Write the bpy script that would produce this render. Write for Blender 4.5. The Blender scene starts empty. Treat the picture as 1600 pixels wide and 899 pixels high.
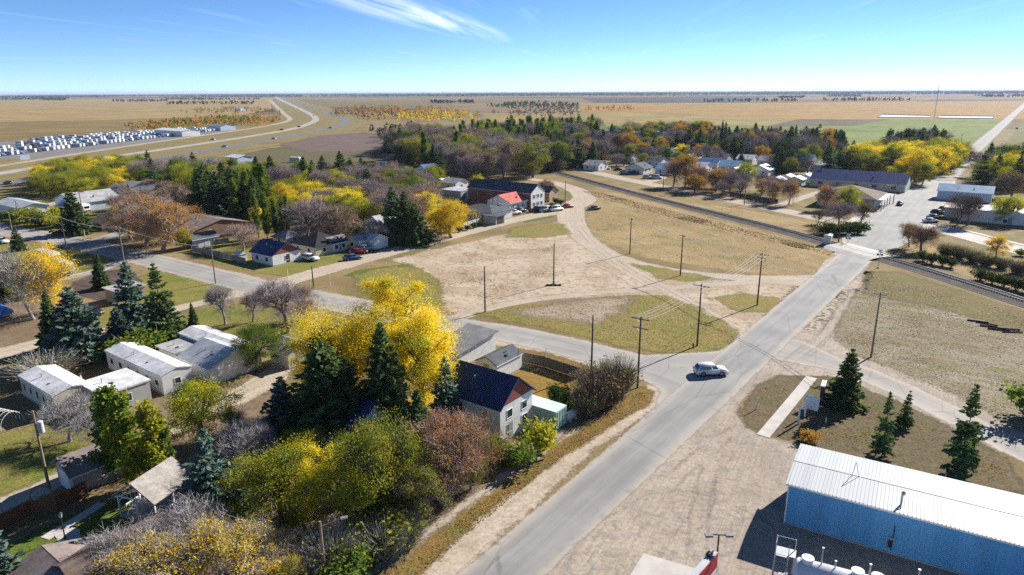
import bpy, bmesh, math, random
import numpy as np
from mathutils import Vector, Matrix, Quaternion
R = math.radians
sc = bpy.context.scene
COL = sc.collection
# ------------------------------------------------------------------ camera
FPX, IW, IH, CAM_H = 1067.0, 1600.0, 899.0, 40.0
PITCH = math.atan((449.5 - 142.5) / FPX); ROLL = R(-0.28)
_c, _s = math.cos(ROLL), math.sin(ROLL)
_R = Vector((1, 0, 0)); _D = Vector((0, -math.sin(PITCH), -math.cos(PITCH))); _F = Vector((0, math.cos(PITCH), -math.sin(PITCH)))
cam_data = bpy.data.cameras.new('camera'); cam = bpy.data.objects.new('camera', cam_data); COL.objects.link(cam)
_X = _R * _c - _D * _s; _Y = -(_R * _s + _D * _c); _Z = -_F
cam.matrix_world = Matrix(((_X.x, _Y.x, _Z.x, 0), (_X.y, _Y.y, _Z.y, 0), (_X.z, _Y.z, _Z.z, CAM_H), (0, 0, 0, 1)))
cam_data.sensor_width = 36; cam_data.lens = FPX / IW * 36; cam_data.clip_end = 60000; cam_data.clip_start = 0.5
sc.camera = cam
# ------------------------------------------------------------------ sky, sun, exposure
SUN_AZ, SUN_EL = R(40.5), R(30)          # azimuth from +X, elevation
SKY, SUN, EXPO = 0.071, 4.5, 1.22
HAZE = 4.2e-5
w = bpy.data.worlds.new('World'); sc.world = w; w.use_nodes = True
wn = w.node_tree; wn.nodes.clear()
def wnode(t, **k):
    n = wn.nodes.new(t)
    for a, b in k.items(): setattr(n, a, b)
    return n
wl = wn.links.new
sky = wnode('ShaderNodeTexSky', sky_type='NISHITA', sun_disc=False, sun_elevation=SUN_EL, sun_rotation=R(90) - SUN_AZ, altitude=1200, air_density=0.5, dust_density=0.0, ozone_density=3.5)
hs = wnode('ShaderNodeHueSaturation'); hs.inputs['Saturation'].default_value = 1.1; wl(sky.outputs[0], hs.inputs['Color'])
tc = wnode('ShaderNodeTexCoord'); sp = wnode('ShaderNodeSeparateXYZ'); wl(tc.outputs['Generated'], sp.inputs[0])
def wmath(op, a, b=None, clamp=False):
    n = wnode('ShaderNodeMath', operation=op, use_clamp=clamp)
    for i, q in enumerate((a, b)):
        if q is None: continue
        if isinstance(q, (int, float)): n.inputs[i].default_value = q
        else: wl(q, n.inputs[i])
    return n.outputs[0]
zc = wmath('MAXIMUM', sp.outputs[2], 0.02)
cx = wmath('DIVIDE', sp.outputs[0], zc); cy = wmath('DIVIDE', sp.outputs[1], zc)
cu = wmath('SUBTRACT', cx, wmath('MULTIPLY', cy, 0.179))
cb = wnode('ShaderNodeCombineXYZ'); wl(wmath('ADD', wmath('MULTIPLY', cu, 3.4), wmath('MULTIPLY', cy, 0.10)), cb.inputs[0]); wl(wmath('MULTIPLY', cy, 0.30), cb.inputs[1])
nz = wnode('ShaderNodeTexNoise'); nz.inputs['Scale'].default_value = 0.55; nz.inputs['Detail'].default_value = 9; nz.inputs['Roughness'].default_value = 0.62; nz.inputs['Distortion'].default_value = 0.5
wl(cb.outputs[0], nz.inputs['Vector'])
# a thin cirrus bank: an elongated patch of the cloud layer
dx = wmath('MULTIPLY', wmath('ADD', cu, 3.05), 1.25); dy = wmath('MULTIPLY', wmath('SUBTRACT', cy, 10.2), 0.17)
dd = wmath('SQRT', wmath('ADD', wmath('MULTIPLY', dx, dx), wmath('MULTIPLY', dy, dy)))
mask = wmath('SUBTRACT', 1.0, dd, True)
cl = wmath('MULTIPLY', wmath('MULTIPLY', wmath('SUBTRACT', nz.outputs[0], 0.38, True), 3.4, True), wmath('POWER', mask, 1.1), True)
thin = wmath('MULTIPLY', wmath('SUBTRACT', nz.outputs[0], 0.56, True), 0.5, True)
cl = wmath('ADD', cl, thin, True)
mx = wnode('ShaderNodeMixRGB'); mx.inputs[2].default_value = (10.5, 11.0, 11.8, 1); wl(wmath('MULTIPLY', cl, 0.75), mx.inputs[0]); wl(hs.outputs[0], mx.inputs[1])
bg = wnode('ShaderNodeBackground'); bg.inputs[1].default_value = SKY; wl(mx.outputs[0], bg.inputs[0])
wo = wnode('ShaderNodeOutputWorld'); wl(bg.outputs[0], wo.inputs[0])
sd_ = bpy.data.lights.new('sun', 'SUN'); sd_.energy = SUN; sd_.angle = R(0.53); sd_.color = (1.0, 0.95, 0.88)
sun = bpy.data.objects.new('sun', sd_); COL.objects.link(sun); sun.location = (0, 0, 300)
sun.rotation_euler = (-Vector((math.cos(SUN_AZ) * math.cos(SUN_EL), math.sin(SUN_AZ) * math.cos(SUN_EL), math.sin(SUN_EL)))).to_track_quat('-Z', 'Y').to_euler()
vs = sc.view_settings; vs.view_transform = 'Standard'; vs.look = 'None'; vs.gamma = 1; vs.exposure = EXPO; vs.use_curve_mapping = False
cy_ = sc.cycles; cy_.max_bounces = 6; cy_.diffuse_bounces = 3; cy_.glossy_bounces = 2; cy_.transmission_bounces = 2; cy_.volume_bounces = 0; cy_.transparent_max_bounces = 12
cy_.use_denoising = False; cy_.use_adaptive_sampling = False; cy_.denoiser = 'OPENIMAGEDENOISE'; cy_.denoising_input_passes = 'RGB_ALBEDO_NORMAL'; cy_.sample_clamp_direct = 1.3; cy_.sample_clamp_indirect = 1.0; cy_.caustics_reflective = False; cy_.caustics_refractive = False
# ------------------------------------------------------------------ measuring: photo pixel -> point on the level ground (or at height z)
def ray(px, py):
    u, v = px - IW / 2, py - IH / 2
    u, v = _c * u + _s * v, -_s * u + _c * v
    return _R * u + _D * v + _F * FPX
def G(px, py, z=0.0):
    d = ray(px, py); t = (CAM_H - z) / -d.z
    return Vector((d.x * t, d.y * t, z))
def PR(p):
    d = Vector(p) - Vector((0, 0, CAM_H)); q = d.dot(_F); u, v = d.dot(_R) / q * FPX, d.dot(_D) / q * FPX
    return (_c * u - _s * v + IW / 2, _s * u + _c * v + IH / 2)
def HT(bx, by, ty):
    """height of an upright thing whose foot and top are seen at these rows"""
    g = G(bx, by); lo, hi = 0.0, 39.0
    for _ in range(40):
        m = (lo + hi) / 2
        if PR((g.x, g.y, m))[1] > ty: lo = m
        else: hi = m
    return lo
# ------------------------------------------------------------------ node helper
def lin(c):
    return tuple((x / 12.92 if x <= .04045 else ((x + .055) / 1.055) ** 2.4) for x in c)
class NB:
    def __init__(s, name):
        s.m = bpy.data.materials.new(name); s.m.use_nodes = True; s.nt = s.m.node_tree; s.nt.nodes.clear()
        s.out = s.nt.nodes.new('ShaderNodeOutputMaterial'); s._pos = None
    def n(s, t, ins=None, **k):
        q = s.nt.nodes.new(t)
        for a, b in k.items(): setattr(q, a, b)
        for a, b in (ins or {}).items(): s.put(q.inputs[a], b)
        return q
    def put(s, sock, v):
        if isinstance(v, bpy.types.NodeSocket): s.nt.links.new(v, sock)
        elif isinstance(v, (tuple, list)) and len(v) == 3 and sock.type == 'RGBA': sock.default_value = (*v, 1)
        else: sock.default_value = v
    def pos(s):
        if s._pos is None: s._pos = s.n('ShaderNodeNewGeometry').outputs['Position']
        return s._pos
    def obj(s): return s.n('ShaderNodeTexCoord').outputs['Object']
    def noise(s, scale, detail=3, rough=.55, vec=None, dist=0.0):
        return s.n('ShaderNodeTexNoise', {'Vector': vec if vec is not None else s.pos(), 'Scale': scale, 'Detail': detail, 'Roughness': rough, 'Distortion': dist}).outputs['Fac']
    def math(s, op, a, b=0.0, clamp=False):
        return s.n('ShaderNodeMath', {0: a, 1: b}, operation=op, use_clamp=clamp).outputs[0]
    def step(s, x, lo, hi):
        return s.n('ShaderNodeMapRange', {'Value': x, 'From Min': lo, 'From Max': hi}, interpolation_type='SMOOTHSTEP').outputs[0]
    def mix(s, f, a, b, mode='MIX'):
        q = s.n('ShaderNodeMixRGB', {0: f, 1: a, 2: b}, blend_type=mode); return q.outputs[0]
    def ramp(s, f, st):
        q = s.n('ShaderNodeValToRGB', {0: f}); e = q.color_ramp.elements
        while len(e) < len(st): e.new(.5)
        for i, (p, c) in enumerate(st): e[i].position = p; e[i].color = (*c, 1)
        return q.outputs[0]
    def attr(s, name, typ='GEOMETRY', out='Fac'):
        return s.n('ShaderNodeAttribute', attribute_name=name, attribute_type=typ).outputs[out]
    def xyz(s, x, y, z=0.0):
        q = s.n('ShaderNodeCombineXYZ', {0: x, 1: y, 2: z}); return q.outputs[0]
    def bump(s, h, strength=.4, dist=.1):
        return s.n('ShaderNodeBump', {'Height': h, 'Strength': strength, 'Distance': dist}).outputs[0]
    def bsdf(s, col, rough=.8, metal=0.0, normal=None, spec=.3, **k):
        ins = {'Base Color': col, 'Roughness': rough, 'Metallic': metal, 'Specular IOR Level': spec}
        if normal is not None: ins['Normal'] = normal
        ins.update(k)
        return s.n('ShaderNodeBsdfPrincipled', ins).outputs[0]
    def done(s, sh, alpha=None):
        if alpha is not None:
            t = s.n('ShaderNodeBsdfTransparent').outputs[0]
            sh = s.n('ShaderNodeMixShader', {0: alpha, 1: t, 2: sh}).outputs[0]
        s.nt.links.new(sh, s.out.inputs['Surface']); return s.m
def rot2(b, ang):
    """position turned so that x runs along ang"""
    return b.n('ShaderNodeVectorRotate', {'Vector': b.pos(), 'Angle': -ang}, rotation_type='Z_AXIS').outputs[0]
def scl(b, v, sx, sy, sz=1.0):
    return b.n('ShaderNodeVectorMath', {0: v, 1: (sx, sy, sz)}, operation='MULTIPLY').outputs[0]
# ------------------------------------------------------------------ object helpers
def tag(o, label=None, cat=None, group=None, kind=None):
    if label: o['label'] = label
    if cat: o['category'] = cat
    if group: o['group'] = group
    if kind: o['kind'] = kind
    return o
def link(o, parent=None):
    COL.objects.link(o)
    if parent is not None: o.parent = parent
    return o
def empty(name, loc=(0, 0, 0), rz=0.0):
    o = bpy.data.objects.new(name, None); o.empty_display_size = .3; o.location = loc; o.rotation_euler = (0, 0, rz); COL.objects.link(o); return o
def mesh_np(name, V, F, mats=(), attrs=None, smooth=False, mi=None):
    """V (n,3) array, F (m,3|4) int array"""
    V = np.asarray(V, np.float32); F = np.asarray(F, np.int32); k = F.shape[1]
    me = bpy.data.meshes.new(name); me.vertices.add(len(V)); me.vertices.foreach_set('co', V.ravel())
    me.loops.add(F.size); me.loops.foreach_set('vertex_index', F.ravel())
    me.polygons.add(len(F)); me.polygons.foreach_set('loop_start', np.arange(0, F.size, k, dtype=np.int32))
    for m in mats: me.materials.append(m)
    if mi is not None: me.polygons.foreach_set('material_index', np.asarray(mi, np.int32))
    if smooth: me.polygons.foreach_set('use_smooth', np.ones(len(F), bool))
    for a, arr in (attrs or {}).items():
        at = me.attributes.new(a, 'FLOAT', 'POINT'); at.data.foreach_set('value', np.asarray(arr, np.float32))
    me.update(calc_edges=True); return me
class MB:
    """collects shapes into one mesh"""
    def __init__(s): s.v = []; s.f = []; s.mi = []; s.k = 0
    def face(s, pts):
        i = len(s.v); s.v += [tuple(p) for p in pts]; s.f.append(tuple(range(i, i + len(pts)))); s.mi.append(s.k); return s
    def box(s, x0, x1, y0, y1, z0, z1):
        i = len(s.v); s.v += [(x, y, z) for z in (z0, z1) for (x, y) in ((x0, y0), (x1, y0), (x1, y1), (x0, y1))]
        for q in ((3, 2, 1, 0), (4, 5, 6, 7), (0, 1, 5, 4), (1, 2, 6, 5), (2, 3, 7, 6), (3, 0, 4, 7)):
            s.f.append(tuple(i + a for a in q)); s.mi.append(s.k)
        return s
    def prism(s, poly, axis, a0, a1):
        """poly: 2-D outline; axis x: outline in (y,z) run along x; y: outline in (x,z); z: outline in (x,y)"""
        def P(p, a): return {'x': (a, p[0], p[1]), 'y': (p[0], a, p[1]), 'z': (p[0], p[1], a)}[axis]
        n = len(poly); i = len(s.v)
        s.v += [P(p, a0) for p in poly] + [P(p, a1) for p in poly]
        s.f.append(tuple(range(i + n - 1, i - 1, -1))); s.f.append(tuple(range(i + n, i + 2 * n))); s.mi += [s.k, s.k]
        for j in range(n): s.f.append((i + j, i + (j + 1) % n, i + n + (j + 1) % n, i + n + j)); s.mi.append(s.k)
        return s
    def tube(s, p0, p1, r0, r1=None, n=8, cap=True):
        r1 = r0 if r1 is None else r1
        p0, p1 = Vector(p0), Vector(p1); d = (p1 - p0).normalized()
        a = d.orthogonal().normalized(); b = d.cross(a); i = len(s.v)
        for p, r in ((p0, r0), (p1, r1)):
            s.v += [tuple(p + (a * math.cos(2 * math.pi * j / n) + b * math.sin(2 * math.pi * j / n)) * r) for j in range(n)]
        for j in range(n): s.f.append((i + j, i + (j + 1) % n, i + n + (j + 1) % n, i + n + j)); s.mi.append(s.k)
        if cap: s.f += [tuple(range(i + n - 1, i - 1, -1)), tuple(range(i + n, i + 2 * n))]; s.mi += [s.k, s.k]
        return s
    def ball(s, c, rx, ry, rz, nu=12, nv=8):
        i = len(s.v)
        for a in range(nv + 1):
            th = math.pi * a / nv
            for b in range(nu):
                ph = 2 * math.pi * b / nu
                s.v.append((c[0] + rx * math.sin(th) * math.cos(ph), c[1] + ry * math.sin(th) * math.sin(ph), c[2] + rz * math.cos(th)))
        for a in range(nv):
            for b in range(nu):
                s.f.append((i + a * nu + b, i + (a + 1) * nu + b, i + (a + 1) * nu + (b + 1) % nu, i + a * nu + (b + 1) % nu)); s.mi.append(s.k)
        return s
    def mesh(s, name, mats, smooth=False):
        me = bpy.data.meshes.new(name); me.from_pydata(s.v, [], s.f)
        for m in (mats if isinstance(mats, (list, tuple)) else [mats]): me.materials.append(m)
        me.polygons.foreach_set('material_index', s.mi)
        if smooth: me.polygons.foreach_set('use_smooth', [True] * len(s.f))
        me.update(); return me
    def build(s, name, mats, parent=None, smooth=False):
        return link(bpy.data.objects.new(name, s.mesh(name, mats, smooth)), parent)
def copy_tree(o, parent=None):
    c = o.copy(); COL.objects.link(c)
    if parent is not None: c.parent = parent; c.matrix_parent_inverse = o.matrix_parent_inverse
    for ch in o.children: copy_tree(ch, c)
    return c
_pm = {}
def paint(name, col, rough=.6, metal=0.0, var=.12, scale=.8, spec=.4):
    """plain painted / coated surface with weathering"""
    if name in _pm: return _pm[name]
    b = NB(name); n1 = b.noise(scale, 5, .65, b.obj()); n2 = b.noise(scale * 9, 3, .6, b.obj())
    f = b.math('ADD', b.math('MULTIPLY', n1, .7), b.math('MULTIPLY', n2, .3))
    c = b.mix(b.step(f, .3, .7), tuple(x * (1 - var * 1.3) for x in col), tuple(min(1, x * (1 + var)) for x in col))
    _pm[name] = b.done(b.bsdf(c, rough, metal, spec=spec)); return _pm[name]
# ================================================================== GROUND
def seg_sd(P, poly):
    """signed distance (inside > 0) of points P to a closed polygon"""
    d = np.full(len(P), 1e9); ins = np.zeros(len(P), bool); n = len(poly)
    for i in range(n):
        a, b = poly[i], poly[(i + 1) % n]; e = b - a; t = np.clip(((P - a) @ e) / max(e @ e, 1e-9), 0, 1)
        d = np.minimum(d, np.hypot(*(P - a - t[:, None] * e).T))
        c = (a[1] > P[:, 1]) != (b[1] > P[:, 1])
        with np.errstate(divide='ignore', invalid='ignore'):
            xi = a[0] + (P[:, 1] - a[1]) * e[0] / (e[1] if e[1] else 1e-12)
        ins ^= c & (P[:, 0] < xi)
    return np.where(ins, d, -d)
def line_sd(P, pts, hw):
    """distance inside a strip, with signed offset across and distance along"""
    d = np.full(len(P), 1e9); u = np.zeros(len(P)); v = np.zeros(len(P)); L = 0
    for i in range(len(pts) - 1):
        a, b = pts[i], pts[i + 1]; e = b - a; l = np.hypot(*e); t = np.clip(((P - a) @ e) / max(l * l, 1e-9), 0, 1)
        q = P - a - t[:, None] * e; dist = np.hypot(*q.T); h = hw[i] + (hw[i + 1] - hw[i]) * t
        s = dist - h; m = s < d
        d = np.where(m, s, d); sg = np.sign(e[0] * q[:, 1] - e[1] * q[:, 0]); u = np.where(m, dist * sg, u); v = np.where(m, L + t * l, v); L += l
    return -d, u, v
def smooth_pts(p, k=6):
    """Catmull-Rom through 2-D points"""
    p = [np.array(q, float) for q in p]
    if len(p) < 3: return p
    out = []
    for i in range(len(p) - 1):
        a, b, c, d = p[max(i - 1, 0)], p[i], p[i + 1], p[min(i + 2, len(p) - 1)]
        for j in range(k):
            t = j / k; out.append(.5 * (2 * b + (c - a) * t + (2 * a - 5 * b + 4 * c - d) * t * t + (3 * b - a - 3 * c + d) * t ** 3))
    return out + [p[-1]]
def P2(pts): return [np.array(G(*p)[:2]) for p in pts]
def sheet(name, mat, z, polys=(), lines=(), cell=.8, margin=1.2, world=False):
    """a level ground layer: a fine grid cut to an outline; the outline distance rides along for a ragged edge.
    polys: outlines in photo pixels; lines: (pixel points, half width in m or list)"""
    polys = [np.array(p if world else P2(p)) for p in polys]; L = []
    for pts, hw in lines:
        q = pts if world else P2(pts)
        hs = hw if isinstance(hw, (list, tuple)) else [hw] * len(q)
        s = smooth_pts([np.append(a, h) for a, h in zip(q, hs)]); L.append((np.array([a[:2] for a in s]), [a[2] for a in s]))
    allp = np.vstack([p for p in polys] + [p + o for p, h in L for o in (-max(h), max(h))])
    lo, hi = allp.min(0) - margin - cell, allp.max(0) + margin + cell
    K = 12; nbx, nby = int((hi[0] - lo[0]) / (cell * K)) + 1, int((hi[1] - lo[1]) / (cell * K)) + 1
    def SD(P):
        sd = np.full(len(P), -1e9); u = np.zeros(len(P)); v = np.zeros(len(P))
        for p in polys: sd = np.maximum(sd, seg_sd(P, p))
        for p, h in L:
            s, uu, vv = line_sd(P, p, h); m = s > sd; sd = np.where(m, s, sd); u = np.where(m, uu, u); v = np.where(m, vv, v)
        return sd, u, v
    BX, BY = np.meshgrid(np.arange(nbx), np.arange(nby)); BX, BY = BX.ravel(), BY.ravel()      # coarse blocks first
    c_ = np.stack([lo[0] + (BX + .5) * cell * K, lo[1] + (BY + .5) * cell * K], 1)
    keep = SD(c_)[0] > -(margin + cell * K * .72); BX, BY = BX[keep], BY[keep]
    ii, jj = np.meshgrid(np.arange(K), np.arange(K)); W_ = nbx * K + 1
    q0 = ((BY[:, None] * K + jj.ravel()) * W_ + BX[:, None] * K + ii.ravel()).ravel()
    F = np.stack([q0, q0 + 1, q0 + 1 + W_, q0 + W_], 1)
    used, inv = np.unique(F, return_inverse=True); F = inv.reshape(-1, 4)
    P = np.stack([lo[0] + (used % W_) * cell, lo[1] + (used // W_) * cell], 1); sd, u, v = SD(P)
    F = F[(sd[F] > -margin).any(1)]; used, inv = np.unique(F, return_inverse=True); F = inv.reshape(-1, 4)
    V = np.column_stack([P[used], np.full(len(used), z)])
    me = mesh_np(name, V, F, [mat], {'sd': sd[used], 'u': u[used], 'v': v[used]})
    return tag(link(bpy.data.objects.new(name, me)), kind='structure')
def edge_alpha(b, amp=.8, soft=.25, scale=.9, bias=0.0):
    """ragged outline: outline distance shifted by noise"""
    n = b.math('ADD', b.math('MULTIPLY', b.noise(scale * .3, 5, .7), .6), b.math('MULTIPLY', b.noise(scale * 3, 4, .65), .4))
    x = b.math('ADD', b.attr('sd'), b.math('MULTIPLY', b.math('SUBTRACT', n, .5 - bias), amp * 4.6))
    return b.step(x, -soft, soft)
def grass_mat(name, cols, patch=.06, alpha=None, streak=None, bumpy=.5):
    """cols: dry, mid, green, soil"""
    b = NB(name); v = None
    if streak is not None: v = scl(b, rot2(b, streak), .25, 1.0)
    n0 = b.noise(patch, 5, .6, dist=.4); n1 = b.noise(.45, 5, .65, v); n2 = b.noise(3.2, 4, .7); n3 = b.noise(11, 2, .6)
    c = b.mix(b.step(b.math('ADD', b.math('MULTIPLY', n0, .65), b.math('MULTIPLY', n1, .35)), .38, .62), cols[0], cols[1])
    c = b.mix(b.math('MULTIPLY', b.step(b.math('ADD', b.math('MULTIPLY', b.noise(patch * 1.7, 4, .6, dist=.8), .7), b.math('MULTIPLY', n1, .3)), .5, .66), .85), c, cols[2])
    c = b.mix(b.math('MULTIPLY', b.step(b.math('ADD', b.math('MULTIPLY', n2, .5), b.math('MULTIPLY', b.noise(.22, 5, .7, v), .5)), .53, .66), .8), c, cols[3])
    c = b.mix(b.step(b.math('ADD', b.math('MULTIPLY', n2, .5), b.math('ADD', b.math('MULTIPLY', n3, .25), b.math('MULTIPLY', b.noise(.9, 5, .75, v), .25))), .38, .62), b.mix(1, c, (.52, .50, .46), 'MULTIPLY'), b.mix(1, c, (1.36, 1.34, 1.26), 'MULTIPLY'))
    h = b.math('ADD', n2, n3)
    return b.done(b.bsdf(c, .95, spec=.1, normal=b.bump(h, bumpy, .12)), alpha(b) if alpha else None)
def dirt_mat(name, a, c2, c3, alpha=None, along=None, streaks=0.0, ang=None, specks=.5):
    b = NB(name); n0 = b.noise(.09, 5, .6, dist=.5); n1 = b.noise(.7, 5, .65); n2 = b.noise(5, 4, .7)
    c = b.mix(b.step(n0, .36, .64), a, c2)
    c = b.mix(b.math('MULTIPLY', b.step(n1, .48, .64), .85), c, c3)
    c = b.mix(b.step(b.noise(2.2, 5, .75), .36, .64), b.mix(1, c, (.82, .8, .77), 'MULTIPLY'), b.mix(1, c, (1.14, 1.13, 1.12), 'MULTIPLY'))
    h = b.math('MULTIPLY', n2, 1.0)
    if streaks:
        v = b.xyz(b.math('MULTIPLY', b.attr('u'), 1.5), b.math('MULTIPLY', b.attr('v'), .035)) if along else scl(b, rot2(b, ang), .05, 1.3)
        s = b.noise(1.0, 5, .7, v, .3); s2 = b.noise(2.7, 3, .6, v)
        k = b.step(b.math('ADD', b.math('MULTIPLY', s, .65), b.math('MULTIPLY', s2, .35)), .36, .64)
        c = b.mix(b.math('MULTIPLY', b.math('SUBTRACT', 1.0, k), streaks), c, b.mix(1, c, (.62, .58, .54), 'MULTIPLY'))
        c = b.mix(b.math('MULTIPLY', b.step(s, .55, .72), streaks * .8), c, b.mix(1, c, (1.22, 1.2, 1.17), 'MULTIPLY'))
        h = b.math('ADD', h, k)
    c = b.mix(b.math('MULTIPLY', b.step(b.math('ADD', b.math('MULTIPLY', n2, .6), b.math('MULTIPLY', b.noise(.25, 4, .6), .4)), .56, .66), specks), c, b.mix(1, c, (.6, .53, .46), 'MULTIPLY'))
    return b.done(b.bsdf(c, .95, spec=.12, normal=b.bump(h, .35, .08)), alpha(b) if alpha else None)
def asphalt_mat(name, col, alpha=None, dusty=.5, dust=(.42, .36, .29)):
    b = NB(name); n0 = b.noise(.12, 5, .6, dist=.3); v = b.xyz(b.math('MULTIPLY', b.attr('u'), .9), b.math('MULTIPLY', b.attr('v'), .03))
    s = b.noise(1.0, 4, .6, v); n2 = b.noise(9, 3, .7); n1 = b.noise(.6, 5, .7)
    c = b.mix(b.step(b.math('ADD', b.math('MULTIPLY', n0, .5), b.math('MULTIPLY', s, .5)), .36, .64), tuple(x * .78 for x in col), tuple(x * 1.16 for x in col))
    c = b.mix(b.math('MULTIPLY', b.step(n2, .35, .7), .35), c, tuple(x * .72 for x in col))
    # tar-sealed cracks
    vo = b.n('ShaderNodeTexVoronoi', {'Vector': scl(b, rot2(b, R(53.5)), .05, .16), 'Scale': 1.0, 'Randomness': 1.0}, feature='DISTANCE_TO_EDGE').outputs['Distance']
    c = b.mix(b.math('MULTIPLY', b.math('MULTIPLY', b.step(b.math('ADD', vo, b.math('MULTIPLY', b.math('SUBTRACT', n1, .5), .02)), .011, .0), b.step(n0, .3, .45)), .5), c, tuple(x * .35 for x in col))
    # dust blown in from the edges
    e = b.step(b.math('ADD', b.attr('sd'), b.math('MULTIPLY', b.math('SUBTRACT', n1, .5), 2.2)), 1.5, .1)
    c = b.mix(b.math('MULTIPLY', b.math('MULTIPLY', e, dusty), b.step(n1, .25, .6)), c, dust)
    return b.done(b.bsdf(c, .82, spec=.25, normal=b.bump(n2, .15, .03)), alpha(b) if alpha else None)
EA = lambda amp=.8, soft=.25, scale=.9, bias=0.0: (lambda b: edge_alpha(b, amp, soft, scale, bias))

# --- base ground and farmland out to the horizon
b = NB('prairie_ground')
far = b.step(b.n('ShaderNodeVectorMath', {0: b.pos()}, operation='LENGTH').outputs['Value'], 450, 900)
n0 = b.noise(.05, 5, .6, dist=.4); n1 = b.noise(.4, 5, .65); n2 = b.noise(3, 4, .7)
c = b.mix(b.step(n0, .36, .64), (.18, .135, .065), (.25, .19, .10))
c = b.mix(b.math('MULTIPLY', b.step(b.noise(.03, 4, .6, dist=1.0), .52, .64), .8), c, (.13, .135, .04))
c = b.mix(b.math('MULTIPLY', b.step(n1, .54, .7), .7), c, (.14, .10, .055))
c = b.mix(b.step(n2, .3, .7), b.mix(1, c, (.7, .68, .62), 'MULTIPLY'), b.mix(1, c, (1.25, 1.22, 1.16), 'MULTIPLY'))
M_ground = b.done(b.bsdf(c, .95, spec=.1, normal=b.bump(n2, .4, .12)))
S = 32000
tag(MB().face([(-S, -400, 0), (S, -400, 0), (S, S, 0), (-S, S, 0)]).build('ground', M_ground), kind='structure')
b = NB('farmland'); ca = b.n('ShaderNodeAttribute', attribute_name='crop').outputs['Color']
n = b.noise(.012, 5, .6); n1 = b.noise(.09, 4, .7, scl(b, rot2(b, R(53.5)), .15, 1.0))
c = b.mix(b.step(b.math('ADD', b.math('MULTIPLY', n, .5), b.math('MULTIPLY', n1, .5)), .35, .65), b.mix(1, ca, (.76, .74, .7), 'MULTIPLY'), b.mix(1, ca, (1.2, 1.18, 1.14), 'MULTIPLY'))
M_farm = b.done(b.bsdf(c, .95, spec=.08))
def crop_mesh(name, quads, z):
    """quads: list of (corner list, colour)"""
    V, F, C = [], [], []
    for q, c in quads:
        i = len(V); V += [(p[0], p[1], z) for p in q]; F.append(tuple(range(i, i + len(q)))); C += [(*c, 1)] * len(q)
    me = bpy.data.meshes.new(name); me.from_pydata(V, [], F); me.materials.append(M_farm)
    at = me.color_attributes.new('crop', 'FLOAT_COLOR', 'POINT'); at.data.foreach_set('color', np.array(C, np.float32).ravel()); me.update()
    return tag(link(bpy.data.objects.new(name, me)), kind='structure')
rng = random.Random(11)
A1 = R(53.5); ex = Vector((math.cos(A1), math.sin(A1))); ey = Vector((-math.sin(A1), math.cos(A1)))
crops = [(0.192, 0.136, 0.067), (0.224, 0.164, 0.081), (0.192, 0.116, 0.041), (0.136, 0.096, 0.052), (0.072, 0.060, 0.044), (0.048, 0.042, 0.036), (0.152, 0.128, 0.056), (0.216, 0.148, 0.063), (0.112, 0.112, 0.044), (0.168, 0.128, 0.074)]
Q = []
for i in range(-34, 36):
    for j in range(-34, 36):
        o = ex * (i * 800) + ey * (j * 800) + Vector((250, 900)); m = o + ex * 400 + ey * 400
        if m.y < 800 or m.length > 26000 or abs(m.x) > m.y * 1.1 + 800: continue
        k = rng.choice((1, 1, 2, 2, 3)); hor = rng.random() < .5
        for a in range(k):
            a0, a1 = a / k * 800 + 7, (a + 1) / k * 800 - 7
            r = ((a0, 7, a1, 793) if hor else (7, a0, 793, a1))
            q = [o + ex * x + ey * y for x, y in ((r[0], r[1]), (r[2], r[1]), (r[2], r[3]), (r[0], r[3]))]
            if min(p.length for p in q) < 650: continue
            Q.append((q, rng.choice(crops)))
crop_mesh('farmland', Q, .02)
def field(name, px, col, z): return crop_mesh(name, [([G(*p) for p in px], col)], z)
field('stubble_field', [(-260, 158), (430, 153), (436, 168), (380, 180), (200, 187), (-260, 196)], (.28, .205, .09), .05)
field('stubble_field', [(-260, 196), (200, 187), (420, 182), (420, 205), (180, 222), (-260, 250)], (.19, .14, .06), .04)
field('ploughed_field', [(905, 153.5), (1205, 150), (1160, 160), (1000, 161), (930, 160.5)], (.06, .055, .055), .09)
field('stubble_field', [(905, 161.5), (1160, 161), (1700, 157), (1900, 172), (1590, 187), (1250, 187), (1050, 177), (910, 176)], (.28, .175, .055), .06)
field('stubble_field', [(755, 178), (905, 176), (1050, 177), (1250, 186), (1200, 197), (1000, 195), (760, 203)], (.24, .19, .07), .05)
field('stubble_field', [(700, 162), (900, 160), (905, 174), (760, 176)], (.20, .145, .08), .05)
field('pasture', [(760, 203), (1000, 195), (1200, 196), (1390, 186), (1585, 187), (1520, 255), (1300, 262), (1000, 245), (760, 232)], (.14, .175, .04), .07)
field('pasture', [(1250, 186.5), (1390, 187), (1330, 197), (1190, 199)], (.10, .09, .05), .08)
field('pasture', [(1600, 188), (1900, 180), (1900, 300), (1540, 262)], (.14, .14, .045), .07)
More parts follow.
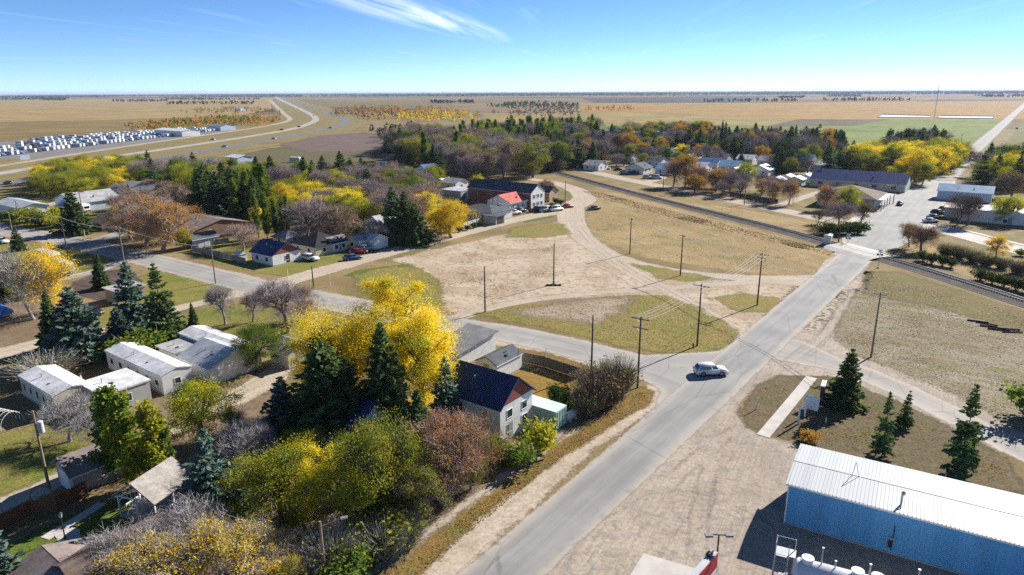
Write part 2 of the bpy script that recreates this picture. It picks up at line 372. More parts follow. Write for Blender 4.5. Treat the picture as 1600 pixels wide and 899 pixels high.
# --- lagoon cells
b = NB('pond_water'); M_water = b.done(b.bsdf((.60, .64, .66), .3, spec=.6))  # pale base colour paints in the bright sky reflected on the water
for q in ([(1372, 184), (1380, 179.5), (1454, 181.5), (1452, 184.5)], [(1464, 185), (1470, 181.5), (1552, 182.5), (1550, 186)]):
    g = [G(*p) for p in q]; c = sum(g, Vector()) / 4
    tag(MB().face([(p.x, p.y, .12) for p in g]).build('lagoon', M_water), kind='structure')
    mb = MB(); o = [c + (p - c) * 1.06 for p in g]
    for i in range(4):
        a, d, e, f_ = g[i], g[(i + 1) % 4], o[(i + 1) % 4], o[i]; n_ = (f_ - a) * .5
        mb.face([(a.x, a.y, .1), (d.x, d.y, .1), (d.x + n_.x, d.y + n_.y, 1.0), (a.x + n_.x, a.y + n_.y, 1.0)]); mb.face([(a.x + n_.x, a.y + n_.y, 1.0), (d.x + n_.x, d.y + n_.y, 1.0), (e.x, e.y, .08), (f_.x, f_.y, .08)])
    tag(mb.build('lagoon_bank', paint('bank_soil', (.13, .1, .07), .95)), kind='structure')
# --- highway
M_hw = asphalt_mat('highway_asphalt', (.15, .155, .165), EA(.6, .3), .2)
M_conc = asphalt_mat('highway_concrete', (.36, .33, .29), EA(.6, .3), .2)
M_verge = grass_mat('highway_verge', [(.23, .18, .08), (.2, .165, .075), (.13, .13, .045), (.17, .13, .075)], .03)
sheet('highway_verge', M_verge, .10, [[(-60, 300), (-60, 252), (200, 222), (330, 203), (440, 183), (425, 165), (428, 153), (450, 153), (500, 165), (560, 180), (575, 192), (540, 208), (470, 222), (400, 232), (200, 268), (60, 300)]], cell=4, margin=0)
sheet('highway', M_hw, .15, (), [([(-60, 300), (0, 290), (57, 280), (200, 257), (300, 240), (400, 222.5), (455, 212.5), (505, 203), (533, 195), (540, 189.5), (530, 183), (490, 171), (458, 161), (440, 154.5), (434, 151)], [5.2] * 10 + [5.5, 6, 8, 12, 16])], cell=1.6, margin=1)
sheet('highway', M_conc, .16, (), [([(-60, 280), (0, 272), (58, 262), (240, 236), (400, 212), (460, 201), (489, 191), (493, 185), (482, 177), (455, 164), (440, 157), (430, 151.5)], [5] * 7 + [5, 5.5, 7, 10, 14])], cell=1.6, margin=1)
M_grav = dirt_mat('gravel_road', (.40, .345, .275), (.36, .30, .235), (.43, .375, .30), EA(.7, .3), True, .4)
sheet('service_road', M_grav, .17, (), [([(-60, 268), (0, 260), (120, 241), (240, 223), (345, 208), (400, 200), (440, 192.5), (453, 186.5), (445, 179), (430, 165), (422, 157)], [4, 4, 4, 4, 4, 4, 4, 4, 4.5, 6, 9])], cell=1.6, margin=1)
sheet('rough_pasture', grass_mat('rough_pasture', [(.125, .11, .055), (.105, .095, .05), (.10, .115, .035), (.10, .08, .05)], .03, EA(4, 1.5, .1)), .09, [[(385, 240), (520, 214), (640, 206), (665, 230), (640, 262), (560, 275), (440, 275), (385, 262)]], cell=3, margin=8)
# --- brown stockpile yard beside the highway
sheet('yard_soil', dirt_mat('yard_soil', (.13, .095, .085), (.16, .115, .09), (.1, .075, .07), EA(4, 1, .1), specks=.8), .11, [[(435, 226), (500, 212), (570, 207), (612, 218), (615, 230), (580, 238), (480, 238)]], cell=3, margin=6)
sheet('lot_gravel', dirt_mat('dealer_lot', (.17, .16, .16), (.21, .2, .19), (.14, .13, .13), EA(3, 1, .1)), .12, [[(-80, 252), (-80, 232), (60, 216), (240, 205), (345, 196), (365, 202), (330, 210), (200, 229), (60, 249)]], cell=3, margin=5)

# --- town lawns and rough grass
G_DRY = [(.27, .20, .095), (.225, .165, .075), (.15, .145, .045), (.20, .155, .10)]
G_LAWN = [(.22, .19, .055), (.165, .165, .042), (.11, .155, .026), (.20, .15, .065)]
G_LUSH = [(.12, .145, .03), (.095, .14, .025), (.075, .14, .018), (.12, .105, .035)]
G_GOLD = [(.26, .17, .04), (.22, .135, .035), (.15, .13, .03), (.2, .12, .04)]
G_WEED = [(.19, .155, .095), (.27, .235, .18), (.155, .155, .05), (.37, .34, .295)]
M_dry = grass_mat('dry_grass', G_DRY, .05, EA(1.2, .4)); M_lawn = grass_mat('lawn_grass', G_LAWN, .07, EA(1.0, .35)); M_lush = grass_mat('lush_lawn', G_LUSH, .07, EA(1.0, .35))
M_gold = grass_mat('golden_grass', G_GOLD, .12, EA(1.0, .35)); M_weed = grass_mat('weedy_lot', G_WEED, .06, EA(2.4, .6), R(-36.5))
M_tan = grass_mat('tan_grass', [(.33, .245, .125), (.26, .185, .085), (.18, .165, .06), (.38, .32, .24)], .04, EA(2.8, .8), R(110))
Z = .004
sheet('dry_grass', M_tan, 2 * Z, [[(905, 300), (960, 300), (1310, 392), (1305, 425), (1285, 437), (1150, 425), (1000, 402), (930, 375), (912, 350), (922, 322)], [(1000, 302), (1190, 332), (1360, 364), (1335, 390), (1200, 350)], [(1390, 395), (1430, 375), (1600, 430), (1700, 470), (1600, 462)]], cell=1.2, margin=5)
sheet('lawn', M_lawn, 2 * Z, [[(-120, 322), (90, 296), (140, 310), (200, 335), (60, 362), (-120, 345)], [(-60, 380), (90, 385), (195, 402), (190, 416), (100, 432), (-60, 420)], [(150, 500), (195, 440), (255, 420), (350, 445), (362, 462), (290, 480), (210, 505), (150, 520)], [(280, 505), (330, 480), (420, 470), (480, 490), (460, 540), (320, 520)], [(290, 400), (395, 425), (470, 436), (560, 400), (600, 385), (560, 370), (300, 380)]], cell=.9)
sheet('lawn', M_lush, 3 * Z, [[(20, 850), (90, 815), (150, 790), (215, 770), (260, 800), (130, 870), (40, 930), (-20, 930)], [(640, 412), (560, 422), (535, 432), (600, 432), (665, 425)], [(815, 338), (850, 330), (862, 340), (820, 348)], [(580, 385), (520, 402), (470, 412), (540, 398)]], cell=.6)
sheet('lawn', M_lawn, 3 * Z, [[(-60, 690), (100, 655), (170, 690), (160, 720), (60, 755), (-60, 790)], [(-60, 800), (50, 770), (100, 785), (40, 820), (-60, 850)]], cell=.6)
sheet('golden_grass', M_gold, 3 * Z, [[(760, 605), (815, 578), (905, 595), (870, 625), (830, 640), (790, 625)]], cell=.4, margin=.8)
sheet('weedy_lot', M_weed, 2 * Z, [[(1300, 530), (1322, 480), (1355, 425), (1420, 430), (1600, 487), (1760, 540), (1760, 760), (1600, 680), (1440, 600), (1345, 562)]], cell=.7, margin=4)
sheet('dry_grass', grass_mat('weed_bank', [(.18, .15, .06), (.16, .125, .055), (.12, .13, .03), (.13, .10, .055)], .1, EA(1.2, .5)), 3 * Z, [[(1352, 424), (1400, 425), (1480, 448), (1600, 487), (1760, 540), (1740, 560), (1590, 515), (1450, 478), (1350, 460)]], cell=.7, margin=1.5)
# --- bare dirt of the vacant block
M_dirt = dirt_mat('bare_dirt', (.46, .385, .29), (.35, .27, .185), (.24, .17, .115), EA(2.8, .8, .5), specks=.95)
sheet('bare_dirt', M_dirt, 4 * Z, [[(612, 405), (700, 385), (820, 360), (880, 344), (905, 362), (935, 392), (1000, 420), (1090, 440), (1200, 438), (1300, 434), (1330, 450), (1230, 500), (1160, 540), (1110, 500), (1060, 462), (900, 465), (800, 475), (745, 492), (700, 500), (690, 470), (680, 440), (640, 415)]], cell=.8, margin=5)
M_road_g = dirt_mat('dirt_road', (.47, .405, .325), (.43, .365, .285), (.40, .335, .255), EA(.9, .35), True, .55, specks=.3)
sheet('dirt_road', M_road_g, 5 * Z, (), [([(395, 458), (420, 448), (500, 425), (600, 397), (700, 371), (800, 345), (870, 330), (905, 318), (912, 307), (895, 295), (862, 285), (820, 279)], [3.6, 3.6, 3.3, 3.2, 3.2, 3.2, 4.5, 5, 4.5, 4, 3.5, 3.5])], cell=.7)
sheet('dirt_track', M_road_g, 6 * Z, (), [([(893, 318), (893, 345), (912, 372), (950, 397), (1010, 415), (1090, 428), (1180, 436), (1300, 441)], [5, 4.5, 3.5, 3.0, 2.2, 2.0, 3.0, 6.0]), ([(905, 365), (945, 398), (1000, 432), (1060, 464), (1110, 493), (1150, 515), (1185, 528)], [2.5, 2.5, 2.3, 2.0, 1.8, 2.0, 4.5]), ([(690, 503), (800, 474), (900, 461), (1000, 452), (1090, 447), (1180, 440)], [1.8, 1.5, 1.5, 1.5, 1.6, 2.0])], cell=.6)
# faint wheel paths worn into the dirt
M_rut = dirt_mat('wheel_rut', (.29, .235, .175), (.27, .215, .16), (.23, .185, .135), lambda b: b.math('MULTIPLY', b.math('MULTIPLY', b.step(b.math('ADD', b.attr('sd'), b.math('MULTIPLY', b.math('SUBTRACT', b.noise(1.6, 4, .7), .5), .3)), -.02, .2), b.step(b.noise(.12, 3, .6), .35, .6)), .24))
def ruts(pts, gap=1.7, hw=.22, cell=.22, z=8 * Z):
    c = np.array(smooth_pts(P2(pts), 8)); t = np.gradient(c, axis=0); t /= np.hypot(*t.T)[:, None]; nrm = np.stack([-t[:, 1], t[:, 0]], 1)
    sheet('wheel_rut', M_rut, z, (), [([p for p in c + nrm * s], hw) for s in (-gap / 2, gap / 2)], cell=cell, margin=.25, world=True)
ruts([(700, 500), (790, 452), (840, 420), (880, 400)]); ruts([(640, 415), (720, 420), (800, 440), (860, 462)]); ruts([(900, 350), (925, 380), (975, 418), (1040, 455), (1100, 490), (1160, 525)], hw=.3)
ruts([(740, 485), (800, 460), (880, 452), (960, 450)])
# --- grass islands in the dirt
M_isl = grass_mat('island_grass', [(.24, .18, .065), (.185, .175, .045), (.145, .185, .028), (.26, .21, .15)], .09, EA(2.2, .6))
sheet('grass_island', M_isl, 7 * Z, [[(742, 491), (800, 480), (880, 472), (975, 463), (1040, 463), (1085, 478), (1125, 500), (1152, 522), (1140, 542), (1100, 552), (1050, 552), (970, 541), (860, 515)], [(985, 412), (1040, 420), (1110, 434), (1080, 440), (1035, 436)], [(1113, 466), (1160, 459), (1215, 465), (1222, 478), (1195, 490), (1150, 485)], [(800, 357), (850, 349), (880, 350), (890, 366), (850, 372), (790, 371)], [(555, 430), (610, 416), (660, 420), (690, 445), (690, 475), (640, 480), (560, 455)]], cell=.5, margin=4)
# --- stony rubble in the island's west half
sheet('rubble_patch', dirt_mat('rubble', (.34, .275, .205), (.29, .23, .165), (.21, .165, .115), EA(3.4, 2.2, .5), specks=1.0), 8 * Z, [[(800, 488), (880, 474), (990, 463), (965, 490), (930, 505), (850, 498)]], cell=.5, margin=6)
# --- gravel lot by the service yard, shoulders
M_lot = dirt_mat('gravel_lot', (.40, .345, .28), (.32, .27, .22), (.27, .24, .215), EA(1.0, .4), streaks=.3, ang=R(62), specks=.6)
sheet('gravel_lot', M_lot, 3 * Z, [[(770, 960), (850, 850), (1000, 720), (1110, 625), (1190, 555), (1290, 430), (1360, 408), (1352, 428), (1318, 490), (1300, 530), (1340, 556), (1480, 610), (1700, 735), (1700, 770), (1600, 720), (1400, 640), (1290, 590), (1215, 587), (1160, 625), (1150, 650), (1185, 680), (1250, 695), (1600, 800), (1800, 860), (1800, 1300), (830, 1300)]], cell=.7)
M_sh = dirt_mat('gravel_shoulder', (.45, .385, .305), (.41, .345, .265), (.36, .295, .22), EA(1.1, .4, .5), True, .4, specks=.5)
sheet('gravel_shoulder', M_sh, 4 * Z, (), [([(560, 1010), (690, 880), (880, 712), (1000, 630), (1060, 592)], [3.0, 2.8, 2.4, 2.2, 3]), ([(1245, 505), (1300, 440), (1322, 408), (1420, 320)], [4.5, 4.5, 4, 5.5]), ([(700, 507), (800, 526), (900, 548), (1000, 576)], 4.4), ([(-60, 352), (90, 374), (250, 410), (400, 447), (560, 480), (705, 509)], 4.6)], cell=.6)
# --- verge grass left of the main road
M_vg = grass_mat('verge_grass', [(.22, .135, .045), (.18, .115, .04), (.10, .13, .025), (.2, .14, .08)], .14, EA(.9, .4))
sheet('verge_grass', M_vg, 5 * Z, [[(560, 940), (640, 868), (740, 790), (850, 712), (940, 645), (1005, 604), (1022, 612), (1018, 632), (960, 660), (880, 715), (760, 800), (655, 900), (600, 960)], [(800, 543), (860, 553), (915, 572), (960, 590), (940, 600), (880, 588), (800, 560)]], cell=.45)
sheet('footpath', dirt_mat('old_footpath', (.42, .37, .31), (.38, .33, .27), (.24, .18, .11), EA(.5, .25, .8), True, .2), 6 * Z, (), [([(560, 905), (620, 868), (690, 815), (790, 742), (880, 675)], .45)], cell=.25, margin=.6)
# --- paved streets
M_asph = asphalt_mat('street_asphalt', (.25, .243, .232), EA(.28, .15, .9), .75); M_asph2 = asphalt_mat('avenue_asphalt', (.30, .285, .26), EA(.6, .3, .6), .8)
d0 = np.array([math.cos(R(53.2)), math.sin(R(53.2))]); p0 = np.array(G(862, 829)[:2])
PM = lambda s: p0 + d0 * s                              # the main road runs dead straight
sheet('main_road', M_asph, 9 * Z, (), [([PM(s) for s in (-30, 0, 40, 90, 138, 150, 172, 270, 330)], [3.1, 3.1, 3.6, 3.9, 4.2, 5.2, 8.6, 8.6, 5])], cell=.5, margin=.6, world=True)
sheet('country_road', asphalt_mat('far_asphalt', (.17, .16, .145), None, .2), .13, (), [([PM(s) for s in (325, 420, 650, 1300, 3500)], [5, 3.3, 3.2, 3.6, 5])], cell=2.5, margin=.0, world=True)
sheet('avenue', M_asph2, 8 * Z, [[(985, 556), (1040, 554), (1120, 550), (1185, 528), (1150, 600), (1020, 640), (1032, 606), (1000, 585)]], [([(-60, 348), (0, 357), (90, 373), (170, 391), (250, 410), (320, 428), (400, 447), (560, 481), (705, 508), (800, 523), (900, 545), (1010, 575), (1080, 600)], [4.1] * 7 + [3.9] * 3 + [3.9, 4.2, 5])], cell=.5)
sheet('side_street', M_asph2, 7 * Z, (), [([(130, 384), (185, 366), (260, 343)], 3.0), ([(95, 436), (150, 424), (200, 404)], 1.9)], cell=.6)
sheet('side_street', M_road_g, 7 * Z, (), [([(170, 515), (250, 490), (330, 470), (400, 452)], [1.6, 1.8, 2.2, 3.5])], cell=.5)
# street beyond the railway, its pavements and crossing street
sheet('cross_street', M_road_g, 7 * Z, (), [([(870, 258), (905, 265), (1000, 285), (1100, 305), (1200, 325), (1300, 345), (1385, 362)], [4, 4, 4, 4, 4, 4.5, 7]), ([(1010, 285), (1060, 272), (1120, 263)], 3), ([(1206, 325), (1245, 312), (1290, 298)], 2.2)], cell=.9)
sheet('cross_street', asphalt_mat('pale_asphalt', (.40, .37, .33), EA(.5, .3)), 7 * Z, (), [([(1410, 352), (1480, 360), (1600, 392), (1700, 418)], [6, 5.5, 5, 5])], cell=.8)
b = NB('pavement_concrete'); n = b.noise(.5, 5, .65); M_pave = b.done(b.bsdf(b.mix(b.step(n, .35, .65), (.40, .37, .33), (.50, .465, .42)), .85, normal=b.bump(b.noise(8, 3, .6), .15, .02)))
def strip3(name, pts, hw, h, mat, z0=0.0, world=False):
    """a raised strip (pavement, kerb) with real edges"""
    q = np.array(smooth_pts(pts if world else P2(pts), 4)); t = np.gradient(q, axis=0); t /= np.hypot(*t.T)[:, None]; nn = np.stack([-t[:, 1], t[:, 0]], 1)
    mb = MB(); l, r = q + nn * hw, q - nn * hw
    for i in range(len(q) - 1):
        a, b_, c_, d_ = l[i], r[i], r[i + 1], l[i + 1]
        mb.face([(*a, h), (*b_, h), (*c_, h), (*d_, h)]); mb.face([(*b_, z0), (*c_, z0), (*c_, h), (*b_, h)]); mb.face([(*d_, z0), (*a, z0), (*a, h), (*d_, h)])
    mb.face([(*l[0], z0), (*r[0], z0), (*r[0], h), (*l[0], h)]); mb.face([(*r[-1], z0), (*l[-1], z0), (*l[-1], h), (*r[-1], h)])
    return tag(mb.build(name, mat), kind='structure')
pn = np.array([-d0[1], d0[0]])
strip3('pavement', [PM(s) + pn * 10.6 for s in (180, 215, 262)], 1.5, .14, M_pave, world=True)
strip3('pavement', [PM(s) - pn * 10.4 for s in (178, 196)], 1.3, .14, M_pave, world=True)
strip3('pavement', [(1455, 351), (1500, 359), (1600, 384), (1700, 408)], .8, .14, M_pave)
strip3('footpath', [(1192, 682), (1232, 634), (1268, 590)], .75, .06, M_pave)
strip3('footpath', [(100, 838), (118, 848), (138, 862)], .7, .05, M_pave); strip3('footpath', [(70, 842), (96, 826), (130, 806), (160, 786)], .55, .05, M_pave)
MB_ = MB(); g = [G(*p) for p in ((82, 832), (100, 822), (125, 828), (124, 842), (105, 846), (88, 842))]; MB_.prism([(p.x, p.y) for p in g], 'z', 0, .062); tag(MB_.build('patio_slab', M_pave), kind='structure')
g = [G(*p) for p in ((960, 940), (1005, 866), (1100, 893), (1120, 960))]; tag(MB().prism([(p.x, p.y) for p in g], 'z', 0, .08).build('concrete_pad', M_pave), kind='structure')
# --- grass island by the blue hall
sheet('grass_island', grass_mat('hall_lawn', [(.125, .10, .055), (.15, .115, .07), (.09, .105, .03), (.13, .105, .07)], .09, EA(1.4, .45)), 4 * Z, [[(1156, 642), (1182, 604), (1212, 588), (1290, 588), (1345, 604), (1420, 636), (1500, 676), (1570, 716), (1596, 752), (1592, 790), (1560, 800), (1245, 692), (1205, 682), (1170, 668)]], cell=.4, margin=2.5)
M_sest = asphalt_mat('side_asphalt', (.29, .265, .235), EA(.7, .35, .6), .9)
sheet('side_street', M_sest, 5 * Z, (), [([(1225, 545), (1290, 565), (1345, 582), (1420, 614), (1500, 654), (1600, 705), (1800, 810)], [5.5, 3.2, 2.6, 2.5, 2.5, 2.5, 2.5])], cell=.4)
ruts([(900, 880), (960, 815), (1060, 775), (1150, 800), (1200, 830)]); ruts([(1060, 850), (1100, 790), (1110, 740), (1160, 680)]); ruts([(1000, 800), (1090, 715), (1150, 672)], hw=.3); ruts([(1225, 570), (1290, 520), (1320, 470), (1345, 432)], hw=.3); ruts([(1190, 585), (1270, 545), (1305, 500)])
ruts([(1130, 680), (1100, 760), (1090, 850), (1080, 930)], hw=.28)
# --- alleys and yards at the left
sheet('alley', M_road_g, 5 * Z, (), [([(-40, 812), (30, 780), (100, 745), (160, 712), (215, 690)], 1.7), ([(-40, 560), (30, 545), (100, 520)], [3, 2.5, 1.5]), ([(230, 690), (330, 640), (400, 605), (440, 575), (450, 545)], [1.6, 1.8, 2.6, 2, 1.6]), ([(40, 318), (100, 305), (85, 318), (50, 328)], 2.0)], cell=.5)
sheet('garden_bed', dirt_mat('garden_soil', (.105, .08, .07), (.13, .10, .09), (.085, .065, .055), EA(.6, .3), streaks=.9, ang=R(-36.5)), 5 * Z, [[(112, 442), (160, 424), (200, 420), (222, 440), (200, 462), (150, 470), (120, 460)]], cell=.5)
sheet('yard_soil', dirt_mat('yard_dirt', (.22, .165, .11), (.17, .12, .075), (.13, .1, .06), EA(1.6, .6, .5)), 3 * Z, [[(230, 620), (420, 590), (470, 660), (700, 720), (770, 720), (690, 820), (520, 900), (480, 960), (60, 960), (240, 830), (280, 760)], [(-40, 470), (60, 460), (110, 520), (60, 560), (-40, 560)]], cell=.7, margin=2)

# --- tufts of weeds and loose stones, too many to count
def tufts(name, mat, polys, n, h, wd, seed, label, cat, clump=True, flat=False):
    rs = np.random.RandomState(seed); Q = []
    for poly in polys:
        pts = np.array(P2(poly)); lo, hi = pts.min(0), pts.max(0); got = 0
        c = lo + rs.rand(max(8, n // 60), 2) * (hi - lo)
        while got < n:
            q = (c[rs.randint(0, len(c), 4000)] + rs.normal(size=(4000, 2)) * 1.6) if clump and rs.rand() < .65 else lo + rs.rand(4000, 2) * (hi - lo)
            q = q[seg_sd(q, pts) > .2][:n - got]; got += len(q); Q.append(q)
    Q = np.vstack(Q); m = len(Q); a = rs.rand(m) * 6.28; hh = h * (.4 + rs.rand(m)); w = wd * (.5 + rs.rand(m)); d = np.stack([np.cos(a), np.sin(a)], 1) * w[:, None] * .5
    if flat:                                                        # a small four-sided stone
        V = np.stack([np.column_stack([Q + np.stack([np.cos(a + k * 1.571), np.sin(a + k * 1.571)], 1) * w[:, None] * .5, np.full(m, .005)]) for k in range(4)] + [np.column_stack([Q + d * .2, hh])], 1).reshape(-1, 3)
        i = np.arange(m)[:, None] * 5; F = np.concatenate([i + np.array([[k, (k + 1) % 4, 4]]) for k in range(4)])
    else:
        ln = rs.normal(size=(m, 2)) * h * .8; V = np.stack([np.column_stack([Q - d * .5, np.zeros(m)]), np.column_stack([Q + d * .5, np.zeros(m)]), np.column_stack([Q + d + ln, hh]), np.column_stack([Q - d + ln, hh * (.7 + .3 * rs.rand(m))])], 1).reshape(-1, 3); F = np.arange(4 * m).reshape(-1, 4)
    o = link(bpy.data.objects.new(name, mesh_np(name, V, F, [mat], {'rnd': np.repeat(rs.rand(m), 5 if flat else 4)}))); return tag(o, label, cat, kind='stuff')
def tuft_mat(name, ca, cb, tr=.5):
    b = NB(name); c = b.mix(b.attr('rnd'), ca, cb); d = b.n('ShaderNodeBsdfDiffuse', {'Color': c}).outputs[0]; t = b.n('ShaderNodeBsdfTranslucent', {'Color': c}).outputs[0]
    return b.done(b.n('ShaderNodeMixShader', {0: tr, 1: d, 2: t}).outputs[0])
TW = tuft_mat('dry_weed', (.26, .21, .13), (.46, .40, .29)); TG = tuft_mat('verge_weed', (.20, .18, .06), (.44, .31, .11)); TS = tuft_mat('loose_stone', (.26, .21, .16), (.48, .42, .35), 0.0); TB = tuft_mat('brown_weed', (.24, .17, .10), (.36, .27, .17))
tufts('weeds', TW, [[(1310, 530), (1330, 480), (1360, 428), (1600, 490), (1640, 520), (1640, 690), (1440, 600), (1345, 560)]], 9000, .1, .2, 1, 'dry grey weeds over the lot right of the main road', 'weeds')
tufts('weeds', TG, [[(560, 940), (740, 792), (850, 714), (940, 648), (1005, 608), (1018, 630), (880, 715), (655, 900)]], 3500, .08, .14, 2, 'rough brown grass tufts along the road verge', 'weeds')
tufts('weeds', TB, [[(640, 420), (820, 365), (880, 350), (900, 370), (960, 410), (860, 440), (760, 470), (700, 480)]], 1600, .09, .3, 3, 'low brown weeds scattered over the bare dirt block', 'weeds')
tufts('weeds', TW, [[(925, 330), (1000, 320), (1290, 400), (1280, 432), (1000, 400), (930, 370)]], 5000, .1, .3, 4, 'pale dry grass tufts between dirt track and railway', 'weeds')
tufts('weeds', TB, [[(905, 298), (940, 302), (1050, 330), (1200, 367), (1310, 395), (1305, 402), (1190, 374), (1040, 338), (930, 308)]], 4000, .25, .35, 5, 'rank brown weeds along the foot of the railway bank', 'weeds')
tufts('weeds', TG, [[(745, 492), (800, 481), (880, 473), (975, 465), (1040, 465), (1085, 480), (1150, 522), (1140, 540), (1050, 550), (860, 514)]], 3000, .1, .25, 6, 'dry tufts on the mottled grass island', 'weeds')
tufts('loose_stones', TS, [[(800, 488), (880, 474), (990, 463), (965, 490), (930, 505), (850, 498)], [(700, 495), (690, 450), (880, 350), (930, 395), (1060, 445), (900, 462)]], 2500, .06, .2, 7, 'loose stones and clods on the bare dirt', 'stones', flat=True)
tufts('loose_stones', TS, [[(900, 870), (1060, 722), (1160, 630), (1180, 680), (1240, 695), (1200, 840), (1130, 880), (1000, 870)]], 3000, .03, .1, 8, 'loose gravel scattered over the forecourt', 'stones', flat=True)
tufts('weeds', TG, [[(1160, 642), (1186, 606), (1290, 590), (1420, 640), (1570, 720), (1590, 780), (1245, 690)]], 2500, .07, .2, 9, 'short dry tufts on the hall lawn', 'weeds')
# ================================================================== TREES
def leaf_mat(name, ca, cb, cc=None, noise=.35, thr=(.42, .6), transl=.4, hvar=.18):
    """leaf cards: two leaf colours by leaf, a third in drifts through the crown; every tree a little different"""
    b = NB(name); oc = b.obj(); rnd = b.attr('rnd'); oi = b.n('ShaderNodeObjectInfo').outputs['Random']
    c = b.mix(rnd, ca, cb)
    if cc is not None:
        off = b.n('ShaderNodeVectorMath', {0: oc, 1: b.xyz(b.math('MULTIPLY', oi, 37.0), b.math('MULTIPLY', oi, 91.0), 0.0)}, operation='ADD').outputs[0]
        f = b.math('ADD', b.math('MULTIPLY', b.noise(noise, 3, .6, off), .75), b.math('MULTIPLY', rnd, .25))
        c = b.mix(b.step(f, *thr), c, cc)
    v = b.math('ADD', 1 - hvar, b.math('MULTIPLY', oi, hvar * 2))
    c = b.mix(1, c, b.xyz(v, v, v), 'MULTIPLY')
    d = b.n('ShaderNodeBsdfDiffuse', {'Color': c}).outputs[0]; t = b.n('ShaderNodeBsdfTranslucent', {'Color': b.mix(1, c, (1.15, 1.1, .8), 'MULTIPLY')}).outputs[0]
    return b.done(b.n('ShaderNodeMixShader', {0: transl, 1: d, 2: t}).outputs[0])
def bark_mat(name, ca, cb):
    b = NB(name); n = b.noise(2.0, 4, .7, scl(b, b.obj(), 2.0, 2.0, .5)); return b.done(b.bsdf(b.mix(b.step(n, .35, .65), ca, cb), .9, spec=.15))
B_grey = bark_mat('grey_bark', (.10, .085, .075), (.17, .15, .135)); B_dark = bark_mat('dark_bark', (.05, .04, .033), (.09, .07, .058)); B_pale = bark_mat('pale_bark', (.30, .28, .24), (.42, .39, .34))
B_mauve = bark_mat('mauve_twigs', (.27, .215, .205), (.36, .295, .28)); B_rust = bark_mat('rusty_twigs', (.36, .26, .22), (.45, .335, .285)); B_ash = bark_mat('ash_twigs', (.28, .255, .245), (.38, .35, .335)); B_brown = bark_mat('brown_twigs', (.17, .135, .105), (.24, .19, .15))
L = {
 'Y': leaf_mat('yellow_leaves', (.82, .62, .03), (.74, .58, .05), (.36, .42, .055), .22, (.52, .64)),
 'Z': leaf_mat('bright_yellow_leaves', (.80, .55, .025), (.72, .50, .035), (.52, .46, .07), .25, (.5, .7)),
 'O': leaf_mat('gold_orange_leaves', (.50, .25, .03), (.42, .20, .04), (.34, .24, .07), .3),
 'R': leaf_mat('rust_leaves', (.34, .15, .06), (.28, .12, .07), (.30, .20, .08), .3),
 'L': leaf_mat('lime_leaves', (.30, .36, .03), (.22, .30, .03), (.44, .38, .04), .3),
 'V': leaf_mat('olive_leaves', (.20, .24, .045), (.15, .19, .04), (.38, .32, .04), .28, (.5, .64)),
 'G': leaf_mat('green_leaves', (.12, .20, .03), (.085, .15, .028), (.19, .23, .035), .3, transl=.38),
 'K': leaf_mat('dark_green_leaves', (.05, .088, .025), (.04, .07, .022), (.08, .105, .03), .3, transl=.28),
 'M': leaf_mat('yellow_green_mix_leaves', (.46, .40, .03), (.34, .35, .035), (.15, .21, .035), .25, (.44, .58)),
 'S': leaf_mat('spruce_needles', (.085, .13, .048), (.12, .17, .062), None, transl=.3), 'B': leaf_mat('blue_spruce_needles', (.10, .16, .125), (.14, .20, .165), None, transl=.22),
 'D': leaf_mat('brown_dry_leaves', (.24, .155, .085), (.29, .20, .10), (.20, .17, .07), .3),
}
def unit(v): return v / np.maximum(np.linalg.norm(v, axis=-1, keepdims=True), 1e-9)
def cards(cent, size, rs, up=0.0, elong=1.0, dirs=None):
    """quads of random tilt at the given centres"""
    n = len(cent); nr = unit(rs.normal(size=(n, 3)) + np.array([0, 0, up]))
    a = unit(np.cross(nr, unit(rs.normal(size=(n, 3))))) if dirs is None else unit(dirs + rs.normal(size=(n, 3)) * .25)
    b_ = unit(np.cross(nr, a)); s = (size * (.6 + .8 * rs.rand(n)))[:, None] if np.ndim(size) == 0 else (size * (.6 + .8 * rs.rand(n)))[:, None]
    a, b_ = a * s * elong * .5, b_ * s * .5
    V = np.stack([cent - a - b_ * .6, cent + a * .1 - b_, cent + a + b_ * .5, cent - a * .1 + b_], 1).reshape(-1, 3)
    F = np.arange(4 * n).reshape(-1, 4); rnd = np.repeat(rs.rand(n), 4); return V, F, rnd
def tubes(segs, sides=5):
    """segs: list of (p0, p1, r0, r1)"""
    V, F = [], []; k = 0
    P0 = np.array([s[0] for s in segs], float); P1 = np.array([s[1] for s in segs], float); r0 = np.array([s[2] for s in segs]); r1 = np.array([s[3] for s in segs])
    d = unit(P1 - P0); ref = np.where(np.abs(d[:, 2:3]) > .9, np.array([[1., 0, 0]]), np.array([[0, 0, 1.]])); a = unit(np.cross(d, ref)); b_ = np.cross(d, a)
    an = np.arange(sides) * 2 * np.pi / sides; ring = a[:, None] * np.cos(an)[None, :, None] + b_[:, None] * np.sin(an)[None, :, None]
    V = np.concatenate([P0[:, None] + ring * r0[:, None, None], P1[:, None] + ring * r1[:, None, None]], 1).reshape(-1, 3)
    base = np.arange(len(segs))[:, None] * 2 * sides; j = np.arange(sides)[None]; jn = (j + 1) % sides
    F = np.stack([base + j, base + jn, base + sides + jn, base + sides + j], -1).reshape(-1, 4); return V, F
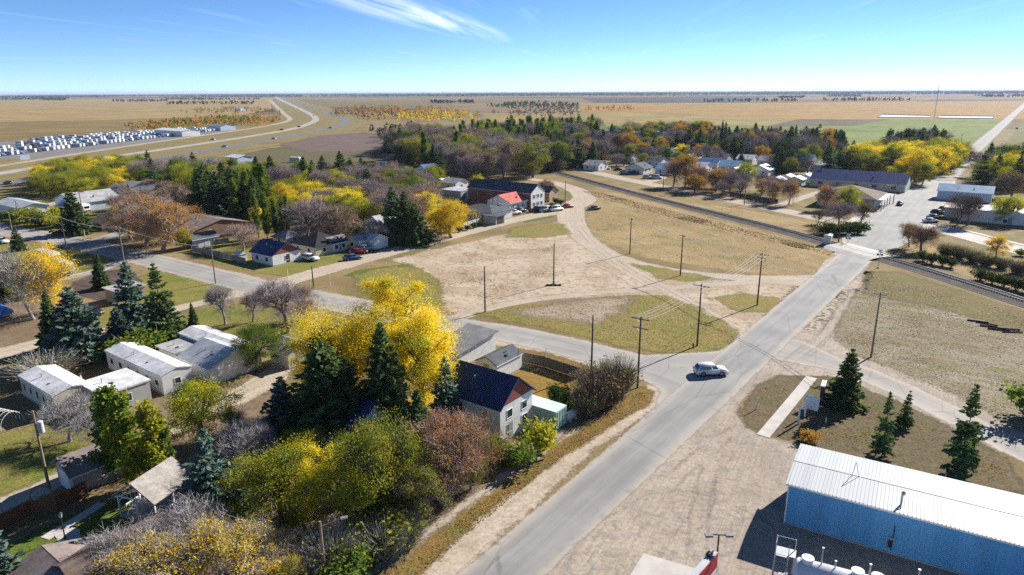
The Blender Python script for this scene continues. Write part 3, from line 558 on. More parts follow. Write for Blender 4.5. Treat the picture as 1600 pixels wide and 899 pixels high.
def skeleton(rs, h, spread, levels, trunk=.3, nl=(4, 5), ratio=.68, r0=None, upb=.35, lean=0.0):
    """branching limbs: returns segments per level and the end points"""
    segs = []; ends = []; r0 = r0 or h * .018
    def grow(p, d, ln, r, lv):
        n = 3 if lv < 2 else 2; q = p
        for i in range(n):
            d = unit(d + rs.normal(size=3) * .13 + np.array([0, 0, .05])); q2 = q + d * ln / n; segs.append((q, q2, r * (1 - .28 * i / n), r * (1 - .28 * (i + 1) / n), lv)); q = q2
        if lv == levels: ends.append((q, d)); return
        k = rs.randint(nl[0], nl[1] + 1) if lv == 0 else rs.randint(2, 5)
        a0 = rs.rand() * 6.28
        for j in range(k):
            az = a0 + j * 6.28 / k + rs.normal() * .35; t = unit(np.cross(d, np.array([.3, .2, 1.0]))); b2 = np.cross(d, t)
            out = t * math.cos(az) + b2 * math.sin(az); an = spread * (.55 + .6 * rs.rand())
            grow(q if j else q, unit(d * math.cos(an) + out * math.sin(an) + np.array([0, 0, upb * .3])), ln * ratio * (.75 + .5 * rs.rand()), r * .62, lv + 1)
        if lv > 0 and rs.rand() < .8:                       # the leader goes on
            grow(q, unit(d + rs.normal(size=3) * .2), ln * ratio * .9, r * .66, lv + 1)
    grow(np.zeros(3), unit(np.array([lean, lean * .5, 1.0])), h * trunk, r0, 0)
    z = max(e[0][2] for e in ends); k = h / (z * 1.04)
    segs = [(a * k, b_ * k, c * k, d * k, l) for a, b_, c, d, l in segs]; ends = [(a * k, d) for a, d in ends]
    return segs, ends
def dmesh(name, V, F, rnd): return mesh_np(name, V, F, [], {'rnd': rnd})
def norm_h(parts, h):
    return parts
def envelope(rs, n, h, wid, z0, shell=.55):
    """points in an uneven crown volume: lobes pushed out by direction"""
    d = unit(rs.normal(size=(n, 3))); ph = rs.rand(6) * 6.28
    lob = 1 + .16 * np.sin(3 * np.arctan2(d[:, 1], d[:, 0]) + ph[0]) + .12 * np.sin(5 * np.arctan2(d[:, 1], d[:, 0]) + ph[1] + 3 * d[:, 2]) + .1 * np.sin(6 * d[:, 2] + ph[2])
    r = (rs.rand(n) ** shell) * lob; zc = z0 + (h - z0) * .48; rz = (h - z0) * .52
    return np.stack([d[:, 0] * r * wid, d[:, 1] * r * wid, np.minimum(zc + d[:, 2] * r * rz, h)], 1)
def make_leafy(seed, h=10, spread=.75, levels=4, leaves=8200, size=.26, rad=.62, trunk=.2, drop=.0, up=.35, wid=.40, low=.13, clumps=85, tight=1.0):
    rs = np.random.RandomState(seed); segs, ends = skeleton(rs, h, spread, levels, trunk, upb=up); segs = [q[:4] for q in segs if q[4] <= 3]
    E_ = np.array([e[0] for e in ends]); C = envelope(rs, clumps, h * .97, h * wid, h * low, .34)
    nodes = np.array([q[1] for q in segs])
    for c in C:                                                     # a limb reaches every clump
        j = np.argmin(np.linalg.norm(nodes - c, axis=1) + np.maximum(0, nodes[:, 2] - c[2]) * .8); segs.append((nodes[j], c, .035 * h / 10, .012))
    tv, tf = tubes(segs, 5); n1 = int(leaves * .9); wk = .3 + rs.rand(clumps); k = rs.choice(clumps, n1, p=wk / wk.sum()); cr = (h * (.03 + .042 * rs.rand(clumps)) * tight)[k][:, None]
    c1 = C[k] + rs.normal(size=(n1, 3)) * cr * np.array([1, 1, .72]); n2 = leaves - n1; w = rs.rand(len(E_)) ** 1.5 + .08; w /= w.sum()
    c2 = E_[rs.choice(len(E_), n2, p=w)] + rs.normal(size=(n2, 3)) * rad * h / 10 * .8; c = np.vstack([c1, c2]); c = c[c[:, 2] > h * .07]; V, F, r = cards(c, size * h / 10, rs, .4)
    return mesh_np('trunk_mesh', tv, tf, [], smooth=True), dmesh('crown_mesh', V, F, r)
def make_twiggy(seed, h=8, spread=.8, levels=4, per=11, trunk=.15, leaves=0, width=.024, up=.35, wid=.42, fill=3600):
    rs = np.random.RandomState(seed); segs, ends = skeleton(rs, h, spread, levels, trunk, nl=(5, 6), upb=up, r0=h * .016); nodes = np.array([s[1] for s in segs if s[4] >= 1])
    C = envelope(rs, 150, h * .97, h * wid, h * .1, .5); extra = []
    for c in C: j = np.argmin(np.linalg.norm(nodes - c, axis=1) + np.maximum(0, nodes[:, 2] - c[2]) * 1.2); extra.append((nodes[j], c, .022, .009))
    tv, tf = tubes([s[:4] for s in segs if s[4] <= 2], 5); VV, FF, RR = [], [], []
    v2, f2 = tubes([(s[0], s[1], max(s[2], .013), max(s[3], .011)) for s in segs if s[4] > 2] + extra, 3); VV.append(v2); FF.append(f2); RR.append(rs.rand(len(v2))); k = len(v2)
    E_ = np.array([e[0] for e in ends]); D_ = np.array([e[1] for e in ends]); ce = np.array([0, 0, h * .3]); k2 = rs.randint(0, 150, fill)
    c = np.vstack([np.repeat(E_, per, 0) + rs.normal(size=(len(E_) * per, 3)) * .25 * h / 8, C[k2] + rs.normal(size=(fill, 3)) * .32 * h / 8]); d = np.vstack([np.repeat(D_, per, 0), unit(C[k2] - ce)])
    dr = unit(d + rs.normal(size=(len(c), 3)) * .7 + np.array([0, 0, .3])); ln = (.35 + .65 * rs.rand(len(c)))[:, None] * h / 8 * .9; sd = unit(np.cross(dr, rs.normal(size=(len(c), 3)))) * width * .5
    V = np.stack([c - sd, c + sd, c + dr * ln + sd * .4, c + dr * ln - sd * .4], 1).reshape(-1, 3); VV.append(V); FF.append(np.arange(len(V)).reshape(-1, 4) + k); RR.append(np.repeat(rs.rand(len(c)), 4))
    crown = dmesh('crown_mesh', np.vstack(VV), np.vstack(FF), np.concatenate(RR)); lv = None
    if leaves:
        q = np.vstack([E_, C]); q = q[rs.choice(len(q), int(len(q) * .3), replace=False)]; c = q[rs.choice(len(q), leaves)] + rs.normal(size=(leaves, 3)) * .36 * h / 8; V, F, r = cards(c, .135, rs, .3); lv = dmesh('leaf_mesh', V, F, r)
    return mesh_np('trunk_mesh', tv, tf, [], smooth=True), crown, lv
def make_spruce(seed, h=12, rad=.22, whorls=26, dens=1.0, gap=0.0, droop=.35, low=.06):
    rs = np.random.RandomState(seed); segs = [(np.array([0, 0, h * i / 8]), np.array([0, 0, h * (i + 1) / 8]), h * .013 * (1 - i / 8.3), h * .013 * (1 - (i + 1) / 8.3)) for i in range(8)]
    C, D, Sz = [], [], []; 
    for i in range(whorls):
        t = (i + rs.rand() * .7) / whorls; z = h * (low + (1 - low) * t)
        if rs.rand() < gap: continue
        L0 = h * rad * (1 - t) ** .82 + h * .008; nb = int(6 + 4 * (1 - t) + rs.rand() * 2); a0 = rs.rand() * 6.28
        for j in range(nb):
            az = a0 + j * 6.28 / nb + rs.normal() * .25; L_ = L0 * (.72 + .5 * rs.rand()); 
            if rs.rand() < .06 + gap * .4: continue
            rise = .35 * t - droop * (1 - t) * .6; o = np.array([math.cos(az), math.sin(az), 0]); side = np.array([-o[1], o[0], 0])
            end = np.array([0, 0, z]) + o * L_ + np.array([0, 0, L_ * rise]); 
            if L_ > .5: segs.append((np.array([0, 0, z]), end, .028, .01))
            m = max(3, int((5 + 11 * L_ / (h * rad)) * dens)); s = (np.arange(m) + rs.rand(m)) / m; s = .18 + .84 * s
            p = np.array([0, 0, z]) + o * (L_ * s)[:, None] + np.array([0, 0, 1]) * (L_ * (rise * s + .12 * s * s - .05))[:, None]
            lat = rs.normal(size=m) * .13 * L_ * (1.15 - s); p = p + side * lat[:, None] + np.array([0, 0, 1]) * (rs.normal(size=m) * .05 * L_ - .10 * np.abs(lat))[:, None]
            C.append(p); D.append(np.tile(o + np.array([0, 0, rise - .15]), (m, 1)) + side * (np.sign(lat) * .7)[:, None]); Sz.append(np.full(m, (.20 + .26 * (1 - t)) * h / 12))
    top = np.array([[0, 0, h * (.93 + .07 * q)] for q in rs.rand(14)]); C.append(top + rs.normal(size=top.shape) * .05); D.append(np.tile([0, 0, 1.0], (14, 1)) + rs.normal(size=(14, 3)) * .4); Sz.append(np.full(14, .2 * h / 12))
    C, D, Sz = np.vstack(C), np.vstack(D), np.concatenate(Sz)
    C2 = np.vstack([C, C + rs.normal(size=C.shape) * Sz[:, None] * .3]); V, F, r = cards(C2, np.concatenate([Sz, Sz]), rs, .6, 1.9, np.vstack([D, D + rs.normal(size=D.shape) * .5]))
    tv, tf = tubes(segs, 4); return mesh_np('trunk_mesh', tv, tf, [], smooth=True), dmesh('crown_mesh', V, F, r)
def make_poplar(seed, h=12, rad=.13, leaves=4200, size=.3):
    rs = np.random.RandomState(seed); segs = [(np.array([0, 0, h * i / 6]), np.array([0, 0, h * (i + 1) / 6]), h * .013 * (1 - i / 6.4), h * .013 * (1 - (i + 1) / 6.4)) for i in range(6)]
    C = []
    for i in range(46):
        t = .06 + .86 * rs.rand(); az = rs.rand() * 6.28; L_ = h * (.12 + .16 * rs.rand()) * (1.1 - .6 * t); o = np.array([math.cos(az), math.sin(az), 0]); p0 = np.array([0, 0, h * t]); p1 = p0 + o * h * rad * (.45 + .55 * rs.rand()) * min(1, 1.5 * (1 - t) + .25) * min(1, t * 5 + .3) + np.array([0, 0, L_])
        p1[2] = min(p1[2], h * 1.0); segs.append((p0, p1, .05, .015)); n = leaves // 46; s = rs.rand(n) ** .7
        C.append(p0 + (p1 - p0) * s[:, None] + rs.normal(size=(n, 3)) * .26 * h / 12)
    C = np.vstack(C); V, F, r = cards(C, size, rs, .2); tv, tf = tubes(segs, 5)
    return mesh_np('trunk_mesh', tv, tf, [], smooth=True), dmesh('crown_mesh', V, F, r)
def make_shrub(seed, h=2.5, w=1.5, leaves=1500, size=.2, stems=9, twigs=0):
    rs = np.random.RandomState(seed); segs = []; C = []
    for i in range(stems):
        az = i * 6.28 / stems + rs.rand(); o = np.array([math.cos(az), math.sin(az), 0]) * w * (.25 + .75 * rs.rand()); e = o + np.array([0, 0, h * (.55 + .45 * rs.rand()) * (1 - .25 * np.linalg.norm(o) / w)]); m = o * .35 + np.array([0, 0, e[2] * .55])
        segs += [(o * .08, m, .035, .025), (m, e, .025, .01)]
        for k in range(4): q = m + (e - m) * rs.rand(); segs.append((q, q + rs.normal(size=3) * .35 + np.array([0, 0, .3]), .015, .006))
        n = leaves // stems; s = rs.rand(n)[:, None] ** .6; C.append(m * .5 + (e - m * .5) * s + rs.normal(size=(n, 3)) * w * .2 * np.array([1, 1, .7]))
    C = np.vstack(C); C = C[C[:, 2] > .05]; V, F, r = cards(C, size, rs, .4)
    tv, tf = tubes(segs, 4); return mesh_np('stem_mesh', tv, tf, [], smooth=True), dmesh('crown_mesh', V, F, r)
def make_willow(seed, h=3, w=2, n=1500, width=.04, leaves=300):
    """a dense grey bush of thin upright stems"""
    rs = np.random.RandomState(seed); az = rs.rand(n) * 6.28; rr = np.sqrt(rs.rand(n)) * w; p = np.stack([np.cos(az) * rr * .45, np.sin(az) * rr * .45, np.zeros(n)], 1) + np.array([0, 0, 1]) * (rs.rand(n) * h * .45)[:, None]
    d = unit(np.stack([np.cos(az) * rr, np.sin(az) * rr, h * (.55 + .3 * rs.rand(n))], 1) + rs.normal(size=(n, 3)) * .5); ln = (h * (.25 + .5 * rs.rand(n)))[:, None]
    s = unit(np.cross(d, rs.normal(size=(n, 3)))) * width * .5; V = np.stack([p - s, p + s, p + d * ln + s * .3, p + d * ln - s * .3], 1).reshape(-1, 3); F = np.arange(4 * n).reshape(-1, 4)
    tips = (p + d * ln)[rs.choice(n, leaves)] + rs.normal(size=(leaves, 3)) * .15; v2, f2, r2 = cards(tips, .16, rs, .3)
    k = rs.choice(n, 60); tv, tf = tubes([(np.array([p[i][0] * .3, p[i][1] * .3, 0]), p[i] + d[i] * ln[i] * .4, .03, .012) for i in k], 4)
    return mesh_np('stem_mesh', tv, tf, [], smooth=True), dmesh('crown_mesh', V, F, np.repeat(rs.rand(n), 4)), dmesh('leaf_mesh', v2, f2, r2)
LIB = {
 'leafy': [(10, *make_leafy(s, 10, sp, 4, 22000, .135, .62, tr)) for s, sp, tr in ((1, .75, .2), (2, .65, .2), (3, .85, .16), (4, .7, .22), (5, .8, .17))],
 'twiggy': [(8, *make_twiggy(s, 8, sp)) for s, sp in ((11, .8), (12, .7), (13, .9), (14, .75))],
 'twiggyleaf': [(8, *make_twiggy(s, 8, sp, leaves=7500)) for s, sp in ((15, .8), (16, .7), (17, .9))],
 'spruce': [(12, *make_spruce(s, 12, r, w_, d_, g_)) for s, r, w_, d_, g_ in ((21, .22, 26, 1.0, .0), (22, .25, 24, 1.05, .06), (23, .2, 28, .9, .03), (24, .235, 22, .9, .12), (25, .27, 25, 1.1, .05), (28, .24, 20, .85, .15), (29, .21, 30, 1.1, .0))],
 'scrag': [(9, *make_spruce(s, 9, .2, 20, .75, .25, .6, .12)) for s in (26, 27)],
 'poplar': [(12, *make_poplar(s)) for s in (31, 32, 33)],
 'shrub': [(2.5, *make_shrub(s)) for s in (41, 42, 43)],
 'willow': [(3, *make_willow(s)) for s in (51, 52)],
}
_tr = random.Random(5)
NAMES = {'leafy': 'leafy_tree', 'twiggy': 'bare_tree', 'twiggyleaf': 'bare_tree', 'spruce': 'spruce_tree', 'scrag': 'spruce_tree', 'poplar': 'poplar_tree', 'shrub': 'shrub', 'willow': 'willow_bush'}
CATS = {'leafy': 'tree', 'twiggy': 'tree', 'twiggyleaf': 'tree', 'spruce': 'spruce', 'scrag': 'spruce', 'poplar': 'poplar', 'shrub': 'shrub', 'willow': 'bush'}
_joined = {}
def set_mat(o, mats):
    while len(o.data.materials) < len(mats): o.data.materials.append(None)
    for i, m in enumerate(mats): o.material_slots[i].link = 'OBJECT'; o.material_slots[i].material = m
def plant(kind, loc, h, leaf, label, group=None, bark=None, wide=1.0, var=None, parts=True):
    lib = LIB[kind]; i = _tr.randrange(len(lib)) if var is None else var % len(lib); e = lib[i]; s = h / e[0]
    bark = bark or {'leafy': B_grey, 'twiggy': B_mauve, 'twiggyleaf': B_mauve, 'spruce': B_dark, 'scrag': B_dark, 'poplar': B_grey, 'shrub': B_brown, 'willow': B_ash}[kind]
    twig = kind in ('twiggy', 'twiggyleaf', 'willow')
    root = empty('autumn_tree' if kind == 'leafy' and leaf in 'YZORM' else NAMES[kind], (loc[0], loc[1], 0), _tr.random() * 6.28); root.rotation_euler.x, root.rotation_euler.y = _tr.uniform(-.05, .05), _tr.uniform(-.05, .05); k_ = 1.18 if kind == 'spruce' else 1.0; root.scale = (s * wide * k_, s * wide * k_, s)
    tag(root, label, CATS[kind], group)
    t = link(bpy.data.objects.new('stem' if kind in ('shrub', 'willow') else 'trunk', e[1]), root); set_mat(t, [B_grey if twig and bark is B_mauve else bark])
    c = link(bpy.data.objects.new('crown', e[2]), root); set_mat(c, [bark if twig else L[leaf]])
    if len(e) > 3 and e[3] is not None:
        l = link(bpy.data.objects.new('leaves', e[3]), root); set_mat(l, [L[leaf or 'D']])
    return root
def tree(kind, px, py, top, leaf, label, group=None, **k):
    """foot seen at (px, py), tip at row top"""
    g = G(px, py); return plant(kind, g, HT(px, py, top), leaf, label, group, **k)
HOUSES = [(1032, 258), (1060, 243), (935, 264), (985, 253), (960, 247), (1175, 255), (1135, 253), (1200, 273), (1264, 262), (1290, 262), (1222, 288), (1252, 288), (1100, 270), (1150, 266), (1085, 254), (1120, 262), (1005, 270), (1212, 258), (1160, 278), (1052, 272), (670, 275), (712, 295), (222, 312), (250, 334), (305, 368), (118, 328), (599, 375)]
HC = np.array([G(*p)[:2] for p in HOUSES]); HC = np.vstack([HC, HC * (1 - 14 / np.hypot(*HC.T))[:, None]])
_spots = []
def scatter(poly, spacing, mix, seed, hr, zone, keep=None, avoid=True):
    """trees of a copse, each its own; mix: list of (weight, kind, leaf, bark, label)"""
    rs = random.Random(seed); pts = np.array(P2(poly)); lo, hi = pts.min(0), pts.max(0); got = []
    area = (hi - lo).prod(); n = 0
    for _ in range(int(area / spacing ** 2 * 9)):
        q = np.array([rs.uniform(lo[0], hi[0]), rs.uniform(lo[1], hi[1])])
        if seg_sd(q[None], pts)[0] < 0 or np.hypot(*(HC - q).T).min() < 8.5: continue
        if any((q[0] - a[0]) ** 2 + (q[1] - a[1]) ** 2 < (spacing * rs.uniform(.8, 1.15)) ** 2 for a in got): continue
        got.append(q); w = rs.uniform(0, sum(m[0] for m in mix)); j = 0
        while w > mix[j][0]: w -= mix[j][0]; j += 1
        _, kind, leaf, bark, lab = mix[j]; plant(kind, q, rs.uniform(*hr) * (1.15 if kind in ('spruce', 'poplar') else 1), leaf, lab + ' ' + zone, lab.split(',')[0] + 's ' + zone, bark=bark, wide=rs.uniform(.95, 1.35))
    return got
# --- copses
SP = lambda w=1: (w, 'spruce', 'S', None, 'dark green spruce tree'); MV = lambda w=1: (w, 'twiggy', None, B_mauve, 'bare mauve-grey twiggy tree'); RU = lambda w=1: (w, 'twiggyleaf', 'D', B_rust, 'rust-brown half-bare tree'); AS = lambda w=1: (w, 'twiggy', None, B_ash, 'bare ash-grey tree')
LI = lambda w=1: (w, 'leafy', 'L', None, 'lime green leafy tree'); YE = lambda w=1: (w, 'leafy', 'Y', None, 'yellow autumn tree'); OL = lambda w=1: (w, 'leafy', 'V', None, 'olive green leafy tree'); OR = lambda w=1: (w, 'leafy', 'O', None, 'orange autumn tree'); GR = lambda w=1: (w, 'leafy', 'K', None, 'dark green leafy tree'); GN = lambda w=1: (w, 'leafy', 'G', None, 'mid green leafy tree'); PO = lambda w=1: (w, 'poplar', 'G', None, 'tall green columnar poplar'); MX = lambda w=1: (w, 'leafy', 'M', None, 'yellow and green mottled tree')
scatter([(48, 306), (58, 284), (110, 268), (215, 266), (240, 285), (215, 300), (130, 313)], 7.5, [LI(3), OL(3), YE(1.6), MX(2), GR(.4)], 101, (7.5, 10.5), 'in the aspen grove by the highway')
scatter([(222, 300), (235, 280), (320, 276), (430, 284), (440, 306), (330, 312)], 7, [MV(1.6), SP(2), OL(1.6), GN(1.6), LI(.6), AS(1)], 102, (8, 12.5), 'in the mixed wood below the highway')
scatter([(440, 305), (480, 285), (560, 280), (640, 288), (680, 300), (660, 318), (560, 322), (480, 322)], 7.5, [MV(2.2), SP(1.8), RU(1.2), LI(.9), GN(1.4)], 103, (8, 12), 'in the wood west of the brick building')
scatter([(415, 345), (430, 318), (520, 322), (640, 325), (690, 335), (640, 360), (560, 365), (480, 352)], 7, [MV(2.2), RU(1.2), YE(1.3), OL(1.2), GN(.8), LI(.6)], 104, (7.5, 11.5), 'in the yards behind the small houses')
scatter([(300, 330), (330, 312), (400, 312), (430, 330), (410, 350), (340, 345)], 6, [SP(4), MV(.8), PO(2), GN(1.2)], 105, (10, 15), 'in the spruce clump behind the long fence')
scatter([(605, 240), (640, 222), (740, 226), (800, 240), (850, 255), (840, 280), (760, 282), (690, 278), (640, 262)], 9.5, [MV(3.4), GR(1.4), OL(1.8), RU(2), SP(.9), PO(.5)], 106, (11, 17), 'in the shelterbelt north of the brick building')
scatter([(745, 222), (830, 218), (925, 214), (935, 224), (850, 236), (760, 234)], 10, [PO(3.4), MV(1), OL(1.2), GN(1.4), SP(1)], 107, (14, 19), 'along the edge of the pasture')
scatter([(815, 268), (830, 238), (900, 228), (990, 232), (1000, 250), (905, 258), (880, 268)], 8.5, [GR(2), MV(3), SP(1.4), OL(1), RU(.8), OR(.4)], 108, (10, 16), 'among the houses behind the railway')
scatter([(905, 250), (1000, 232), (1060, 228), (1180, 240), (1200, 262), (1120, 262), (1040, 262), (960, 262)], 10.5, [GR(1.4), MV(2.2), SP(1.2), OL(1), RU(.8), OR(1), YE(.4)], 109, (7, 11), 'in the gardens beyond the railway street')
scatter([(1055, 240), (1075, 228), (1180, 226), (1310, 232), (1320, 246), (1200, 250), (1100, 247)], 8.5, [SP(4), GR(1), MV(1), OR(.5)], 110, (10, 15), 'in the dark belt along the pasture')
scatter([(960, 226), (990, 212), (1100, 212), (1130, 224), (1050, 226)], 10, [MV(2.4), OR(.9), OL(1), GR(1.2), SP(.4)], 111, (10, 15), 'behind the school')
scatter([(1385, 240), (1460, 232), (1480, 238), (1440, 248), (1390, 250)], 6, [SP(4), MV(1)], 112, (11, 15), 'in the clump at the end of the main street')
scatter([(1335, 262), (1370, 250), (1470, 245), (1508, 255), (1480, 275), (1420, 276), (1360, 275)], 8, [OL(1.6), YE(2), LI(1.4), GN(1), OR(.7)], 113, (10, 14), 'behind the long store')
scatter([(1525, 280), (1545, 262), (1620, 258), (1660, 290), (1600, 300), (1540, 298)], 8, [GN(1.8), SP(1.4), MV(1.2), YE(.6), LI(.8)], 114, (9, 13), 'right of the main street')
scatter([(1190, 262), (1300, 252), (1345, 262), (1290, 272), (1200, 275)], 8.5, [MV(1.6), GR(1.2), OR(.8), SP(1.2), OL(.5)], 115, (8, 12), 'around the blue house')
scatter([(180, 330), (190, 312), (240, 305), (300, 320), (290, 345), (250, 360), (200, 352)], 7, [RU(2), MV(2), OR(.9), GN(.5)], 116, (6.5, 9), 'in the gardens by the avenue')
scatter([(1060, 300), (1100, 288), (1180, 296), (1215, 312), (1150, 312)], 8.5, [MV(2), OR(1.2), RU(1)], 117, (6, 9), 'along the railway street')
# --- trees that stand on their own or can be told apart
T = tree
T('spruce', 118, 366, 296, 'S', 'big dark spruce on the street corner behind the triple-armed pole', wide=1.15, var=4)
T('spruce', 30, 392, 354, 'S', 'dark spruce beside the parked white car on the avenue', var=1)
T('spruce', 82, 405, 378, 'S', 'small dark spruce behind the pale camper', var=2)
T('spruce', 158, 452, 398, 'S', 'slim spruce at the edge of the dug garden', var=2)
T('spruce', 213, 525, 410, 'B', 'blue-tinged spruce, taller of the pair behind the white mobile homes', wide=.95, var=1)
T('spruce', 262, 535, 412, 'S', 'dark green spruce, right of the pair behind the white mobile homes', wide=.9, var=3)
T('spruce', 190, 540, 480, 'B', 'short bushy blue spruce at the foot of the tall pair', wide=1.25, var=4)
T('spruce', 126, 560, 446, 'B', 'bluish spruce beside the golden birch', wide=1.25, var=4)
T('spruce', 84, 548, 455, 'S', 'narrow dark spruce in front of the golden birch', wide=.85, var=2)
T('spruce', 8, 470, 396, 'S', 'dark spruce left of the golden birch', wide=1.2, var=0)
T('spruce', 303, 508, 473, 'S', 'small pointed cedar on the lawn by the bare tree', wide=.8, var=0)
T('spruce', 443, 695, 588, 'B', 'blue-green spruce in the clearing left of the giant yellow tree', wide=1.15, var=4)
T('spruce', 335, 815, 668, 'B', 'big blue spruce right of the summerhouse', wide=1.05, var=3)
T('spruce', 372, 800, 735, 'S', 'small dark spruce crowding the big blue spruce', wide=1.4, var=1)
T('spruce', 0, 960, 820, 'B', 'silvery blue spruce at the end of the brown board fence', wide=1.25, var=1)
T('spruce', 608, 688, 505, 'S', 'tall dark spruce in front of the giant yellow tree', wide=.95, var=0)
T('spruce', 512, 690, 530, 'S', 'broad dark spruce in the shade left of the giant yellow tree', wide=1.35, var=4)
T('spruce', 552, 700, 560, 'S', 'dark spruce between the tall one and the broad one', wide=1.2, var=3)
T('spruce', 650, 735, 610, 'S', 'dark spruce behind the rust-brown bushes', wide=1.0, var=2)
T('spruce', 700, 672, 555, 'B', 'ragged spruce left of the blue-roofed house', wide=.85, var=3)
T('spruce', 618, 380, 292, 'S', 'tall spruce over the white house by the dirt road', wide=1.0, var=1)
T('spruce', 636, 378, 300, 'S', 'spruce right of the tall one by the dirt road', wide=1.2, var=0)
T('spruce', 650, 382, 318, 'S', 'broad short spruce beside the yellow roadside tree', wide=1.3, var=4)
T('spruce', 535, 292, 236, 'S', 'lone dark spruce, taller of two by the stockyard', wide=1.1, var=1); T('spruce', 505, 294, 243, 'S', 'lone dark spruce, shorter of two by the stockyard', wide=1.2, var=0)
T('spruce', 640, 262, 228, 'S', 'narrow dark spruce near the blue-roofed bungalow', wide=.8, var=2); T('spruce', 690, 282, 235, 'S', 'dark spruce right of the blue-roofed bungalow', wide=1.0, var=3)
T('spruce', 1318, 634, 545, 'S', 'dark spruce beside the monument sign on the hall lawn', wide=.95, var=4)
T('scrag', 1378, 712, 612, 'S', 'ragged thin spruce behind the blue hall', wide=.8, var=0); T('scrag', 1411, 668, 610, 'S', 'small scraggy spruce in the middle of the hall lawn', wide=1.0, var=1)
T('scrag', 1497, 738, 598, 'S', 'tall half-bare spruce by the lawn edge', wide=.85, var=0); T('scrag', 1512, 715, 662, 'S', 'short spruce leaning on the half-bare one', wide=1.1, var=1)
for x, y, t, l in ((885, 262, 218, 'left'), (905, 262, 214, 'middle'), (925, 263, 222, 'right')): T('spruce', x, y, t, 'S', 'black-green spruce in the trio at the railway street end', 'spruces at the railway street end', wide=1.25)
for x, y, t in ((1127, 240, 188), (1133, 241, 190)): T('spruce', x, y, t, 'S', 'very tall slim spruce of the twin pair in the dark belt', 'twin slim spruces', wide=.55, var=2)
T('spruce', 1533, 300, 236, 'S', 'tall black-green spruce on the main street kerb', wide=.95, var=3); T('spruce', 1553, 296, 240, 'S', 'dark spruce just behind the kerbside one', wide=.9, var=1)
# yellow and leafy
g = G(618, 655)
def big_tree(seed, loc, h, leaf, label, leaves, spread, size=.085, rad=.75, trunk=.2, bark=B_dark, levels=5, wid=.235, low=.16):
    t, c = make_leafy(seed, h, spread, levels, leaves, size, rad, trunk, wid=wid, low=low, clumps=62, tight=.86)
    root = empty('autumn_tree', (loc[0], loc[1], 0), 0); tag(root, label, 'tree')
    a = link(bpy.data.objects.new('trunk', t), root); set_mat(a, [bark]); d = link(bpy.data.objects.new('crown', c), root); set_mat(d, [L[leaf]]); return root
big_tree(203, G(664, 657), 16.0, 'Y', 'giant golden yellow tree beside the dark sheds', 46000, .62)
big_tree(207, G(566, 648), 15.6, 'Y', 'giant golden yellow tree behind the broad dark spruce', 44000, .6)
big_tree(211, G(618, 624), 16.6, 'Y', 'tallest golden yellow tree between its two giant neighbours', 46000, .6)
big_tree(219, G(500, 640), 12.5, 'Y', 'lower golden yellow tree at the left of the giant ones', 34000, .66)
T('leafy', 712, 600, 566, 'Z', 'small bright yellow sapling beside the white shed')
T('leafy', 75, 490, 385, 'Z', 'golden birch with pale trunks beside the blue spruce', bark=B_pale, wide=.95, var=1); T('twiggy', 52, 500, 388, None, 'bare pale birch entwined with the golden one', bark=B_pale, wide=.8)
T('leafy', 405, 580, 508, 'G', 'round light green tree by the gravel drive', wide=1.15, var=2)
T('shrub', 215, 560, 515, 'G', 'green bush at the foot of the spruce pair', wide=1.5); T('shrub', 160, 556, 535, 'L', 'lime bush beside the white mobile home roof end')
T('leafy', 318, 690, 598, 'M', 'wide yellow-green tree beside the poplars', wide=1.35, var=2)
T('poplar', 182, 752, 608, 'G', 'green columnar poplar, leftmost of the row by the garage', wide=1.35); T('poplar', 212, 762, 618, 'M', 'yellowing columnar poplar in the middle of the row', wide=1.3); T('poplar', 245, 765, 630, 'L', 'lime columnar poplar nearest the summerhouse', wide=1.4)
T('poplar', 268, 755, 648, 'G', 'short green poplar at the end of the row', wide=1.1)
T('leafy', 440, 822, 694, 'M', 'yellow-green round tree below the dark roof', wide=1.1, var=0); T('leafy', 490, 805, 702, 'Y', 'bright yellow tree next to the yellow-green one', wide=.9, var=4)
T('leafy', 590, 812, 655, 'V', 'olive green tree in the roadside thicket', wide=.82, var=3); T('leafy', 545, 835, 712, 'L', 'lime green tree in front of the olive one', wide=.85, var=2); T('leafy', 632, 800, 692, 'M', 'yellowish tree on the right of the roadside thicket', wide=.9, var=1); T('leafy', 565, 770, 668, 'G', 'green tree behind the dark navy roof', wide=.9, var=4)
T('twiggyleaf', 428, 905, 838, 'Z', 'golden half-bare tree beside the wooden lamp post', wide=1.35, var=2, bark=B_ash); T('leafy', 455, 915, 868, 'Y', 'low golden tree at the lamp post foot', wide=1.2, var=1); T('twiggyleaf', 330, 930, 815, 'Z', 'orange-yellow half-bare tree over the brown roof', wide=1.3, var=1, bark=B_ash); T('twiggy', 300, 900, 800, None, 'bare grey tree in front of the summerhouse', bark=B_ash, wide=1.3); T('leafy', 395, 880, 815, 'M', 'low yellow-green tree behind the golden half-bare one', wide=1.1); T('twiggy', 215, 925, 828, None, 'bare grey tree over the brown roof', bark=B_ash, wide=1.2); T('twiggyleaf', 262, 960, 846, 'Z', 'golden half-bare tree at the brown roof ridge', wide=1.2, var=0, bark=B_ash)
T('twiggyleaf', 708, 765, 640, 'R', 'rust-pink half-bare tree left of the blue-roofed house', bark=B_rust, wide=.95, var=0); T('twiggyleaf', 752, 746, 655, 'R', 'rusty bare tree at the corner of the blue-roofed house', bark=B_brown, wide=1.0, var=1); T('leafy', 735, 765, 690, 'V', 'thin yellow-olive tree on the footpath edge', wide=.6); T('twiggyleaf', 655, 812, 720, 'V', 'thin dark tree with few green leaves by the footpath', bark=B_brown, wide=.9); T('twiggy', 690, 790, 712, None, 'bare brown tree beside the footpath bend', bark=B_brown)
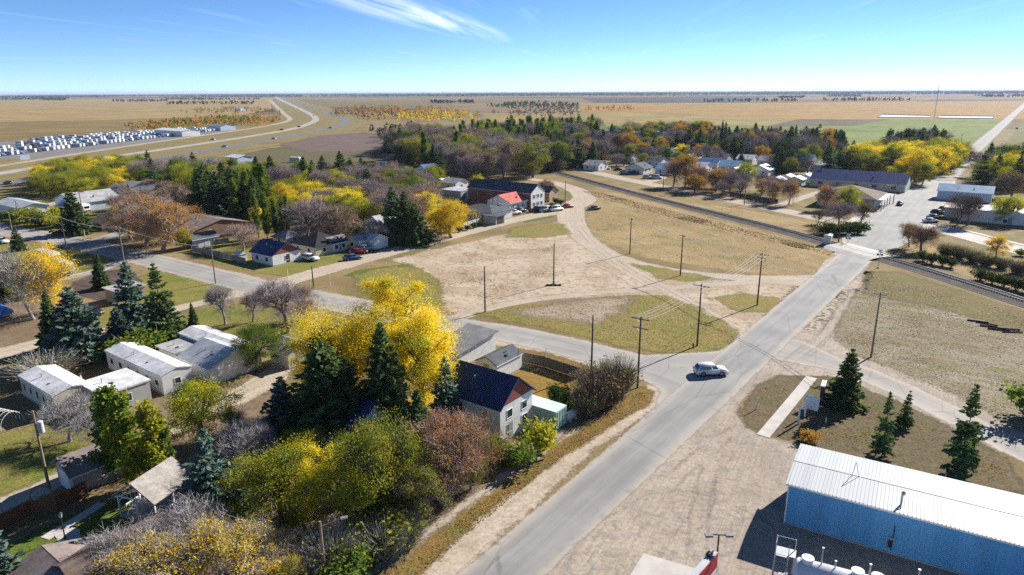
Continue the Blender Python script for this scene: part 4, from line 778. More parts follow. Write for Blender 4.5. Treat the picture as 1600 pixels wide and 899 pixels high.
T('twiggy', 450, 520, 440, None, 'bare mauve tree at the street corner', bark=B_mauve, wide=1.1); T('twiggy', 352, 507, 448, None, 'thin bare tree on the lawn by the cedar', bark=B_ash, wide=.8, var=1); T('twiggy', 395, 503, 452, None, 'thin bare tree behind the mobile home', bark=B_mauve, wide=.8, var=3); T('twiggyleaf', 478, 500, 448, 'D', 'reddish bare tree beside the corner tree', bark=B_rust)
T('twiggy', 290, 600, 570, None, 'small bare white-twigged shrub between the mobile homes', bark=B_ash); T('twiggy', 110, 690, 618, None, 'bare grey tree over the near mobile home', bark=B_ash, wide=1.3); T('twiggy', 150, 700, 640, None, 'bare grey tree above the brown-roofed garage', bark=B_ash, wide=1.2); T('willow', 75, 592, 552, 'V', 'large grey bush behind the near mobile home', wide=1.7); T('willow', 100, 580, 560, 'D', 'grey bush beside the blue spruce', wide=1.4)
T('twiggy', 388, 745, 660, None, 'bare grey tree right of the big blue spruce', bark=B_ash, wide=1.15); T('twiggy', 375, 690, 640, None, 'bare grey bush-like tree in the clearing', bark=B_ash)
T('shrub', 772, 716, 685, 'G', 'green bush under the two-storey house wall', wide=1.3); T('leafy', 758, 728, 672, 'M', 'small yellow-green tree in front of the two-storey house', wide=.9); T('leafy', 470, 745, 668, 'V', 'olive tree behind the yellow-green ones in the clearing', wide=1.0)
# thicket along the road and by the corner
for x, y, t, k, lf in ((935, 628, 570, 'willow', 'D'), (965, 612, 560, 'willow', 'V'), (925, 640, 592, 'willow', 'D'), (912, 650, 612, 'willow', 'V'), (925, 612, 575, 'willow', 'D'), (950, 632, 585, 'willow', 'D')):
    T(k, x, y, t, lf, 'dense grey-brown willow bush at the road corner', 'willow bushes at the road corner', bark=B_brown, wide=.9)
for x, y, t in ((868, 628, 598), (895, 640, 608)): T('shrub', x, y, t, 'K', 'dark green bush behind the pale green container', 'dark bushes by the container', wide=1.1)
T('shrub', 848, 705, 655, 'L', 'yellow bush in front of the pale green container', wide=1.0); T('shrub', 805, 730, 690, 'G', 'green bush at the white house corner', wide=1.2)
for x, y, t, lf in ((560, 880, 838, 'G'), (595, 850, 800, 'V'), (530, 900, 860, 'V'), (615, 838, 780, 'V'), (575, 860, 820, 'L'), (640, 822, 790, 'V'), (545, 905, 855, 'G')): T('shrub', x, y, t, lf, 'green bush in the thicket along the footpath', 'bushes along the footpath', wide=1.4)
for x, y, t in ((480, 905, 855), (520, 885, 825), (600, 868, 815), (632, 850, 805)): T('willow', x, y, t, 'V', 'grey-green bush in the thicket along the footpath', 'grey bushes along the footpath', wide=1.1)
# middle distance
T('leafy', 705, 372, 312, 'Z', 'big yellow roadside tree left of the white fence', wide=1.3, var=2); T('leafy', 690, 368, 322, 'Y', 'yellow tree behind the roadside one', wide=1.1, var=0); T('leafy', 672, 350, 300, 'Y', 'yellow-topped tree behind the spruces'); T('leafy', 595, 355, 318, 'Y', 'golden tree behind the white garage', wide=1.1); T('leafy', 550, 362, 325, 'M', 'pale yellow tree behind the beige house', wide=1.1)
T('leafy', 490, 316, 278, 'L', 'bright lime tree near the lone spruces', wide=1.4, var=2); T('leafy', 405, 362, 320, 'Y', 'yellow tree beside the spruce clump', wide=.8)
for x, y, t in ((405, 372, 296), (418, 376, 302), (432, 372, 310), (442, 372, 318), (452, 370, 306)): T('poplar', x, y, t, 'G', 'grey-green columnar poplar in the row behind the blue-roofed cottage', 'poplars behind the cottage', wide=.85)
T('twiggy', 480, 372, 306, None, 'big mauve bare tree behind the beige house', bark=B_mauve, wide=1.3, var=2); T('twiggyleaf', 525, 375, 318, 'D', 'brown-mauve bare tree right of the big mauve one', bark=B_rust, wide=1.2); T('twiggy', 580, 384, 345, None, 'bare tree over the pale shed', bark=B_mauve, wide=1.3); T('twiggy', 380, 392, 350, None, 'pinkish bare tree in the fenced yard', bark=B_rust, wide=1.35, var=0)
T('leafy', 655, 312, 277, 'L', 'lime tree near the blue-roofed bungalow', wide=1.2); T('leafy', 748, 300, 272, 'L', 'bright green tree beside the big brick building', wide=.85, var=1); T('twiggyleaf', 855, 306, 280, 'O', 'small orange tree at the brick building corner', bark=B_rust, wide=1.1)
for x, y, t in ((228, 385, 312), (255, 392, 318), (205, 375, 318), (270, 378, 322), (235, 370, 305)): T('twiggyleaf', x, y, t, 'O', 'pink and orange half-bare tree on the avenue lawn', 'half-bare trees on the avenue lawn', bark=B_rust, wide=1.35)
T('leafy', 288, 390, 357, 'L', 'lime tree beside the small white garage', wide=.9); T('leafy', 160, 320, 290, 'G', 'round green tree beside the two-gabled house', wide=1.0); T('leafy', 140, 316, 290, 'M', 'pale yellow tree beside the two-gabled house', wide=1.2); T('spruce', 203, 316, 288, 'S', 'small spruce behind the grey roof', wide=.9); T('leafy', 203, 296, 281, 'Z', 'small bright yellow tree behind the grey roof', wide=.6)
for x, y, t, lf in ((45, 348, 322, 'M'), (62, 352, 326, 'V'), (80, 352, 330, 'V'), (95, 355, 332, 'L'), (88, 340, 322, 'L'), (20, 345, 325, 'G')): T('shrub', x, y, t, lf, 'yellow-olive bush in the hedge by the long white shed', 'hedge by the long white shed', wide=1.5)
T('leafy', 10, 440, 400, 'G', 'green tree at the left of the golden birch', wide=1.2)
# railway side and right-hand side
for x, y, t, lf, w_ in ((1070, 292, 237, 'O', .85), (1052, 292, 250, 'R', .9), (1092, 298, 258, 'R', 1.0), (1118, 300, 264, 'O', .95), (1140, 302, 266, 'O', .9)): T('leafy' if lf == 'O' else 'twiggyleaf', x, y, t, lf, 'orange tree in the row along the railway street', 'orange trees along the railway street', wide=w_, bark=B_rust if lf == 'R' else None)
T('leafy', 1162, 290, 254, 'L', 'bright lime round tree near the white sheds', wide=1.3, var=2)
for x, y, t in ((1205, 318, 283), (1232, 320, 280)): T('twiggyleaf', x, y, t, 'O', 'small orange street tree with sparse leaves', 'small orange street trees', bark=B_rust, wide=.9)
T('twiggyleaf', 1292, 328, 288, 'O', 'orange bare tree in front of the brown-roofed hall', bark=B_rust, wide=.8); T('leafy', 1328, 330, 290, 'M', 'yellow-green tree in front of the brown-roofed hall', wide=1.1); T('twiggy', 1310, 355, 315, None, 'bare mauve tree on the rail-side lawn', bark=B_mauve, wide=1.2); T('twiggyleaf', 1345, 348, 318, 'D', 'brown half-bare tree on the rail-side lawn', bark=B_brown, wide=1.1); T('twiggy', 1278, 350, 325, None, 'dark bare tree at the left of the rail-side lawn', bark=B_brown)
for x, y in ((1292, 366), (1308, 367), (1325, 366), (1340, 365)): T('shrub', x, y, y - 20, 'K', 'dark green juniper bush by the signal box', 'junipers by the signal box', wide=1.4)
T('leafy', 1350, 256, 232, 'Z', 'narrow golden tree behind the long store', wide=.6); T('leafy', 1322, 262, 240, 'O', 'orange tree behind the long store left end', wide=1.2)
T('leafy', 1430, 285, 232, 'Y', 'big yellow tree behind the long store', wide=1.3, var=2); T('leafy', 1400, 285, 255, 'L', 'lime round tree against the store roof', wide=1.5); T('leafy', 1440, 290, 250, 'M', 'yellow-green kerbside tree by the store', wide=1.0)
T('leafy', 1575, 350, 304, 'L', 'lime tree in front of the long white building', wide=.95, var=1); T('leafy', 1560, 350, 308, 'L', 'lime tree paired beside the other in front of the white building', wide=.8, var=3)
for x, y, t in ((1500, 350, 303), (1512, 352, 306)): T('twiggy', x, y, t, None, 'dark bare tree at the white building end', 'dark bare trees at the white building end', bark=B_brown, wide=1.0)
T('twiggyleaf', 1580, 310, 268, 'D', 'brown bare tree behind the white building', bark=B_brown, wide=1.4)
T('twiggyleaf', 1438, 394, 352, 'R', 'rust-brown spreading tree at the level crossing', bark=B_brown, wide=1.4, var=2); T('twiggyleaf', 1420, 386, 348, 'R', 'rusty tree leaning towards the main road', bark=B_brown, wide=.8)
T('leafy', 1556, 402, 366, 'Z', 'small round bright yellow tree by the pale street', wide=1.05, var=0)
for x, y, t in ((1442, 408, 390), (1456, 412, 394), (1472, 415, 398), (1486, 418, 403)): T('shrub', x, y, t, 'K', 'dark green juniper in the hedge by the track', 'juniper hedge by the track', wide=1.05)
for x, y, t in ((1532, 438, 418), (1550, 443, 424), (1568, 448, 427), (1587, 453, 431), (1606, 458, 436)): T('shrub', x, y, t, 'K', 'dark green juniper in the long hedge by the track', 'long juniper hedge by the track', wide=1.1)
for x, y, t in ((1478, 400, 380), (1498, 404, 384), (1520, 410, 390), (1540, 416, 396), (1565, 420, 402), (1590, 428, 406)): T('willow', x, y, t, 'V', 'olive-brown scrub bush between hedge and pale street', 'scrub between hedge and pale street', bark=B_brown, wide=1.15)
T('shrub', 1595, 400, 388, 'G', 'green bush at the edge of the pale street', wide=1.3); T('shrub', 1612, 655, 598, 'G', 'green bush on the weedy lot edge', wide=1.2); T('shrub', 1262, 690, 672, 'O', 'low orange bush on the hall lawn', wide=1.6)
for x, y in ((868, 253), (858, 251), (845, 250)): T('willow', x, y + 15, y - 2, 'D', 'brown bush beside the bend of the railway', 'bushes by the railway bend', bark=B_brown, wide=1.5)
for x, y in ((863, 325), (876, 320), (868, 318), (740, 357), (752, 354), (730, 360), (718, 363)): T('shrub', x, y, y - 9, 'K', 'round clipped dark bush by the dirt road', 'clipped bushes by the dirt road', wide=1.1)
# --- far woods: one mass each, of small leafy crowns
def wood(name, mat, polys, n, hr, seed, label, world=False, blobs=9, size=2.2):
    rs = np.random.RandomState(seed); C = []; Sz = []
    for poly in polys:
        pts = np.array(poly if world else P2(poly)); lo, hi = pts.min(0), pts.max(0); k = 0; tries = 0
        while k < n and tries < 400:
            q = lo + rs.rand(400, 2) * (hi - lo); q = q[seg_sd(q, pts) > 0][:n - k]; k += len(q); tries += 1
            for p in q:
                h = rs.uniform(*hr); m = blobs; zz = rs.rand(m) ** .7; a = rs.rand(m) * 6.28; rr = h * .34 * np.sqrt(rs.rand(m)) * np.sqrt(np.maximum(.08, 1 - zz ** 2))
                C.append(np.stack([p[0] + np.cos(a) * rr, p[1] + np.sin(a) * rr, h * (.12 + .86 * zz)], 1)); Sz.append(np.full(m, size * h / 8))
    C, Sz = np.vstack(C), np.concatenate(Sz); V, F, r = cards(C, Sz, rs, .5)
    o = link(bpy.data.objects.new(name, mesh_np(name, V, F, [mat], {'rnd': r}))); return tag(o, label, 'wood', kind='stuff')
wood('distant_wood', L['O'], [[(500, 176), (560, 168), (680, 170), (752, 183), (745, 190), (640, 190), (540, 186)]], 330, (6, 10), 1, 'far-off orange aspen wood beyond the highway', blobs=14)
wood('distant_wood', L['Y'], [[(590, 186), (680, 176), (752, 184), (730, 191), (640, 191)]], 110, (6, 9), 2, 'yellow fringe of the far-off aspen wood', blobs=14)
wood('distant_wood', leaf_mat('far_mauve_twigs', (.16, .12, .11), (.12, .09, .085), None), [[(510, 180), (560, 172), (660, 178), (600, 192)], [(575, 205), (650, 200), (700, 222), (640, 235), (590, 222)], [(760, 178), (900, 170), (905, 182), (840, 184)]], 90, (5, 9), 3, 'far-off bare brown scrub between fields', blobs=14)
wood('distant_wood', L['O'], [[(190, 203), (260, 193), (330, 187), (440, 188), (430, 196), (330, 200), (240, 207)]], 260, (5, 9), 4, 'orange tree belt behind the vehicle lot', blobs=14)
wood('distant_wood', L['V'], [[(195, 205), (330, 189), (400, 188), (420, 194), (330, 201)]], 90, (6, 10), 5, 'olive trees in the belt behind the vehicle lot', blobs=14)
wood('distant_wood', L['D'], [[(270, 178), (330, 170), (420, 170), (440, 180), (400, 182)]], 130, (5, 8), 6, 'brown farmyard trees in the stubble field', blobs=12)
wood('distant_wood', L['K'], [[(760, 168), (830, 163), (905, 167), (905, 171), (800, 173)]], 150, (9, 14), 7, 'dark evergreen farm shelterbelt in the fields', blobs=12)
wood('distant_wood', L['O'], [[(910, 173), (990, 171), (992, 174), (912, 176)]], 26, (7, 11), 8, 'orange trees scattered in the golden stubble', blobs=12)
FAR = leaf_mat('horizon_trees', (.05, .06, .05), (.07, .065, .055), None, transl=.1)
rs_ = random.Random(77)
def belt(dist, ln, wd):
    az = rs_.uniform(-.68, .68); c = np.array([math.tan(az) * dist, dist]); dr = np.array([1, rs_.uniform(-.12, .12)]); nn = np.array([-dr[1], dr[0]])
    return [c - dr * ln - nn * wd, c + dr * ln - nn * wd, c + dr * ln + nn * wd, c - dr * ln + nn * wd]
wood('distant_wood', FAR, [belt(rs_.uniform(2300, 4500), rs_.uniform(50, 190), rs_.uniform(6, 12)) for i in range(14)], 90, (7, 13), 9, 'short dark shelterbelts in the far fields', world=True, blobs=6, size=3.6)
wood('distant_wood', FAR, [belt(rs_.uniform(5500, 11000), rs_.uniform(500, 2200), rs_.uniform(15, 40)) for i in range(52)], 300, (9, 16), 10, 'long thin tree lines along the horizon', world=True, blobs=4, size=5.5)
# ================================================================== BUILDINGS
AX = Vector((math.cos(A1), math.sin(A1), 0)); BX_ = Vector((-math.sin(A1), math.cos(A1), 0))      # town grid: along the main road / towards the left
W_ = dict(white=(.72, .72, .70), cream=(.60, .54, .41), beige=(.50, .45, .33), grey=(.42, .42, .41), pale=(.62, .64, .62), brown=(.22, .13, .085), tan=(.46, .35, .23), blue=(.16, .27, .42), paleblue=(.50, .60, .68), green=(.42, .55, .47), dark=(.08, .075, .07), brickwall=(.26, .115, .08), greywood=(.24, .225, .205))
def siding(key, lap=.0):
    nm = key + '_siding'
    if nm in _pm: return _pm[nm]
    col = W_[key]; b = NB(nm); z = b.n('ShaderNodeSeparateXYZ', {0: b.obj()}).outputs[2]
    n = b.noise(.7, 5, .65, b.obj()); st = b.noise(1.0, 4, .6, scl(b, b.obj(), 3.0, 3.0, .25))
    c = b.mix(b.step(n, .3, .7), tuple(x * .88 for x in col), tuple(min(.85, x * 1.06) for x in col)); c = b.mix(b.math('MULTIPLY', b.step(st, .55, .75), .35), c, tuple(x * .6 for x in col))
    h = b.math('FRACT', b.math('MULTIPLY', z, 5.0)); _pm[nm] = b.done(b.bsdf(c, .7, normal=b.bump(h, .5, .03))); return _pm[nm]
def roofing(name, col, rough=.85, var=.25, metal=0.0):
    nm = name + '_roofing'
    if nm in _pm: return _pm[nm]
    b = NB(nm); o = b.obj(); br = b.n('ShaderNodeTexBrick', {'Vector': scl(b, o, 1, 1, 1), 'Scale': 3.0, 'Mortar Size': .012, 'Color1': tuple(x * .85 for x in col) + (1,), 'Color2': tuple(x * 1.12 for x in col) + (1,), 'Mortar': tuple(x * .6 for x in col) + (1,)}).outputs['Color']
    n = b.noise(.5, 5, .7, o); n2 = b.noise(6, 3, .6, o); c = b.mix(b.step(n, .3, .72), b.mix(1, br, (1 - var,) * 3, 'MULTIPLY'), b.mix(1, br, (1 + var,) * 3, 'MULTIPLY'))
    c = b.mix(b.math('MULTIPLY', b.step(n2, .6, .75), .3), c, tuple(x * .55 for x in col)); _pm[nm] = b.done(b.bsdf(c, rough, metal, spec=.12, normal=b.bump(n2, .25, .03))); return _pm[nm]
RF = dict(navy=(.032, .056, .135), ink=(.02, .048, .17), slate=(.10, .11, .125), grey=(.20, .20, .205), lightgrey=(.38, .38, .375), white=(.66, .66, .65), brown=(.15, .11, .09), mauve=(.23, .185, .17), red=(.55, .16, .13), blue=(.08, .17, .36), skyblue=(.22, .36, .52), greenwhite=(.60, .68, .63), black=(.035, .035, .04), tin=(.44, .46, .48))
def roofm(k): return roofing(k, RF[k], .45 if k in ('white', 'tin', 'red', 'skyblue', 'greenwhite', 'lightgrey') else .85)
M_glass = (lambda b: b.done(b.bsdf((.03, .035, .045), .08, spec=.8)))(NB('window_glass')); M_trim = paint('white_trim', (.74, .74, .72), .5); M_door = paint('grey_door', (.30, .29, .28), .5); M_found = paint('concrete_base', (.34, .32, .30), .9); M_darkt = paint('dark_trim', (.05, .045, .04), .5); M_steel = paint('galvanised_steel', (.42, .43, .44), .4, .6); M_blackm = paint('black_metal', (.03, .03, .032), .5)
def window(parent, o, right, up, w, h, frame=None, out=None):
    """o: centre on the wall; right, up: wall directions; out: wall normal"""
    out = out or right.cross(up); P = lambda x, z, d: o + right * x + up * z + out * d
    mb = MB(); t = .07
    def bar(x0, x1, z0, z1, d):
        i = len(mb.v); mb.v += [tuple(P(x, z, q)) for q in (-.02, d) for x, z in ((x0, z0), (x1, z0), (x1, z1), (x0, z1))]
        for q in ((4, 5, 6, 7), (0, 1, 5, 4), (1, 2, 6, 5), (2, 3, 7, 6), (3, 0, 4, 7)): mb.f.append(tuple(i + a for a in q)); mb.mi.append(0)
    bar(-w / 2 - t, w / 2 + t, h / 2, h / 2 + t, .05); bar(-w / 2 - t, w / 2 + t, -h / 2 - t, -h / 2, .07); bar(-w / 2 - t, -w / 2, -h / 2, h / 2, .05); bar(w / 2, w / 2 + t, -h / 2, h / 2, .05)
    if w > 1.1: bar(-.03, .03, -h / 2, h / 2, .04)
    f = mb.build('window', frame or M_trim, parent)
    mb = MB(); mb.face([P(-w / 2, -h / 2, .015), P(w / 2, -h / 2, .015), P(w / 2, h / 2, .015), P(-w / 2, h / 2, .015)]); mb.build('pane', M_glass, f); return f
def door(parent, o, right, up, w, h, mat, out=None, name='door'):
    out = out or right.cross(up); P = lambda x, z, d: o + right * x + up * z + out * d
    mb = MB()
    for k, (x0, x1, z0, z1, d) in enumerate([(-w / 2, w / 2, 0, h, .045)] + ([(-w / 2 + .12, w / 2 - .12, h * i / 4 + .06, h * (i + 1) / 4 - .06, .07) for i in range(4)] if w > 1.6 else [(-w / 2 + .12, w / 2 - .12, .15, h * .45, .065), (-w / 2 + .12, w / 2 - .12, h * .52, h - .14, .065)])):
        i = len(mb.v); mb.v += [tuple(P(x, z, q)) for q in (-.01, d) for x, z in ((x0, z0), (x1, z0), (x1, z1), (x0, z1))]
        for q in ((4, 5, 6, 7), (0, 1, 5, 4), (1, 2, 6, 5), (2, 3, 7, 6), (3, 0, 4, 7)): mb.f.append(tuple(i + a for a in q)); mb.mi.append(0)
    d = mb.build(name, mat, parent)
    if w <= 1.6: m2 = MB(); c = P(w / 2 - .12, h * .48, .08); m2.box(c.x - .04, c.x + .04, c.y - .04, c.y + .04, c.z - .04, c.z + .04); m2.build('handle', M_steel, d)
    return d
def roof_solid(mb, pts_low, pts_high, th=.14):
    """a slab between an eave edge and a ridge edge"""
    a, b_, c_, d_ = [Vector(p) for p in (pts_low[0], pts_low[1], pts_high[1], pts_high[0])]
    n = (b_ - a).cross(d_ - a).normalized()
    if n.z < 0: n = -n
    i = len(mb.v); mb.v += [tuple(p) for p in (a, b_, c_, d_)] + [tuple(p + n * th) for p in (a, b_, c_, d_)]
    for q in ((3, 2, 1, 0), (4, 5, 6, 7), (0, 1, 5, 4), (1, 2, 6, 5), (2, 3, 7, 6), (3, 0, 4, 7)): mb.f.append(tuple(i + k for k in q)); mb.mi.append(mb.k)
def house(near, left=None, right=None, eave=None, a=None, b=None, h=None, ridge='b', roof='gable', rise=1.6, wall='white', rcol='grey', gable=None, label='', cat='house', name='house', group=None, wf=2, wr=1, dr=None, df=None, over=.4, chimney=False, anchor='near', win=(1.0, 1.0), dcol=None, base=True, garage=None, P0=None):
    """near: photo pixel of the ground corner nearest the camera; a: extent along the main road direction, b: extent to its left.
    face f looks down-left (along b), face r looks down-right (along a)."""
    P = P0 if P0 is not None else G(*near); a = a or (G(*right) - P).length; b = b or (G(*left) - P).length; h = h or max(2.2, HT(near[0], near[1], eave))
    if anchor == 'left': P = P - BX_ * b
    root = empty(name, (P.x, P.y, 0), A1); tag(root, label, cat, group)          # local x: along a, local y: along b
    wm = siding(wall); X, Y, Zv = Vector((1, 0, 0)), Vector((0, 1, 0)), Vector((0, 0, 1)); O = over
    mb = MB(); hb = .25 if base else 0
    if roof == 'gable':
        if ridge == 'b': mb.prism([(0, hb), (a, hb), (a, h), (a / 2, h + rise), (0, h)], 'y', 0, b)
        else: mb.prism([(0, hb), (b, hb), (b, h), (b / 2, h + rise), (0, h)], 'x', 0, a)
    elif roof == 'shed': mb.prism([(0, hb), (a, hb), (a, h + rise), (0, h)], 'y', 0, b)
    else: mb.box(0, a, 0, b, hb, h)
    mb.build('wall', wm, root)
    if base: MB().box(-.03, a + .03, -.03, b + .03, 0, hb + .003).build('foundation', M_found, root)
    rm = roofm(rcol); mb = MB(); k = O
    if roof == 'gable':
        if ridge == 'b':
            dz = rise * k / (a / 2); z0 = h - dz + .03
            roof_solid(mb, [(-k, -k, z0), (-k, b + k, z0)], [(a / 2, -k, h + rise + .03), (a / 2, b + k, h + rise + .03)]); roof_solid(mb, [(a + k, -k, z0), (a + k, b + k, z0)], [(a / 2, -k, h + rise + .03), (a / 2, b + k, h + rise + .03)])
        else:
            dz = rise * k / (b / 2); z0 = h - dz + .03
            roof_solid(mb, [(-k, -k, z0), (a + k, -k, z0)], [(-k, b / 2, h + rise + .03), (a + k, b / 2, h + rise + .03)]); roof_solid(mb, [(-k, b + k, z0), (a + k, b + k, z0)], [(-k, b / 2, h + rise + .03), (a + k, b / 2, h + rise + .03)])
    elif roof == 'hip':
        m = min(a, b) / 2 * .98; z0, z1 = h + .002, h + rise
        A_ = [(-k, -k, z0), (a + k, -k, z0), (a + k, b + k, z0), (-k, b + k, z0)]
        R1, R2 = ((m, b / 2, z1), (a - m, b / 2, z1)) if a >= b else ((a / 2, m, z1), (a / 2, b - m, z1))
        lo = [(x, y, z - .16) for x, y, z in A_]
        for i in range(4): mb.face([lo[i], lo[(i + 1) % 4], A_[(i + 1) % 4], A_[i]])
        mb.face(lo[::-1])
        if a >= b: mb.face([A_[0], A_[1], R2, R1]); mb.face([A_[1], A_[2], R2]); mb.face([A_[2], A_[3], R1, R2]); mb.face([A_[3], A_[0], R1])
        else: mb.face([A_[0], A_[1], R1]); mb.face([A_[1], A_[2], R2, R1]); mb.face([A_[2], A_[3], R2]); mb.face([A_[3], A_[0], R1, R2])
    elif roof == 'shed': roof_solid(mb, [(-k, -k, h - rise * k / a + .02), (-k, b + k, h - rise * k / a + .02)], [(a + k, -k, h + rise + rise * k / a + .02), (a + k, b + k, h + rise + rise * k / a + .02)])
    else: mb.box(-k, a + k, -k, b + k, h + .002, h + .22)
    r = mb.build('roof', rm, root)
    if chimney: MB().box(a * .4, a * .4 + .5, b * .45, b * .45 + .5, h + rise * .3, h + rise + .7).build('chimney', paint('brick_chimney', (.27, .13, .09), .9), r)
    mv = MB(); zr_ = h + (rise if roof in ('gable', 'hip') else (.22 if roof == 'flat' else rise)); qx, qy = (a * .3, b * .62) if ridge == 'b' else (a * .62, b * .3); zq = h + (rise * .6 if roof == 'gable' else (rise * .45 if roof == 'hip' else (.22 if roof == 'flat' else rise * .3)))
    mv.tube((qx, qy, zq - .1), (qx, qy, zq + .45), .07, n=8); mv.tube((qx, qy, zq + .45), (qx, qy, zq + .55), .12, n=8); mv.build('vent_pipe', M_steel, r)
    mv = MB(); mv.box(qx * .8 - .2, qx * .8 + .2, qy * .55 - .2, qy * .55 + .2, zq - .35, zq + (.12 if roof != 'hip' else -.05)); mv.build('roof_vent', M_darkt, r)
    # gutters / fascia boards along the eaves
    mb = MB()
    if roof == 'gable' and ridge == 'b': mb.box(-k - .06, -k, -k, b + k, h - rise * k / (a / 2) - .06, h - rise * k / (a / 2) + .1)
    elif roof == 'gable': mb.box(-k, a + k, -k - .06, -k, h - rise * k / (b / 2) - .06, h - rise * k / (b / 2) + .1)
    if mb.v: mb.build('gutter', M_trim, r)
    ww, wh = win; zc = max(h * .55, 1.45) if h < 3.6 else h * .3
    rows = [zc] if h < 4.4 else [1.6, h - 1.3]
    for z in rows:
        for i in range(wf): window(root, Vector((0, b * (i + .6) / (wf + .2), z)), -Y, Zv, ww, wh, out=-X)
        for i in range(wr): window(root, Vector((a * (i + .6) / (wr + .2), 0, z)), X, Zv, ww, wh, out=-Y)
    if gable:                                                            # coloured gable end
        mb = MB()
        if ridge == 'b': mb.prism([(.05, h + .05), (a - .05, h + .05), (a / 2, h + rise - .06)], 'y', -.035, -.003); mb.build('gable_board', gable, root)
        else: mb.prism([(.05, h + .05), (b - .05, h + .05), (b / 2, h + rise - .06)], 'x', -.035, -.003); mb.build('gable_board', gable, root)
    if dr is not None: door(root, Vector((a * dr, 0, hb)), X, Zv, .95, 2.05, dcol or M_door, -Y)
    if df is not None: door(root, Vector((0, b * df, hb)), -Y, Zv, .95, 2.05, dcol or M_door, -X)
    for g_ in garage or ():
        f, u, w0 = g_
        if f == 'r': door(root, Vector((a * u, 0, .05)), X, Zv, w0, min(2.2, h - .3), dcol or M_trim, -Y, 'garage_door')
        else: door(root, Vector((0, b * u, .05)), -Y, Zv, w0, min(2.2, h - .3), dcol or M_trim, -X, 'garage_door')
    return root
M_red = paint('red_gable', (.20, .05, .045), .7)
H_ = house
h1 = H_((427, 417), (395, 409), (465, 406), 400, ridge='b', rise=2.3, wall='white', rcol='navy', gable=M_red, label='small white cottage with navy roof and red gable on the avenue corner', wf=2, wr=1, dr=.55, dcol=M_darkt)
h2 = H_((494, 402), (457, 394), (535, 390), 386, roof='hip', rise=2.6, wall='beige', rcol='black', label='beige bungalow with dark hipped roof beside the red-gabled cottage', wf=2, wr=2, dr=.8)
H_((520, 396), a=5, b=4, h=2.6, roof='gable', ridge='a', rise=1.2, wall='white', rcol='mauve', label='white wing with mauve roof beside the beige bungalow', wf=0, wr=2)
H_((448, 386), (430, 381), (463, 379), 374, roof='hip', rise=1.8, wall='cream', rcol='grey', label='small cream house behind the navy-roofed cottage', wf=1, wr=1)
H_((303, 389), a=7, b=4, h=2.5, ridge='a', rise=1.1, wall='white', rcol='slate', label='narrow white garage with open black doorway at the yard fence', cat='garage', name='garage', wf=0, wr=0, garage=[('f', .5, 2.8)], dcol=M_darkt)  # dark door panel stands in for the shade inside the open doorway
H_((305, 374), (270, 363), (335, 356), 361, ridge='b', rise=2.0, wall='brown', rcol='mauve', label='brown house with broad mauve roof behind the white garage', wf=2, wr=2)
H_((250, 338), (228, 331), (275, 327), 326, ridge='b', rise=1.8, wall='white', rcol='lightgrey', label='white house with pale grey roof among the pink trees', wf=2, wr=1)
H_((222, 316), (186, 305), (248, 305), 303, ridge='b', rise=2, wall='grey', rcol='grey', label='long grey-roofed house below the aspen grove', wf=2, wr=1)
H_((118, 333), (90, 326), (145, 322), 318, ridge='a', rise=2.6, wall='paleblue', rcol='lightgrey', label='pale two-gabled house behind the big corner spruce', wf=2, wr=2, chimney=True)
H_((100, 336), a=5, b=5, h=2.6, ridge='b', rise=1.6, wall='white', rcol='tin', label='white porch wing in front of the two-gabled house', wf=1, wr=1)
H_((33, 341), a=9, b=22, h=3.2, ridge='b', rise=1.2, wall='white', rcol='tin', label='long white metal shed beside the gravel drive', cat='shed', name='shed', wf=0, wr=0)
H_((160, 362), a=8, b=7, h=2.5, ridge='b', rise=1.5, wall='brown', rcol='brown', label='low red-brown house hidden behind the corner spruce', wf=1, wr=1)
H_((562, 392), (543, 387), (577, 384), 378, ridge='a', rise=.9, wall='cream', rcol='lightgrey', label='cream shed left of the small white garage', cat='shed', name='shed', wf=1, wr=1)
H_((585, 391), a=5, b=4, h=2.4, ridge='b', rise=1.2, wall='white', rcol='greenwhite', label='small white garage with arched front by the parked cars', cat='garage', name='garage', wf=0, wr=0, garage=[('r', .5, 2.6)])
H_((599, 380), a=7, b=7, h=4.8, ridge='a', rise=2.2, wall='white', rcol='lightgrey', label='tall white house behind the roadside spruces', wf=1, wr=1)
H_((769, 348), (732, 338), (786, 339), 334, roof='hip', rise=1.7, wall='pale', rcol='slate', label='grey hip-roofed house nearest the white fence', wf=2, wr=1)
H_((775, 352), a=4.5, b=5, h=2.5, roof='flat', wall='grey', rcol='slate', label='flat-topped carport in front of the grey hip-roofed house', cat='carport', name='carport', wf=0, wr=0, garage=[('r', .5, 3.4)], dcol=M_darkt)
H_((797, 333), a=12, b=10, h=3.4, ridge='a', rise=2.2, wall='white', rcol='red', label='white building with a bright red metal roof', wf=1, wr=4, dr=.1)
hb_ = H_((829, 327), (766, 311), a=8.5, h=5.6, ridge='b', rise=2.6, wall='brickwall', rcol='slate', label='large brick building with slate roof at the road bend', cat='building', name='brick_building', wf=4, wr=0)
for z in (1.5, 4.2): 
    for i in (1.9, 4.2, 6.5): window(hb_, Vector((i, -.22, z)), Vector((1, 0, 0)), Vector((0, 0, 1)), 1.2, 1.2, out=Vector((0, -1, 0)))
MB().prism([(.02, .26), (8.48, .26), (8.48, 5.62), (4.25, 8.15), (.02, 5.62)], 'y', -.2, -.003).build('white_front', siding('white'), hb_)
H_((858, 316), a=6, b=6, h=3.6, ridge='b', rise=1.8, wall='tan', rcol='slate', label='tan gabled wing right of the brick building', wf=1, wr=1)
H_((720, 313), (696, 308), (734, 307), 300, roof='flat', wall='grey', rcol='tin', label='plain grey box-shaped metal building', cat='building', name='metal_building', wf=0, wr=1, over=.05)
